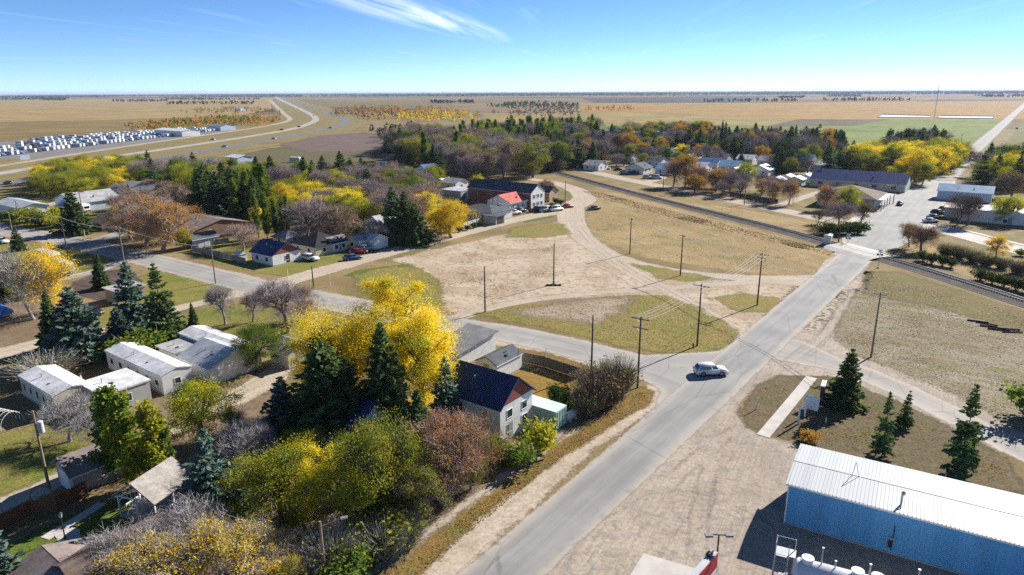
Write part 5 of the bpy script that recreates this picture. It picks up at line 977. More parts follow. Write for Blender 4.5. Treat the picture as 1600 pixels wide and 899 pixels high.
H_((748, 314), (727, 309), (766, 308), 304, roof='hip', rise=2.2, wall='paleblue', rcol='slate', label='pale hip-roofed house between the metal box and brick building', wf=2, wr=2)
H_((712, 298), a=8, b=8, h=3, ridge='b', rise=1.5, wall='white', rcol='lightgrey', label='white cottage behind the grey metal box', wf=1, wr=1); H_((695, 294), a=6, b=6, h=2.6, ridge='a', rise=1.2, wall='white', rcol='white', label='small white outbuilding behind the white cottage', wf=0, wr=1)
H_((670, 279), a=11, b=10, h=3.2, ridge='a', rise=2.8, wall='white', rcol='blue', label='bungalow with a deep blue roof near the shelterbelt', wf=1, wr=2)
H_((372, 259), a=10, b=12, h=4.2, ridge='b', rise=1.2, wall='paleblue', rcol='white', label='pale metal shed beside the highway', cat='shed', name='shed', wf=0, wr=0)
# beyond the railway
H_((1000, 225), a=46, b=44, h=8, roof='flat', wall='grey', rcol='skyblue', label='long low school with pale blue roof among the trees', cat='school', name='school', wf=6, wr=8, win=(2.2, 1.4)); H_((1050, 226), a=20, b=18, h=8.5, roof='flat', wall='paleblue', rcol='skyblue', label='taller pale blue gym wing of the school', cat='building', name='school_wing', wf=1, wr=2)
for nr, kw in (((1032, 262), dict(rcol='slate', wall='paleblue', label='pale blue house with slate roof beyond the railway street')), ((1060, 246), dict(rcol='skyblue', wall='white', label='white house with light blue roof below the school')), ((935, 268), dict(rcol='lightgrey', wall='white', label='white house among the black-green spruce trio')), ((985, 256), dict(rcol='grey', wall='white', label='white house with grey roof behind the parked cars')), ((960, 250), dict(rcol='white', wall='grey', label='grey house with white roof near the railway bend')), ((1175, 258), dict(rcol='white', wall='white', label='white cottage behind the lime round tree')), ((1135, 256), dict(rcol='slate', wall='grey', label='grey cottage behind the orange street row')), ((1200, 276), dict(rcol='white', wall='white', ridge='a', label='white bungalow left of the white sheds'))):
    H_(nr, a=10, b=9, h=3, rise=2.0, wf=2, wr=2, **kw)
for nr, kw in (((1100, 272), dict(rcol='white', wall='white', label='white cottage with white roof under the orange trees')), ((1152, 269), dict(rcol='skyblue', wall='pale', label='pale cottage with light blue roof behind the street row')), ((1087, 257), dict(rcol='lightgrey', wall='white', ridge='a', label='white house with pale grey roof in the middle gardens')), ((1120, 264), dict(rcol='blue', wall='paleblue', label='small blue-roofed cottage in the middle gardens')), ((1005, 273), dict(rcol='slate', wall='white', ridge='a', label='white house with slate roof at the driveways')), ((1212, 261), dict(rcol='tin', wall='white', label='white tin-roofed cottage left of the large blue house')), ((1162, 281), dict(rcol='white', wall='paleblue', ridge='a', label='pale blue bungalow with white roof by the lime tree')), ((1053, 275), dict(rcol='skyblue', wall='white', label='white bungalow with light blue roof by the first orange tree'))):
    H_(nr, a=10, b=10, h=3, rise=2.1, wf=2, wr=2, **kw)
H_((1264, 268), a=13, b=11, h=4.6, ridge='b', rise=3.2, wall='paleblue', rcol='skyblue', label='large blue house with a steep gable behind the long store', wf=2, wr=2); H_((1290, 268), a=8, b=9, h=3, ridge='b', rise=1.6, wall='paleblue', rcol='white', label='pale blue annex right of the large blue house', wf=1, wr=1)
for i, (nr, k) in enumerate((((1222, 292), 'tin'), ((1238, 288), 'white'), ((1252, 291), 'greenwhite'), ((1268, 287), 'white'))): H_(nr, a=6.5, b=6, h=2.6, ridge='a', rise=1.2, wall=('white', 'pale', 'green', 'white')[i], rcol=k, label=('white shed with tin roof, first of the row left of the store', 'pale shed with white roof, second of the row left of the store', 'mint green shed, third of the row left of the store', 'white shed against the end of the store')[i], cat='shed', name='shed', wf=1, wr=1)
hs_ = H_((1413, 302), (1278, 288), a=16, h=3.3, ridge='b', rise=3.6, wall='cream', rcol='ink', label='long cream store with navy roof on the main street', cat='store', name='store', wf=5, wr=2, dr=.5, win=(1.8, 1.4))
MB().prism([(.05, .3), (15.95, .3), (15.95, 3.32), (8, 6.8), (.05, 3.32)], 'y', -.05, -.003).build('green_end_wall', siding('green'), hs_)
hc = H_((1364, 329), (1298, 317), (1382, 318), None, h=3.8, roof='hip', rise=3.2, wall='grey', rcol='brown', over=1.0, label='hall with broad brown hipped roof and white columns on the corner', cat='hall', name='community_hall', wf=4, wr=1, dr=.5)
_a = (G(1382, 318) - G(1364, 329)).length
MB().box(.5, _a - .5, -2.6, -.3, 3.3, 3.7).build('porch_roof', M_trim, hc)
for i in range(4): x = .8 + (_a - 1.6) * i / 3; m_ = MB(); m_.tube((x, -2.3, 0), (x, -2.3, 3.3), .2, .17, 10); m_.build('column', M_trim, hc)
H_((1548, 318), a=11, b=17, h=3.4, ridge='b', rise=2.0, wall='paleblue', rcol='skyblue', label='building with blue-grey metal roof beside the main street', cat='building', name='metal_building', wf=0, wr=0)
H_((1497, 345), a=12, b=44, h=3.7, roof='flat', wall='white', rcol='white', anchor='left', label='long flat white building by the pale street', cat='building', name='flat_building', wf=2, wr=0, df=.7); H_((1497, 342), a=5, b=4, h=3.2, roof='flat', wall='cream', rcol='lightgrey', label='small cream hut at the white building end', cat='hut', name='hut', wf=0, wr=1)
H_((1610, 262), a=14, b=14, h=3.6, ridge='b', rise=2.2, wall='paleblue', rcol='blue', label='blue-roofed building right of the main street spruces', wf=1, wr=1)
# mobile homes and yards at the left
def mobile(near, left, right, eave, label, **k): return H_(near, left, right, eave, ridge='b', rise=.55, over=.12, wall=k.pop('wall', 'cream'), rcol='white', label=label, cat='mobile home', name='mobile_home', **k)
mobile((257, 619), (150, 583), None, None, 'long white mobile home with a row of five windows', a=4.2, h=2.9, wf=6, wr=1, wall='white', win=(.8, .8)); mobile((90, 652), (24, 622), None, None, 'cream mobile home beside the pole with the transformer', a=4.4, h=2.9, wf=5, wr=0, wall='cream', win=(.7, 1.0)); mobile((284, 549), None, None, None, 'pale blue mobile home behind the double garage', a=4.3, b=15, h=3.0, wf=4, wr=0, wall='paleblue', anchor='left', win=(.8, .8))
H_((165, 652), a=6, b=6.5, h=2.9, roof='flat', over=.15, wall='grey', rcol='white', label='flat white-roofed extension of the cream mobile home', cat='building', name='extension', wf=0, wr=1); H_((278, 577), a=5, b=5, h=2.5, roof='flat', wall='pale', rcol='lightgrey', label='low porch room joined to the long white mobile home', cat='building', name='porch_room', wf=0, wr=2)
H_((333, 602), a=8.0, b=8.2, h=2.5, ridge='b', rise=1.5, wall='pale', rcol='tin', label='double garage with tin roof and two pale doors', cat='garage', name='garage', wf=0, wr=0, garage=[('r', .28, 2.7), ('r', .73, 2.7)])
H_((452, 578), a=5, b=4.5, h=2.4, ridge='b', rise=1.1, wall='cream', rcol='grey', label='cream shed left of the giant yellow trees', cat='shed', name='shed', wf=0, wr=0, dr=.4)
H_((185, 477), a=5.5, b=5, h=2.6, roof='flat', wall='tan', rcol='lightgrey', label='tan flat-roofed shed beside the dug garden', cat='shed', name='shed', wf=1, wr=0)
H_((118, 774), a=6.5, b=3.9, h=2.4, ridge='a', rise=1.3, wall='grey', rcol='mauve', label='small garage with brown-mauve roof and white door on the alley', cat='garage', name='garage', wf=0, wr=1, garage=[('f', .5, 2.6)])
H_(None, P0=G(205, 822, 4.6) - AX * 5.5 - BX_ * 5.5, a=8, b=9, h=2.6, ridge='a', rise=2.0, wall='brown', rcol='brown', label='dark brown-roofed house behind the bare trees below the summerhouse', wf=1, wr=1); H_(None, P0=G(120, 884, 4.0) - AX * 5 - BX_ * 4.5, a=8.5, b=9, h=2.5, ridge='b', rise=1.5, wall='brown', rcol='mauve', label='brown-mauve roofed house below the green lawn', wf=0, wr=1)
H_((548, 728), a=8, b=8.5, h=3.2, ridge='b', rise=3.0, wall='white', rcol='navy', label='house with a steep navy roof sunk among the thicket', wf=1, wr=1)
hw = H_((782, 696), a=6.6, b=8.6, h=4.7, ridge='b', rise=2.7, wall='white', rcol='navy', gable=M_red, label='white two-storey house with navy roof and red gable beside the road', wf=2, wr=2, dr=.3, over=.35)
H_((776, 597), a=6.2, b=3.7, h=2.4, ridge='a', rise=.9, wall='white', rcol='slate', label='white shed with worn black roof and a door in its end', cat='shed', name='shed', wf=0, wr=0, df=.5, over=.12)
H_((717, 577), a=9, b=5.5, h=2.4, roof='shed', rise=.9, wall='white', rcol='grey', label='grey lean-to shed with white side beside the white shed', cat='shed', name='shed', wf=0, wr=0)
# --- summerhouse with open lattice front
P = G(246, 819); _q = G(192, 807) - P; sh = tag(empty('summerhouse', (P.x, P.y, 0), math.atan2(_q.y, _q.x) - math.pi / 2), 'white open summerhouse with grey gabled roof and arched front', 'summerhouse'); a_, b_ = 4.6, 4.4
for x in (0, a_ / 2, a_):
    for y in (0, b_ / 2, b_):
        if x == a_ / 2 and y == b_ / 2: continue
        MB().box(x - .07, x + .07, y - .07, y + .07, .1, 2.35).build('post', M_trim, sh)
MB().box(-.15, a_ + .15, -.15, b_ + .15, 0, .1).build('floor_slab', M_pave, sh); mb = MB()
for s in (0, 1):
    y0 = -.35 if not s else b_ + .35; roof_solid(mb, [(-.35, y0, 2.3), (a_ + .35, y0, 2.3)], [(-.35, b_ / 2, 4.1), (a_ + .35, b_ / 2, 4.1)])
mb.build('roof', roofing('weathered_shingle', (.34, .31, .28)), sh); mb = MB()
for y in (0, b_):
    mb.box(0, a_, y - .05, y + .05, .8, .9); mb.box(0, a_, y - .05, y + .05, 2.2, 2.33)
    for i in range(14): mb.box(a_ * i / 13 - .025, a_ * i / 13 + .025, y - .02, y + .02, .15, .8)
mb.box(a_ - .05, a_ + .05, 0, b_, .8, .9); mb.build('railing', M_trim, sh); mb = MB()
for i in range(2):                                                          # arched brackets under the front beam
    c0 = b_ * (.25 + .5 * i)
    for k in range(8): t0, t1 = math.pi * k / 8, math.pi * (k + 1) / 8; mb.tube((0, c0 + b_ * .24 * math.cos(t0), 1.55 + .65 * math.sin(t0)), (0, c0 + b_ * .24 * math.cos(t1), 1.55 + .65 * math.sin(t1)), .05, n=5)
mb.box(-.04, .04, 0, b_, 2.2, 2.34)
for k in range(9): y = b_ * (k + .5) / 9; z = 2.34 + 1.7 * (1 - abs(y - b_ / 2) / (b_ / 2)); mb.box(-.03, .03, y - .03, y + .03, 2.3, z)
mb.build('arched_front', M_trim, sh)
# --- pale green shipping container
P = G(868, 675); cn = tag(empty('shipping_container', (P.x, P.y, 0), A1), 'long pale green shipping container beside the white house', 'container'); cm = paint('mint_steel', (.30, .46, .42), .5, 0, .15); mb = MB(); a_, b_ = 2.44, 12.2
prof = []; n_ = 44
for i in range(n_): y0 = b_ * i / n_; y1 = b_ * (i + .5) / n_; prof += [(0, y0), (0, y1 - .05), (.05, y1), (.05, b_ * (i + 1) / n_ - .05)]
mb.prism(prof + [(0, b_), (a_, b_), (a_, 0)], 'z', .12, 2.55); mb.build('corrugated_body', cm, cn)
MB().box(-.02, a_ + .02, -.02, b_ + .02, 2.55, 2.62).build('roof_panel', paint('pale_mint', (.55, .66, .60), .5), cn)  # roof panel in a lighter mint than the body
for s in (0, 1):
    d_ = MB().box(.06 + s * 1.17, 1.21 + s * 1.17, -.05, -.003, .2, 2.5).build('door', cm, cn); mb = MB()
    for q in (.3, .85): mb.tube((.06 + s * 1.17 + q, -.08, .2), (.06 + s * 1.17 + q, -.08, 2.5), .025, n=6)
    mb.build('lock_rod', M_steel, d_)
P = G(886, 662); tk = tag(empty('propane_tank', (P.x, P.y, 0), A1), 'grey propane tank at the end of the green container', 'tank'); m_ = MB(); m_.tube((0, 0, .9), (2.0, 0, .9), .5, n=16); m_.ball((0, 0, .9), .3, .5, .5); m_.ball((2, 0, .9), .3, .5, .5); m_.build('vessel', paint('grey_tank', (.4, .42, .44), .4), tk, True)
for x in (.3, 1.7): MB().box(x - .1, x + .1, -.4, .4, 0, .5).build('saddle', M_found, tk)
# --- the blue steel hall
E0, E1 = G(1233, 754, 4.4), G(1600, 850, 4.4); dv = (E1 - E0).normalized(); hang = math.atan2(dv.y, dv.x); nb = Vector((-dv.y, dv.x, 0)); rp = G(1268, 700, 4.4); half = (rp - E0).dot(nb) / 2
LEN, WID, HE, RI = 33.0, half * 2, 4.4, .16
hall = tag(empty('steel_hall', (E0.x, E0.y, 0), hang), 'blue corrugated steel hall with white ribbed roof', 'hall')
def blue_mat():
    b = NB('blue_steel'); o = b.obj(); x = b.n('ShaderNodeSeparateXYZ', {0: o}).outputs[0]; n = b.noise(1.0, 4, .6, scl(b, o, .55, .55, .12)); n2 = b.noise(1.0, 4, .7, scl(b, o, 4, 4, .3))
    sheetv = b.noise(1.0, 0, .5, b.xyz(b.math('FLOOR', b.math('DIVIDE', x, .92)), 3.3, 0.0)); c = b.mix(b.step(sheetv, .35, .65), (.085, .33, .60), (.11, .37, .65)); c = b.mix(b.math('MULTIPLY', b.step(n, .52, .72), .5), c, (.10, .24, .42)); c = b.mix(b.math('MULTIPLY', b.step(n2, .6, .8), .3), c, (.14, .18, .24)); return b.done(b.bsdf(c, .5, spec=.4))
M_blue = blue_mat()
def ribbed_wall(L0, h, pitch, d, y, flip):
    p = []
    n = int(L0 / pitch)
    for i in range(n): x = L0 * i / n; s = L0 / n; p += [(x, y), (x + s * .62, y), (x + s * .72, y - d * flip), (x + s * .9, y - d * flip)]
    return p + [(L0, y), (L0, y + .15 * flip), (0, y + .15 * flip)]
MB().prism(ribbed_wall(LEN, HE, .31, .022, 0, 1), 'z', .12, HE).build('long_wall', M_blue, hall); MB().prism(ribbed_wall(LEN, HE, .31, .022, WID, -1), 'z', .12, HE).build('long_wall', M_blue, hall)
for x in (.16, LEN - .16): MB().prism([(0.16, .12), (WID - .16, .12), (WID - .16, HE - .02), (WID / 2, HE + RI - .03), (.16, HE - .02)], 'x', x - .13, x + .13).build('end_wall', M_blue, hall)
def white_roof():
    b = NB('white_roof_steel'); o = b.obj(); x = b.n('ShaderNodeSeparateXYZ', {0: o}).outputs[0]; sv = b.noise(1.0, 0, .5, b.xyz(b.math('FLOOR', b.math('DIVIDE', x, .92)), 1.7, 0.0)); sec = b.noise(1.0, 0, .5, b.xyz(b.math('FLOOR', b.math('DIVIDE', x, 7.4)), 9.1, 0.0)); n = b.noise(1.0, 5, .65, scl(b, o, .5, .12, .5))
    c = b.mix(b.step(sv, .3, .7), (.37, .39, .395), (.425, .44, .44)); c = b.mix(b.math('MULTIPLY', sec, .4), c, (.31, .335, .35)); c = b.mix(b.math('MULTIPLY', b.step(n, .55, .75), .3), c, (.36, .34, .31)); return b.done(b.bsdf(c, .5, spec=.35))
mb = MB(); M_wr = white_roof(); N_ = int(LEN / .31)
for s in (0, 1):
    ye, yr = (-.35, WID / 2) if not s else (WID + .35, WID / 2); ze = HE - RI * .35 / (WID / 2) + .05; zr = HE + RI + .05; up = Vector((0, -(zr - ze), (yr - ye) if not s else -(yr - ye))).normalized() if not s else Vector((0, zr - ze, ye - yr)).normalized()
    pr = []
    for i in range(N_): x = -.25 + (LEN + .5) * i / N_; w0 = (LEN + .5) / N_; pr += [(x, 0), (x + w0 * .68, 0), (x + w0 * .76, .022), (x + w0 * .92, .022)]
    pr.append((LEN + .25, 0))
    for (x0, d0_), (x1, d1_) in zip(pr[:-1], pr[1:]):
        q = [Vector((x0, ye, ze)) + up * d0_, Vector((x1, ye, ze)) + up * d1_, Vector((x1, yr, zr)) + up * d1_, Vector((x0, yr, zr)) + up * d0_]; mb.face(q if not s else q[::-1])
roof_ = mb.build('ribbed_roof', M_wr, hall); m2 = MB(); m2.tube((-.25, WID / 2, HE + RI + .05), (LEN + .25, WID / 2, HE + RI + .05), .04, n=8); m2.build('ridge_cap', M_wr, roof_)
mb = MB().box(-.25, LEN + .25, -.42, -.36, HE - .16, HE + .02); mb.build('eave_trim', M_trim, hall); MB().box(-.06, .06, -.06, .06, .1, HE - .1).build('corner_trim', M_trim, hall); MB().box(-.1, LEN + .1, -.1, WID + .1, 0, .12).build('foundation', M_found, hall)
mb = MB(); s_ = (RI / (WID / 2)); z_ = lambda y: HE + s_ * y + .05
mb.tube((9.2, 1.0, z_(1.0)), (9.2, 1.0, z_(1.0) + 1.1), .09, n=8); mb.tube((9.2, 1.0, z_(1.0) + 1.1), (9.35, 1.1, z_(1.0) + 1.25), .16, n=8); mb.tube((9.2, .3, z_(.3)), (9.2, 1.0, z_(1.0) + .6), .05, n=6); mb.build('flue_pipe', M_steel, hall)
mb = MB(); mb.tube((9.0, -.08, .4), (9.0, -.08, 2.9), .04, n=6); mb.box(8.7, 8.95, -.2, -.02, .7, 1.4); mb.build('gas_meter', M_blackm, hall); MB().box(8.75, 9.05, -.18, -.02, 1.45, 1.7).build('junction_box', M_steel, hall)
mb = MB(); mb.tube((5, WID / 2, HE + RI), (5.2, WID / 2, HE + RI + 1.5), .03, n=5); mb.tube((5.6, WID / 2, HE + RI), (5.2, WID / 2, HE + RI + 1.5), .03, n=5); mb.build('roof_bracket', M_trim, hall)
# --- fuel tank group in front of the hall
T0, T1 = G(1250, 868, 3.6), G(1370, 899, 3.6); tv = (T1 - T0).normalized(); tg = math.atan2(tv.y, tv.x)
tank = tag(empty('fuel_tank', (T0.x, T0.y, 0), tg), 'large white horizontal fuel tank with manholes beside the blue hall', 'tank'); M_tw = paint('tank_white', (.74, .74, .73), .35, 0, .06); mb = MB(); mb.tube((0, -.6, 2.1), (12, -.6, 2.1), 1.45, n=28); mb.build('vessel', M_tw, tank, True)
m_ = MB(); m_.ball((0, -.6, 2.1), .5, 1.45, 1.45, 20, 12); m_.build('end_dome', M_tw, tank, True)
for x in (.6, 4.2, 5.6, 7.0): m_ = MB(); m_.tube((x, -.5, 3.4), (x, -.5, 3.85), .42, n=16); m_.tube((x, -.5, 3.85), (x, -.5, 3.95), .48, n=16); m_.build('manhole', M_tw, tank)
for x, t_ in ((1.6, 5.0), (2.6, 4.1), (5.0, 4.6), (8.2, 5.2)): m_ = MB(); m_.tube((x, -.4, 3.4), (x, -.4, t_), .06, n=8); m_.tube((x, -.4, t_), (x, -.4, t_ + .12), .1, n=8); m_.build('vent_pipe', M_steel, tank)
for x in (1, 4, 7, 10): MB().box(x - .15, x + .15, -1.7, .5, 0, 1.3).build('saddle', M_found, tank)
st = tag(empty('stair', (T0.x, T0.y, 0), tg), 'galvanised access stair with handrails at the tank end', 'stair'); mb = MB()
for i in range(11): mb.box(-1.8, -.9, -3.4 + i * .3, -3.15 + i * .3, .3 + i * .3, .34 + i * .3)
mb.build('treads', M_steel, st)
for x in (-1.85, -.85):
    m_ = MB(); m_.tube((x, -3.4, .2), (x, -.2, 3.4), .06, n=6); m_.tube((x, -3.4, 1.2), (x, -.2, 4.4), .03, n=6)
    for i in range(6): m_.tube((x, -3.4 + i * .64, .2 + i * .64), (x, -3.4 + i * .64, 1.2 + i * .64), .025, n=5)
    m_.build('handrail', M_steel, st)
m_ = MB(); m_.box(-1.9, -.3, -.2, .9, 3.3, 3.36)
for x, y in ((-1.85, .85), (-.4, .85), (-1.85, -.15)): m_.tube((x, y, 0), (x, y, 4.4), .04, n=6)
m_.tube((-1.85, .85, 4.35), (-.4, .85, 4.35), .03, n=5); m_.tube((-1.85, .85, 4.35), (-1.85, -.15, 4.35), .03, n=5); m_.build('landing', M_steel, st)
P = G(1243, 893, 2.6); pk = tag(empty('pump_shelter', (P.x, P.y, 0), tg), 'low white ribbed pump shelter in front of the fuel tank', 'shelter'); mb = MB(); mb.box(-1.2, 4.2, -4.2, -.4, 2.5, 2.58)
for i in range(14): mb.box(-1.2 + i * .4, -1.14 + i * .4, -4.2, -.4, 2.58, 2.63)
mb.build('roof', M_wr, pk)
for x in (-1.0, 4.0):
    for y in (-4.0, -.6): MB().box(x - .06, x + .06, y - .06, y + .06, 0, 2.5).build('post', M_steel, pk)
# ================================================================== FENCES, POLES, RAILWAY, VEHICLES, SMALL THINGS
def fence(pts, h, mat, label, board=.16, gap=.01, bay=2.4, name='board_fence', top=False, cat='fence'):
    q = P2(pts); root = tag(empty(name, (q[0][0], q[0][1], 0)), label, cat); o = q[0]; rs = random.Random(len(label))
    for i in range(len(q) - 1):
        e = q[i + 1] - q[i]; ln = np.hypot(*e); e = e / ln; nrm = np.array([-e[1], e[0]]); nb_ = max(1, int(ln / bay)); bl = ln / nb_
        for k in range(nb_ + 1):
            c = q[i] - o + e * bl * k; MB().tube((c[0], c[1], 0), (c[0], c[1], h + .1), .07, n=6).build('post', mat, root)
        for k in range(nb_):
            mb = MB(); s = .08
            while s < bl - .1:
                w0 = min(board, bl - .08 - s); c0 = q[i] - o + e * (bl * k + s) + nrm * (.05 + rs.uniform(-.012, .012)); c1 = c0 + e * (w0 - gap); hh = h + rs.uniform(-.04, .03); t = nrm * .02
                j = len(mb.v); mb.v += [(*(c0 - t), .06), (*(c1 - t), .06), (*(c1 + t), .06), (*(c0 + t), .06), (*(c0 - t), hh), (*(c1 - t), hh), (*(c1 + t), hh), (*(c0 + t), hh)]
                for f in ((4, 5, 6, 7), (0, 1, 5, 4), (1, 2, 6, 5), (2, 3, 7, 6), (3, 0, 4, 7)): mb.f.append(tuple(j + a for a in f)); mb.mi.append(0)
                s += board
            mb.build('board_panel', mat, root)
            c0, c1 = q[i] - o + e * bl * k, q[i] - o + e * bl * (k + 1)
            for z in (.35, h - .25): MB().tube((c0[0], c0[1], z), (c1[0], c1[1], z), .035, n=4).build('rail', mat, root)
    return root
W_wood = paint('brown_fence_wood', (.21, .085, .035), .8, 0, .25, 2.0); W_grey = paint('weathered_fence_wood', (.13, .115, .10), .9, 0, .3, 2.0); W_mid = paint('greyed_board', (.27, .25, .235), .85, 0, .2, 2.0)
fence([(-4, 835), (52, 806)], 1.8, W_wood, 'brown board fence left of the arched gate'); fence([(90, 800), (138, 776)], 1.8, W_wood, 'brown board fence right of the arched gate')
gq = P2([(54, 806), (88, 800)]); gt = tag(empty('arched_gate', (gq[0][0], gq[0][1], 0), math.atan2(*(gq[1] - gq[0])[::-1])), 'brown wooden gate under a round arch in the board fence', 'gate'); gl = float(np.hypot(*(gq[1] - gq[0])))
for x in (0, gl): MB().box(x - .09, x + .09, -.09, .09, 0, 2.3).build('gate_post', W_wood, gt)
for k in range(2):
    mb = MB(); n_ = int(gl / 2 / .15)
    for i in range(n_): x = .1 + k * (gl / 2) + i * (gl / 2 - .12) / n_; mb.box(x, x + .12, -.02, .02, .1, 1.7)
    mb.box(.1 + k * gl / 2, gl / 2 - .05 + k * gl / 2, .02, .05, .4, .5); mb.box(.1 + k * gl / 2, gl / 2 - .05 + k * gl / 2, .02, .05, 1.3, 1.4); mb.build('gate_leaf', W_wood, gt)
mb = MB(); [mb.tube((gl / 2 - gl / 2 * math.cos(math.pi * k / 12), 0, 2.2 + .9 * math.sin(math.pi * k / 12)), (gl / 2 - gl / 2 * math.cos(math.pi * (k + 1) / 12), 0, 2.2 + .9 * math.sin(math.pi * (k + 1) / 12)), .06, n=6) for k in range(12)]; mb.build('arch', W_wood, gt)
fence([(812, 566), (850, 574), (905, 592)], 1.7, W_grey, 'dark weathered board fence behind the golden grass')
fence([(300, 394), (342, 402), (384, 413)], 1.5, W_mid, 'grey board fence along the avenue'); fence([(300, 393), (330, 384), (358, 379)], 1.4, W_mid, 'grey board fence at the back of the avenue yard'); fence([(724, 356), (745, 350), (760, 346)], 1.5, paint('white_fence_paint', (.7, .7, .68), .6), 'white board fence beside the clipped bushes')
fence([(1140, 306), (1215, 318)], 1.5, W_grey, 'dark garden fence under the orange trees')
# --- utility poles
M_pole = (lambda b: b.done(b.bsdf(b.mix(b.step(b.noise(1.0, 4, .7, scl(b, b.obj(), 9, 9, .5)), .3, .7), (.06, .045, .036), (.115, .09, .072)), .9)))(NB('creosoted_pole')); M_pole2 = (lambda b: b.done(b.bsdf(b.mix(b.step(b.noise(1.0, 4, .7, scl(b, b.obj(), 9, 9, .5)), .3, .7), (.20, .15, .105), (.29, .225, .165)), .9)))(NB('bleached_pole')); M_ins = paint('porcelain', (.55, .53, .50), .3)
POLE = {}
def pole(key, x, y, top, label, arms=((.3, 2.4),), ang=A1 + math.pi / 2, trans=False, lamp=None, mat=None, group=None, h=None, cat='utility pole'):
    g = G(x, y); h = h or HT(x, y, top); r = tag(empty('utility_pole', (g.x, g.y, 0), ang), label, cat, group); mat = mat or M_pole
    m_ = MB(); m_.tube((0, 0, 0), (0, 0, h), .16, .10, 10); m_.build('pole', mat, r)
    for dz, w0 in arms:
        m_ = MB(); m_.box(-w0 / 2, w0 / 2, .1, .2, h - dz - .06, h - dz + .06); ca = m_.build('crossarm', mat, r); m_ = MB()
        for s in (-1, 1): m_.tube((s * w0 * .3, .1, h - dz), (0, .1, h - dz - .5), .02, n=4)
        m_.build('brace', M_steel, ca)
        for u in (-.46, -.2, .2, .46): m_ = MB(); m_.tube((w0 * u, .15, h - dz + .06), (w0 * u, .15, h - dz + .2), .045, .03, 8); m_.build('insulator', M_ins, r)
    if trans: m_ = MB(); m_.tube((0, -.42, h - 2.6), (0, -.42, h - 1.4), .27, n=14); m_.tube((0, -.42, h - 1.4), (0, -.42, h - 1.33), .29, .2, 14); m_.build('transformer', paint('transformer_grey', (.5, .52, .54), .4), r)
    if lamp:
        m_ = MB(); m_.tube((0, 0, h - .5), (lamp, 0, h - .1), .035, n=6); m_.box(lamp - .05, lamp + .55, -.12, .12, h - .16, h - .02); m_.build('street_lamp', M_steel, r)
    POLE[key] = (Vector((g.x, g.y, 0)), h, ang, arms); return r
pole('a', 1183, 477, 396, 'dark utility pole with crossarm on the small grass patch', ((.25, 2.6), (.9, 1.6))); pole('b', 1089, 541, 444, 'dark utility pole with crossarm on the mottled grass island', ((.3, 2.8),)); pole('c', 996, 606, 495, 'dark utility pole with two crossarms at the road corner', ((.3, 2.6), (1.6, 2.2))); pole('d', 924, 581, 493, 'dark pole with angled street lamp by the willow bushes', (), lamp=1.6)
pole('e', 1063, 431, 367, 'thin utility pole on the tiny grass strip in the dirt', ((.25, 1.6),)); pole('f', 984, 397, 341, 'thin utility pole beside the dirt track on the tan grass', ((.3, 1.2),)); pole('g', 865, 445, 380, 'bare pole standing in a dark tyre ring on the dirt', ()); pole('h', 758, 488, 416, 'bare pole at the street edge of the dirt block', ()); pole('i', 1361, 558, 457, 'tall grey pole on the edge of the weedy lot', ((.3, 1.8),), mat=M_pole2)
pole('j', 77, 763, 642, 'wooden pole with white transformer beside the alley', (), trans=True, mat=M_pole2); pole('k', 106, 399, 339, 'pole with three crossarms at the avenue corner', ((.2, 2.6), (1.9, 3.4), (3.4, 3.4))); pole('l', 196, 421, 354, 'pole with one crossarm and lamp on the avenue', ((.3, 2.6),), mat=M_pole2, lamp=-1.0); pole('m', 337, 443, 384, 'leaning street lamp pole opposite the grey fence', (), lamp=2.2, mat=M_pole2); pole('n', 490, 450, 416, 'short bare pole at the cottage corner', ()); pole('o', 20, 366, 331, 'pole at the far end of the avenue hedge', ((.3, 1.6),), mat=M_pole2)
pole('p', 31, 349, 312, 'slim pole in front of the long white shed', ((.3, 1.2),), mat=M_pole2); pole('q', 509, 912, 815, 'wooden post with curved street lamp in the golden trees', (), lamp=1.7, mat=M_pole2, ang=A1 - .6); pole('r', 883, 319, 283, 'slim pole by the clipped bushes at the road bend', ((.3, 1.4),)); pole('s', 1036, 298, 270, 'slim pole on the grass beside the railway street', ((.3, 1.6),)); pole('t', 1163, 320, 281, 'slim pole in the orange tree row', ((.3, 1.6),), mat=M_pole2); pole('u', 1310, 379, 345, 'slim pole beside the juniper bushes at the crossing', ((.3, 1.2),)); pole('v', 1297, 286, 240, 'tall pole behind the sheds left of the store', ((.3, 2.0), (1.4, 2.0)), mat=M_pole2); pole('w', 1500, 304, 286, 'short pole by the blue-grey metal roof', (), mat=M_pole); pole('x', 1395, 319, 290, 'street lamp post beside the dark parked car', (), lamp=2.4, mat=M_blackm); pole('y', 135, 365, 300, 'slim pole behind the big corner spruce', ((.3, 1.4),), mat=M_pole2); pole('z', 394, 365, 325, 'slim pole behind the pink tree in the fenced yard', ((.3, 1.2),), mat=M_pole2); pole('aa', 778, 298, 272, 'slim pole behind the brick building', ((.3, 1.6),))
for i, (x, y) in enumerate(((1340, 262), (1376, 262), (1420, 240), (1462, 236), (1500, 232))): pole('far%d' % i, x, y, y - 22, 'slim pole at the pasture edge behind the main street', group='poles along the pasture edge', arms=((.3, 1.6),), mat=M_pole2)
M_wire = paint('wire_metal', (.55, .54, .52), .45, .3)
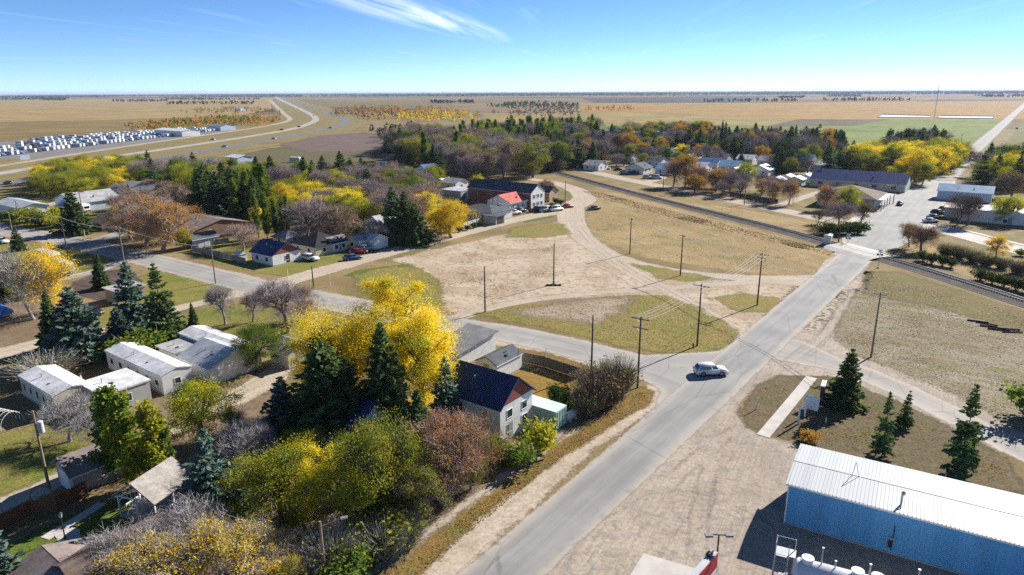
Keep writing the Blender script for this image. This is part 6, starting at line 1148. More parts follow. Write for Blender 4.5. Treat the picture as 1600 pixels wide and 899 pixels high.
def wires(k0, k1, offs, sag, label, dz=0.0, group=None):
    (p0, h0, a0, ar0), (p1, h1_, a1, ar1) = POLE[k0], POLE[k1]
    for o_ in offs:
        d0_ = Vector((math.cos(a0), math.sin(a0), 0)) * o_; d1_ = Vector((math.cos(a1), math.sin(a1), 0)) * o_; A_, B_ = p0 + d0_ + Vector((0, 0, h0 - dz)), p1 + d1_ + Vector((0, 0, h1_ - dz)); m_ = MB(); prev = A_
        for i in range(1, 15): t = i / 14; q = A_.lerp(B_, t) - Vector((0, 0, sag * 4 * t * (1 - t))); m_.tube(prev, q, .028, n=4, cap=False); prev = q
        tag(m_.build('overhead_wire', M_wire), label, 'wire', group or label + ' bundle')
wires('a', 'b', (-1.1, -.4, .4, 1.1), .9, 'overhead wire from the small grass patch to the island pole', .12); wires('b', 'c', (-1.1, -.4, .4, 1.1), .6, 'overhead wire from the island pole to the corner pole', .15); wires('f', 'e', (0.,), .7, 'overhead wire between the two thin poles by the dirt track', .3); wires('e', 'a', (0., .5), .6, 'overhead wire from the thin strip pole to the small patch pole', .3); wires('c', 'd', (0.,), .3, 'overhead wire from the corner pole to the lamp pole', 1.6); wires('h', 'd', (0.,), .8, 'overhead wire along the avenue from the bare pole', .4); wires('i', 'a', (-.6, .6), .9, 'overhead wire across the main road', .25); wires('k', 'l', (-1.2, -.5, .5, 1.2), .8, 'overhead wire along the avenue between crossarm poles', .2); wires('l', 'm', (-.8, .8), .8, 'overhead wire along the avenue to the leaning lamp pole', .3); wires('o', 'k', (-.7, .7), .9, 'overhead wire at the far end of the avenue', .3); wires('s', 't', (-.6, .6), .8, 'overhead wire along the railway street', .3)
# dark tyre ring at the foot of the bare pole
g = G(865, 446); ty = tag(empty('tyre_ring', (g.x, g.y, 0)), 'ring of old black tyres round the foot of the bare pole', 'tyres'); M_tyre = paint('tyre_rubber', (.025, .025, .026), .8)
def torus(mb, c, R0, r0, axis='z', n=18, m=8):
    i = len(mb.v)
    for a in range(n):
        for b2 in range(m):
            th, ph = 2 * math.pi * a / n, 2 * math.pi * b2 / m; q = ((R0 + r0 * math.cos(ph)) * math.cos(th), (R0 + r0 * math.cos(ph)) * math.sin(th), r0 * math.sin(ph)); q = {'z': q, 'y': (q[0], q[2], q[1])}[axis]; mb.v.append((c[0] + q[0], c[1] + q[1], c[2] + q[2]))
    for a in range(n):
        for b2 in range(m): mb.f.append((i + a * m + b2, i + ((a + 1) % n) * m + b2, i + ((a + 1) % n) * m + (b2 + 1) % m, i + a * m + (b2 + 1) % m)); mb.mi.append(mb.k)
for x, y in ((-.5, -.25), (.45, -.3), (0, .5), (1.3, -.2), (-1.3, -.3)): m_ = MB(); torus(m_, (x, y, .14), .32, .14); m_.build('tyre', M_tyre, ty, True)
g = G(1083, 543); m_ = MB(); m_.tube((0, 0, 0), (0, 0, .55), .13, .11, 10); m_.ball((0, 0, .6), .13, .13, .12); m_.tube((-.22, 0, .42), (.22, 0, .42), .06, n=8); hy = m_.build('fire_hydrant', paint('hydrant_red', (.35, .05, .03), .5), None, True); hy.location = (g.x, g.y, 0); tag(hy, 'red fire hydrant at the foot of the island pole', 'hydrant')
# --- railway
RP = [G(*p)[:2] for p in ((1700, 505), (1600, 473), (1500, 441), (1420, 416), (1320, 388), (1200, 355), (1050, 318), (950, 292), (850, 265), (790, 250))]; RC = np.array(smooth_pts([np.array(p) for p in RP], 14)); RT = np.gradient(RC, axis=0); RT /= np.hypot(*RT.T)[:, None]; RN = np.stack([-RT[:, 1], RT[:, 0]], 1)
def ribbon(name, offs, mat, kind='structure', parent=None):
    """offs: cross-section (sideways, up)"""
    mb = MB(); n = len(offs); 
    for i in range(len(RC)): mb.v += [(*(RC[i] + RN[i] * o_), z) for o_, z in offs]
    for i in range(len(RC) - 1):
        for j in range(n - 1): mb.f.append((i * n + j, i * n + j + 1, (i + 1) * n + j + 1, (i + 1) * n + j)); mb.mi.append(0)
    o = mb.build(name, mat, parent)
    if kind: tag(o, kind=kind)
    return o
b = NB('ballast_stone'); n1 = b.noise(6, 4, .7); n0 = b.noise(.3, 4, .6); c = b.mix(b.step(n1, .3, .7), (.05, .045, .042), (.115, .10, .09)); c = b.mix(b.math('MULTIPLY', b.step(n0, .48, .62), .7), c, (.17, .13, .085)); M_ball = b.done(b.bsdf(c, .95, normal=b.bump(n1, .7, .08)))
ribbon('ballast_bed', [(-3.3, .045), (-2.8, .12), (-1.65, .42), (1.65, .42), (2.8, .12), (3.3, .045)], M_ball)
rail = tag(empty('railway_track', (0, 0, 0)), 'single railway track crossing the main road', 'railway'); M_rail = paint('worn_rail_steel', (.5, .48, .46), .35, .4); M_tie = paint('tarred_sleeper', (.07, .058, .05), .9, 0, .3)
for s in (-.755, .755): ribbon('rail', [(s - .07, .55), (s - .035, .56), (s - .035, .69), (s + .035, .69), (s + .035, .56), (s + .07, .55)], M_rail, None, rail)
mb = MB(); L_ = np.concatenate([[0], np.cumsum(np.hypot(*(RC[1:] - RC[:-1]).T))])
for s in np.arange(0, L_[-1], .62):
    i = min(np.searchsorted(L_, s, 'right') - 1, len(RC) - 2); t = (s - L_[i]) / (L_[i + 1] - L_[i]); c = RC[i] * (1 - t) + RC[i + 1] * t; e, nn = RT[i], RN[i]; k = len(mb.v)
    mb.v += [(*(c + nn * u + e * v), z) for z in (.3, .56) for u, v in ((-1.3, -.115), (1.3, -.115), (1.3, .115), (-1.3, .115))]
    for f in ((4, 5, 6, 7), (0, 1, 5, 4), (1, 2, 6, 5), (2, 3, 7, 6), (3, 0, 4, 7)): mb.f.append(tuple(k + a for a in f)); mb.mi.append(0)
tag(mb.build('sleepers', M_tie, rail), kind='stuff')
# level crossing: the road rises onto planks between the rails
ci = int(np.argmin(np.hypot(*(RC - np.array(G(1347, 395)[:2])).T))); cc = RC[ci]; ce = RT[ci]; cn_ = RN[ci]; mb = MB(); hl = 8.0
for o_, z in zip(((-5.5, -3.4), (-3.4, -.86), (-.86, -.68), (-.62, .62), (.68, .86), (.86, 3.4), (3.4, 5.5)), ((.04, .5), (.5, .66), (.6, .6), (.665, .665), (.6, .6), (.66, .5), (.5, .04))):
    mb.face([(*(cc + cn_ * o_[0] - ce * hl), z[0]), (*(cc + cn_ * o_[0] + ce * hl), z[0]), (*(cc + cn_ * o_[1] + ce * hl), z[1]), (*(cc + cn_ * o_[1] - ce * hl), z[1])])
tag(mb.build('level_crossing', M_pave), kind='structure')
def signal(x, y, top, label, face):
    g = G(x, y); h = HT(x, y, top); r = tag(empty('crossing_signal', (g.x, g.y, 0), face), label, 'signal'); m_ = MB(); m_.tube((0, 0, 0), (0, 0, h), .07, n=8); m_.box(-.25, .25, -.25, .25, 0, .3); m_.build('mast', M_steel, r)
    for s in (-1, 1):
        m_ = MB(); d = Vector((.62 * s, 0, .5)).normalized(); c = Vector((0, -.12, h - .5)); n_ = Vector((-d.z, 0, d.x)) * .12; y0 = Vector((0, .02 + .012 * s, 0))
        m_.face([c - d * .62 - n_ - y0, c + d * .62 - n_ - y0, c + d * .62 + n_ - y0, c - d * .62 + n_ - y0]); m_.face([c - d * .62 + n_, c + d * .62 + n_, c + d * .62 - n_, c - d * .62 - n_]); m_.build('crossbuck_board', M_trim, r)
        m_ = MB(); m_.tube((s * .42, -.14, h - 1.35), (s * .42, -.02, h - 1.35), .26, n=16); hd = m_.build('signal_target', M_blackm, r); m_ = MB(); m_.tube((s * .42, -.2, h - 1.35), (s * .42, -.14, h - 1.35), .1, n=12); m_.build('red_lens', paint('red_lens', (.30, .02, .02), .2), hd)
    m_ = MB(); m_.box(-.45, .45, -.05, .05, h - 1.4, h - 1.3); m_.build('lamp_bar', M_blackm, r); return r
signal(1372, 419, 389, 'crossing signal with crossbuck on the near side of the track', A1 + math.pi / 2 + math.pi); signal(1324, 383, 365, 'crossing signal with crossbuck beside the signal box', A1 + math.pi / 2)
g = G(1297, 384); bx = tag(empty('signal_box', (g.x, g.y, 0), A1), 'silver signal equipment box beside the track', 'cabinet'); MB().box(0, 2.2, 0, 1.8, .25, 2.5).build('cabinet', paint('silver_cabinet', (.55, .56, .58), .4, .3), bx); MB().prism([(-.1, 2.5), (1.9, 2.5), (.9, 2.75)], 'x', -.1, 2.3).build('cap', M_steel, bx); MB().box(-.1, 2.3, -.1, 1.9, 0, .25).build('plinth', M_found, bx)
# --- vehicles
M_tint = (lambda b: b.done(b.bsdf((.012, .014, .018), .06, spec=.8)))(NB('tinted_glass')); M_rim = paint('alloy_rim', (.38, .39, .40), .3, .7); M_lamp = paint('headlamp_glass', (.75, .76, .78), .15); M_tail = paint('tail_lamp', (.30, .015, .012), .25)
def car_paint(name, col):
    if name in _pm: return _pm[name]
    b = NB(name); _pm[name] = b.done(b.bsdf(col, .28, spec=.5, **{'Coat Weight': .6, 'Coat Roughness': .08})); return _pm[name]
CARS = dict(suv=dict(L=4.75, w=1.86, h=1.66, hood=.97, belt=.98, x=(-2.3, -1.75, .35, 1.2), wr=.36, wb=1.36), sedan=dict(L=4.7, w=1.8, h=1.45, hood=.88, belt=.92, x=(-1.75, -1.0, .45, 1.25), wr=.33, wb=1.38), pickup=dict(L=5.7, w=1.98, h=1.88, hood=1.15, belt=1.22, x=(-.75, -.55, .85, 1.45), wr=.4, wb=1.8), van=dict(L=5.3, w=1.95, h=2.05, hood=1.05, belt=1.15, x=(-2.6, -2.5, .95, 1.75), wr=.36, wb=1.6))
def bevel_mesh(me, w=.06, seg=2):
    bm = bmesh.new(); bm.from_mesh(me); bmesh.ops.remove_doubles(bm, verts=bm.verts, dist=1e-4); bmesh.ops.bevel(bm, geom=[e for e in bm.edges if e.calc_face_angle(0) > .5], offset=w, segments=seg, affect='EDGES', clamp_overlap=True); bm.to_mesh(me); bm.free(); me.polygons.foreach_set('use_smooth', [True] * len(me.polygons)); me.update()
_carm = {}
def car(kind, px, py, ang, col, cname, label, group=None, z=0.0):
    d = CARS[kind]; g = G(px, py); r = tag(empty({'suv': 'parked_car', 'sedan': 'parked_car', 'pickup': 'pickup_truck', 'van': 'parked_van'}[kind], (g.x, g.y, z + .036), ang), label, {'suv': 'car', 'sedan': 'car', 'pickup': 'pickup', 'van': 'van'}[kind], group); L_, w0, h = d['L'] / 2, d['w'] / 2, d['h']; wr, wb = d['wr'], d['wb']; cp = car_paint(cname, col)
    if kind not in _carm:
        pts = [(-L_, .42)]
        def arch(c): return [(c + (wr + .07) * math.cos(t), wr * .9 + (wr + .07) * math.sin(t)) for t in np.linspace(math.pi, 0, 9)]
        low = [(-L_ + .05, .28)] + [(x, max(z_, .28)) for x, z_ in arch(-wb)] + [(x, max(z_, .28)) for x, z_ in arch(wb)] + [(L_ - .08, .28), (L_, .5), (L_ - .05, d['hood'] * .78), (L_ - .35, d['hood'] * .93), (d['x'][3] + .1, d['hood'] + .02), (d['x'][3], d['belt'])]
        low += ([(d['x'][0], d['belt']), (-L_ + .06, d['belt']), (-L_, .55)] if kind != 'sedan' else [(d['x'][0], d['belt']), (-L_ + .15, d['belt'] - .02), (-L_, d['belt'] - .1), (-L_, .5)])
        m_ = MB(); m_.prism(low, 'y', -w0, w0); bm_ = m_.mesh('car_body_mesh', [None]); bevel_mesh(bm_, .05, 2)
        x0, x1, x2, x3 = d['x']; wt = w0 * .80; wl = w0 * .97; zb = d['belt'] - .03
        m_ = MB(); B0 = [(x0, -wl, zb), (x3, -wl, zb), (x3, wl, zb), (x0, wl, zb)]; T0_ = [(x1, -wt, h), (x2, -wt, h), (x2, wt, h), (x1, wt, h)]; m_.face(T0_)
        for i in range(4): m_.face([B0[i], B0[(i + 1) % 4], T0_[(i + 1) % 4], T0_[i]])
        cm_ = m_.mesh('cabin_mesh', [None]); bevel_mesh(cm_, .09, 3); gl_ = []
        for i in range(4):
            q = [Vector(p) for p in (B0[i], B0[(i + 1) % 4], T0_[(i + 1) % 4], T0_[i])]; n_ = (q[1] - q[0]).cross(q[3] - q[0]).normalized()
            def bl(u, v): return (q[0] * (1 - u) + q[1] * u) * (1 - v) + (q[3] * (1 - u) + q[2] * u) * v + n_ * .012
            spans = ((.05, .34), (.37, .65), (.68, .95)) if (i in (0, 2) and kind in ('suv', 'van')) else (((.06, .48), (.52, .94)) if i in (0, 2) else ((.07, .93),))
            for u0, u1 in spans: m_ = MB(); m_.face([bl(u0, .12), bl(u1, .12), bl(u1, .86), bl(u0, .86)]); gl_.append(({0: 'side_window', 2: 'side_window', 1: 'windscreen', 3: 'rear_window'}[i], m_.mesh('glass_mesh', [M_tint])))
        m_ = MB(); torus(m_, (0, 0, 0), wr - .1, .1, 'y', 18, 8); tm = m_.mesh('tyre_mesh', [M_tyre], True); m_ = MB(); m_.tube((0, -.07, 0), (0, .07, 0), wr - .12, n=14); rm = m_.mesh('rim_mesh', [M_rim]); lm = []
        for s in (-1, 1): m_ = MB(); m_.box(L_ - .22, L_ - .015, s * w0 * .78 - .17, s * w0 * .78 + .17, d['hood'] * .66, d['hood'] * .80); lm.append(('headlight', m_.mesh('headlight_mesh', [M_lamp]))); m_ = MB(); m_.box(-L_ - .01, -L_ + .12, s * w0 * .82 - .12, s * w0 * .82 + .12, d['belt'] * .72, d['belt'] * .95); lm.append(('tail_light', m_.mesh('tail_light_mesh', [M_tail])))
        m_ = MB(); m_.box(-L_ + .02, L_ - .02, -w0 * .9, w0 * .9, .2, .34); um = m_.mesh('underbody_mesh', [M_blackm]); bed = None
        if kind == 'pickup': m_ = MB(); m_.box(-L_ + .12, d['x'][0] - .1, -w0 + .12, w0 - .12, d['belt'] - .001, d['belt'] + .006); bed = m_.mesh('bed_mesh', [M_blackm])
        _carm[kind] = (bm_, cm_, gl_, tm, rm, lm, um, bed)
    bm_, cm_, gl_, tm, rm, lm, um, bed = _carm[kind]
    bo = link(bpy.data.objects.new('body', bm_), r); set_mat(bo, [cp]); co = link(bpy.data.objects.new('cabin', cm_), r); set_mat(co, [cp])
    for n_, m_ in gl_: link(bpy.data.objects.new(n_, m_), co)
    for n_, m_ in lm: link(bpy.data.objects.new(n_, m_), r)
    link(bpy.data.objects.new('underbody', um), r)
    if bed: link(bpy.data.objects.new('cargo_bed', bed), r)
    for x in (-wb, wb):
        for s in (-1, 1):
            wo_ = link(bpy.data.objects.new('wheel', rm), r); wo_.location = (x, s * (w0 - .1), wr); t_ = link(bpy.data.objects.new('tyre', tm), wo_)
    return r
WH, SI, BK, BL, RD, GY = (.75, .75, .75), (.42, .44, .46), (.018, .018, .02), (.05, .10, .2), (.28, .03, .03), (.16, .17, .18); AV = A1 - math.pi / 2
o = car('suv', 1110, 585, R(4), WH, 'white_car_paint', 'white SUV driving through the junction'); o.name = 'moving_car'
car('suv', 484, 407, AV + .2, WH, 'white_car_paint', 'white SUV parked beside the red-gabled cottage'); car('sedan', 551, 406, R(30), BL, 'blue_car_paint', 'blue-grey car parked at the dirt road edge'); car('sedan', 560, 397, R(25), RD, 'red_car_paint', 'dark red car behind the blue-grey one'); car('suv', 570, 392, R(20), SI, 'silver_car_paint', 'silver SUV beside the small white garage')
for x, y, k, c, n, l in ((626, 379, 'suv', BL, 'blue_car_paint', 'dark blue SUV under the roadside spruces'), (647, 375, 'sedan', SI, 'silver_car_paint', 'silver car under the roadside spruces'), (668, 372, 'pickup', WH, 'white_car_paint', 'white pickup beside the yellow roadside tree'), (682, 367, 'suv', BK, 'black_car_paint', 'black SUV under the yellow roadside tree')): car(k, x, y, R(48), c, n, l)
for x, y, k, c, n, l in ((802, 336, 'pickup', WH, 'white_car_paint', 'white pickup in front of the grey hip-roofed house'), (812, 332, 'suv', BK, 'black_car_paint', 'black SUV beside the red-roofed building'), (838, 331, 'pickup', BK, 'black_car_paint', 'black pickup in front of the brick building'), (853, 331, 'van', SI, 'silver_car_paint', 'silver van in front of the brick building'), (869, 330, 'van', WH, 'white_car_paint', 'white van nearest the clipped bushes'), (887, 325, 'sedan', RD, 'red_car_paint', 'red car by the road bend pole')): car(k, x, y, R(35), c, n, l)
car('sedan', 928, 328, R(200), GY, 'grey_car_paint', 'grey car left on the tan grass beside the dirt track'); car('sedan', 1406, 321, A1, BK, 'black_car_paint', 'black car on the main street by the lamp post')
for x, y, k, c, n, l in ((1454, 348, 'sedan', WH, 'white_car_paint', 'white car angle-parked on the main street'), (1460, 342, 'sedan', GY, 'grey_car_paint', 'grey car angle-parked behind the white one'), (1466, 335, 'suv', BK, 'black_car_paint', 'black SUV angle-parked on the main street'), (1478, 330, 'suv', GY, 'grey_car_paint', 'grey SUV angle-parked by the cream hut')): car(k, x, y, R(5), c, n, l)
car('suv', 3, 380, R(-30), WH, 'white_car_paint', 'white car parked at the avenue lawn'); car('sedan', 100, 331, R(40), GY, 'grey_car_paint', 'grey car by the two-gabled house')
for i, (x, y, k, c, n) in enumerate(((947, 265, 'suv', WH, 'white_car_paint'), (966, 267, 'sedan', BK, 'black_car_paint'), (976, 270, 'sedan', SI, 'silver_car_paint'), (990, 272, 'pickup', BL, 'blue_car_paint'), (1012, 279, 'suv', WH, 'white_car_paint'), (1026, 280, 'van', WH, 'white_car_paint'))): car(k, x, y, R(-20), c, n, ('white SUV', 'black car', 'silver car', 'dark blue pickup', 'second white SUV', 'white van')[i] + ' parked in the railway street driveways')
for i, (x, y, a, c, n) in enumerate(((12, 288.5, 150, BK, 'black_car_paint'), (333, 219.5, 150, WH, 'white_car_paint'), (351, 230.5, 150, SI, 'silver_car_paint'), (428, 218, 150, WH, 'white_car_paint'), (440, 204, 150, BK, 'black_car_paint'), (467, 199, 140, BK, 'black_car_paint'), (516, 201, 140, BK, 'black_car_paint'), (490, 181, 90, GY, 'grey_car_paint'), (466, 169, 90, BK, 'black_car_paint'), (480, 168.5, 90, GY, 'grey_car_paint'))): car('suv', x, y, R(a), c, n, n.split('_')[0] + ' car driving on the curving highway', 'cars on the highway', z=.14)
car('suv', 1589, 202, A1, BK, 'black_car_paint', 'dark car driving out on the country road', z=.12)
# --- trailers and vehicles on the dealer's lot
def rv_mesh(body, stripe, L_=7.5):
    m_ = MB(); m_.prism([(-L_ / 2, .5), (L_ / 2 - .6, .5), (L_ / 2, 1.1), (L_ / 2 - .1, 2.6), (L_ / 2 - .7, 3.1), (-L_ / 2, 3.15)], 'y', -1.22, 1.22); m_.k = 1; m_.box(-L_ / 2 + .1, L_ / 2 - .8, -1.25, -1.221, 1.15, 1.5); m_.box(-L_ / 2 + .1, L_ / 2 - .8, 1.221, 1.25, 1.15, 1.5); m_.k = 2
    for x in (-2.4, -.6, 1.4): m_.box(x, x + 1.0, -1.25, -1.221, 1.8, 2.4); m_.box(x, x + 1.0, 1.221, 1.25, 1.8, 2.4)
    m_.box(L_ / 2 - .13, L_ / 2 + .02, -.8, .8, 1.7, 2.4); m_.box(-1.0, 1.0, -1.1, 1.1, 0, .5); return m_.mesh('travel_trailer', [body, stripe, M_tint])
RVM = [rv_mesh(paint('trailer_white', (.72, .73, .74), .4), paint('trailer_blue', (.10, .2, .38), .5)), rv_mesh(paint('trailer_ivory', (.66, .65, .62), .4), paint('trailer_grey', (.3, .3, .31), .5), 6.4), rv_mesh(paint('trailer_silver', (.45, .48, .52), .35), paint('trailer_blue', (.10, .2, .38), .5), 8.6)]
def lot_car(col):
    m_ = MB(); m_.prism([(-2.5, .4), (2.5, .4), (2.5, .9), (1.2, 1.05), (.6, 1.75), (-1.0, 1.75), (-1.5, 1.1), (-2.5, 1.05)], 'y', -.95, .95); m_.k = 1; m_.box(-2.0, 2.0, -.9, .9, 0, .4); m_.prism([(-.9, 1.12), (.85, 1.12), (.5, 1.65), (-.85, 1.65)], 'y', -.97, .97); return m_.mesh('lot_car', [col, M_tint])
RVM += [lot_car(car_paint('lot_blue', (.08, .16, .32))), lot_car(car_paint('lot_dark', (.04, .045, .055)))]
RVL = ['white travel trailer with blue stripe in the sales lot rows', 'ivory travel trailer with grey stripe in the sales lot rows', 'silver travel trailer with blue stripe in the sales lot rows', 'blue car in the sales lot rows', 'dark car in the sales lot rows']; rs_ = random.Random(9)
for (xa, ya), (xb, yb), n_ in (((-30, 248), (338, 204.5), 56), ((-30, 242), (330, 202), 52), ((0, 234), (310, 201.5), 44), ((20, 227), (290, 202), 38), ((50, 220), (240, 206), 24)):
    for i in range(n_):
        t = (i + rs_.uniform(-.15, .15)) / n_; A_, B_ = G(xa, ya), G(xb, yb); p = A_.lerp(B_, t)
        if rs_.random() < .1: continue
        k = rs_.choices((0, 1, 2, 3, 4), (3, 2.5, 2.5, 2.2, 1.8))[0]; o = link(bpy.data.objects.new('travel_trailer' if k < 3 else 'parked_car', RVM[k])); o.scale = (.85,) * 3 if k < 3 else (1.1,) * 3; o.location = (p.x, p.y, .12); o.rotation_euler = (0, 0, math.atan2(B_.y - A_.y, B_.x - A_.x) + math.pi / 2 + rs_.uniform(-.12, .12)); tag(o, RVL[k], 'trailer' if k < 3 else 'car', RVL[k].split(' with')[0].split(' in ')[0] + 's on the sales lot')
house((285, 214), a=18, b=52, h=5, ridge='b', rise=1.6, wall='white', rcol='white', label='long white showroom behind the trailer rows', cat='building', name='showroom', wf=0, wr=0); house((345, 205), a=18, b=26, h=5, ridge='b', rise=2, wall='paleblue', rcol='grey', label='grey-roofed workshop at the end of the sales lot', cat='building', name='workshop', wf=0, wr=0); house((376, 174), a=14, b=20, h=5, ridge='b', rise=3, wall='white', rcol='white', label='white farm shed in the far stubble field', cat='shed', name='farm_shed', wf=0, wr=0)
# pale blue camper, blue tarp, white tent, camper near stockyard
def camper(px, py, ang, k, label): g = G(px, py); o = link(bpy.data.objects.new('camper', RVM[k])); o.location = (g.x, g.y, 0); o.rotation_euler = (0, 0, ang); tag(o, label, 'camper'); return o
camper(78, 412, AV, 2, 'pale blue camper behind the small spruce by the avenue'); camper(97, 428, AV, 2, 'second pale blue camper beside the lawn track'); camper(597, 262, R(-5), 1, 'white camper on the grass near the shelterbelt'); camper(462, 254, R(-10), 1, 'white camper parked in the stockyard'); camper(128, 332, R(-30), 0, 'white camper in front of the two-gabled house')
g = G(5, 492); tp = tag(empty('boat_under_tarp', (g.x, g.y, 0), AV), 'boat under a bright blue tarpaulin at the yard edge', 'boat'); mb = MB(); mb.prism([(-1.1, .6), (1.1, .6), (.9, 1.3), (0, 1.9), (-.9, 1.3)], 'x', -2.6, 2.4); mb.build('tarpaulin', paint('blue_tarp', (.03, .16, .55), .5, 0, .2), tp); MB().box(-2.4, 2.2, -.8, .8, .15, .62).build('trailer_frame', M_steel, tp)
g = G(377, 407); dh = tag(empty('garden_shed', (g.x, g.y, 0), AV), 'little white garden shed inside the grey fence', 'shed'); MB().box(-1.2, 1.2, -1, 1, 0, 1.7).build('wall', siding('white'), dh); MB().prism([(-1.15, 1.7), (1.15, 1.7), (0, 2.4)], 'x', -1.35, 1.35).build('roof', roofm('white'), dh)
# --- monument sign, posts and board on the hall lawn
g = G(1283, 632); sg = tag(empty('monument_sign', (g.x, g.y, 0), A1 + .1), 'dark upright monument sign on the hall lawn', 'sign'); MB().box(-1.0, 1.0, -.22, .22, .3, 2.9).build('panel', paint('dark_panel', (.035, .022, .02), .5), sg); MB().box(-1.05, 1.05, -.27, .27, 2.9, 3.05).build('cap', M_trim, sg); MB().box(-1.1, 1.1, -.35, .35, 0, .3).build('plinth', M_found, sg)
for x, y, t, l in ((1247, 663, 631, 'white post left of the leaning board'), (1257, 651, 620, 'white post right beside the leaning board')): g = G(x, y); h = HT(x, y, t); m_ = MB(); m_.box(-.09, .09, -.09, .09, 0, h); m_.prism([(-.09, h), (.09, h), (0, h + .12)], 'x', -.09, .09); o = m_.build('sign_post', M_trim); o.location = (g.x, g.y, 0); tag(o, l, 'post')
g = G(1266, 642); bd = tag(empty('notice_board', (g.x, g.y, 0), A1), 'white notice board leaning between post and sign', 'board'); m_ = MB(); m_.prism([(0, .15), (.5, 1.9), (.56, 1.88), (.06, .13)], 'y', -.9, .9); m_.build('panel', M_trim, bd); MB().box(.3, .36, -.7, -.62, 0, 1.2).build('strut', M_steel, bd)
def marker(x, y, top, label, w0=.07, mat=None): g = G(x, y); h = HT(x, y, top); m_ = MB(); m_.tube((0, 0, 0), (0, 0, h), w0, n=8); m_.tube((0, 0, h), (0, 0, h + .05), w0 * 1.2, w0 * .6, 8); o = m_.build('marker_post', mat or M_trim); o.location = (g.x, g.y, 0); tag(o, label, 'post')
marker(853, 567, 543, 'white marker post by the avenue'); marker(1182, 640, 622, 'white marker post on the hall lawn corner'); marker(1290, 662, 653, 'short white stake on the hall lawn'); marker(450, 434, 421, 'white stake in front of the red-gabled cottage'); marker(133, 371, 359, 'white post beneath the corner spruce'); marker(516, 448, 428, 'pale post beside the dirt road mouth')
g = G(102, 842); lp = tag(empty('garden_lamp', (g.x, g.y, .06)), 'black garden lamp post on the paved circle', 'lamp'); m_ = MB(); m_.tube((0, 0, 0), (0, 0, 2.2), .06, n=8); m_.tube((0, 0, 0), (0, 0, .4), .12, .07, 8); m_.build('post', M_blackm, lp); m_ = MB(); m_.tube((0, 0, 2.2), (0, 0, 2.6), .1, .18, 6); m_.build('lantern', paint('lantern_glass', (.6, .58, .5), .2), lp); m_ = MB(); m_.tube((0, 0, 2.6), (0, 0, 2.8), .22, .02, 6); m_.build('cap', M_blackm, lp)
# --- fuel price sign and flood lamps at the forecourt
S0, S1 = G(1117, 861, 7.2), G(1078, 905, 7.2); sv_ = S1 - S0; sa = math.atan2(sv_.y, sv_.x); sl = max(3.2, sv_.length)
ps = tag(empty('pylon_sign', (S0.x, S0.y, 0), sa), 'tall red and white pylon sign at the forecourt edge', 'sign'); MB().box(0, sl, -.25, .25, 5.2, 7.2).build('cabinet', paint('sign_grey', (.40, .41, .43), .5), ps)
for s in (-1, 1):
    MB().box(.06, sl - .06, *((.252, .275) if s > 0 else (-.275, -.252)), 5.9, 7.14).build('red_panel', paint('sign_red', (.42, .02, .025), .4), ps); MB().box(.06, sl - .06, *((.252, .272) if s > 0 else (-.272, -.252)), 5.26, 5.86).build('white_panel', M_trim, ps)
for x in (.25, sl - .25): m_ = MB(); m_.tube((x, 0, 0), (x, 0, 5.2), .13, n=10); m_.build('leg', M_blackm, ps)
MB().box(.5, .95, -.3, .1, 7.2, 7.4).build('bracket', M_blackm, ps)
fl = tag(empty('flood_lamp', (S0.x, S0.y, 0), 0), 'twin-headed black flood lamp beside the pylon sign', 'lamp'); fl.location = (S0.x - sv_.normalized().x * .5, S0.y - sv_.normalized().y * .5, 0); m_ = MB(); m_.tube((0, 0, 0), (0, 0, 8.3), .09, .06, 10); m_.build('post', M_blackm, fl); m_ = MB(); m_.tube((-.6, .05, 8.3), (.6, -.05, 8.3), .04, n=6); m_.build('arm', M_blackm, fl)
for s in (-1, 1): m_ = MB(); m_.box(s * .75 - .28, s * .75 + .28, -.2, .2, 8.2, 8.36); m_.build('lamp_head', paint('lamp_grey', (.2, .19, .2), .5), fl)
# radio mast, highway sign
g = G(1459, 187); ms = tag(empty('radio_mast', (g.x, g.y, 0)), 'thin lattice radio mast beside the lagoon', 'mast')
for k in range(3): a = k * 2.094; m_ = MB(); m_.tube((.6 * math.cos(a), .6 * math.sin(a), 0), (.25 * math.cos(a), .25 * math.sin(a), 46), .12, n=5); m_.build('leg', M_steel, ms)
m_ = MB(); [m_.tube((.55 * math.cos(i * 2.094), .55 * math.sin(i * 2.094), i * 1.5), (.5 * math.cos((i + 1) * 2.094), .5 * math.sin((i + 1) * 2.094), i * 1.5 + 1.5), .05, n=4) for i in range(30)]; m_.build('lattice', M_steel, ms)
g = G(41, 256); hsn = tag(empty('highway_sign', (g.x, g.y, .1), R(60)), 'back of a wide road sign beside the highway', 'sign'); MB().box(-2.6, 2.6, -.05, .05, 2.2, 5.0).build('panel', paint('sign_back', (.38, .45, .5), .5), hsn)
for x in (-1.6, 1.6): MB().box(x - .08, x + .08, .06, .2, 0, 4.8).build('leg', M_steel, hsn)
# rubble and logs beside the railway lot
M_stone = paint('pale_stone', (.38, .35, .31), .9); rs_ = random.Random(3)
for i in range(6): g = G(1530 + i * 11 + rs_.uniform(-4, 4), 503 + i * 3.2 + rs_.uniform(-4, 4)); m_ = MB(); m_.tube((-1.6, 0, .15), (1.6, 0, .17), .14, .12, 7); o = m_.build('old_sleeper', M_tie); o.location = (g.x, g.y, 0); o.rotation_euler = (0, 0, R(-25) + rs_.uniform(-.4, .4)); tag(o, 'discarded dark railway sleeper lying in the weedy lot', 'sleeper', 'discarded sleepers in the weedy lot')

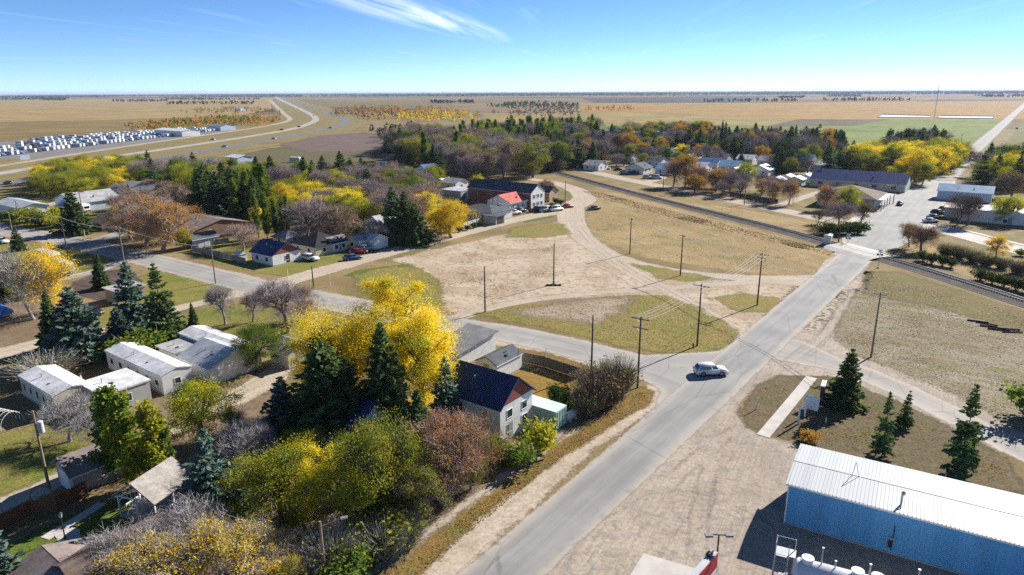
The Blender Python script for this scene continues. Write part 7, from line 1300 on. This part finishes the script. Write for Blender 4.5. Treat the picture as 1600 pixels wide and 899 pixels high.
# --- yard clutter
g = G(4, 662); hf = tag(empty('hoop_frame', (g.x, g.y, 0), AV + .3), 'white pipe hoop frame of an uncovered shelter beside the cream mobile home', 'frame')
for i in range(6):
    m_ = MB(); [m_.tube((i * .9 - 2.2, 2.0 * math.cos(math.pi * k / 12), 2.6 * math.sin(math.pi * k / 12)), (i * .9 - 2.2, 2.0 * math.cos(math.pi * (k + 1) / 12), 2.6 * math.sin(math.pi * (k + 1) / 12)), .04, n=6) for k in range(12)]; m_.build('hoop', M_trim, hf)
for a in (.5, .25, .75): m_ = MB(); m_.tube((-2.2, 2.0 * math.cos(math.pi * a), 2.6 * math.sin(math.pi * a)), (2.3, 2.0 * math.cos(math.pi * a), 2.6 * math.sin(math.pi * a)), .035, n=6); m_.build('purlin', M_trim, hf)
hf.scale = (.8, .75, .72)
g = G(133, 614); ds = tag(empty('satellite_dish', (g.x, g.y, 0), R(200)), 'grey satellite dish on a post between the mobile homes', 'dish'); m_ = MB(); m_.tube((0, 0, 0), (0, 0, 2.0), .05, n=8); m_.build('post', M_steel, ds); m_ = MB()
for k in range(14): t0, t1 = 2 * math.pi * k / 14, 2 * math.pi * (k + 1) / 14; m_.face([(0, 0, 2.2), (.18, .5 * math.cos(t0), 2.2 + .5 * math.sin(t0)), (.18, .5 * math.cos(t1), 2.2 + .5 * math.sin(t1))]); m_.face([(-.02, 0, 2.2), (.17, .51 * math.cos(t1), 2.2 + .51 * math.sin(t1)), (.17, .51 * math.cos(t0), 2.2 + .51 * math.sin(t0))])
m_.build('reflector', M_steel, ds); m_ = MB(); m_.tube((.1, 0, 1.8), (.6, 0, 2.15), .02, n=5); m_.build('feed_arm', M_steel, ds)
car('sedan', 147, 491, R(-35), BK, 'black_car_paint', 'dark old car on the grass by the tan shed')
g = G(745, 331); rd = tag(empty('red_deck', (g.x, g.y, 0), A1), 'red painted deck with railings behind the grey hip-roofed house', 'deck'); M_rp = paint('red_deck_paint', (.36, .04, .04), .6); MB().box(0, 7, 0, 4, .5, .62).build('deck_floor', M_rp, rd); m_ = MB()
for x in np.arange(0, 7.1, .5): m_.box(x - .03, x + .03, -.03, .03, .6, 1.6); m_.box(x - .03, x + .03, 3.97, 4.03, .6, 1.6)
m_.box(0, 7, -.04, .04, 1.55, 1.63); m_.box(0, 7, 3.96, 4.04, 1.55, 1.63); m_.build('railing', M_rp, rd)
for x in (.2, 6.8):
    for y in (.2, 3.8): MB().box(x - .08, x + .08, y - .08, y + .08, 0, .5).build('leg', M_rp, rd)
# debris pile and boards in the thicket gap
rs_ = random.Random(21)
for i in range(7): g = G(668 + rs_.uniform(-14, 14), 745 + rs_.uniform(-8, 8)); m_ = MB(); m_.box(-1.0, 1.0, -.12, .12, .02, .08); o = m_.build('loose_board', paint('bleached_board', (.42, .40, .36), .9)); o.location = (g.x, g.y, .05 * i); o.rotation_euler = (rs_.uniform(-.1, .1), rs_.uniform(-.08, .08), rs_.uniform(0, 3)); tag(o, 'bleached loose board lying in the roadside thicket', 'board', 'loose boards in the roadside thicket')
# ================================================================== HAZE
b = NB('haze_air'); vol = b.n('ShaderNodeVolumePrincipled', {'Color': (.62, .76, 1.0, 1), 'Density': HAZE, 'Anisotropy': .2})
b.nt.links.new(vol.outputs[0], b.out.inputs['Volume'])
hz = MB().box(-34000, 34000, -420, 33000, -1, 70).build('haze', b.m); tag(hz, kind='stuff')
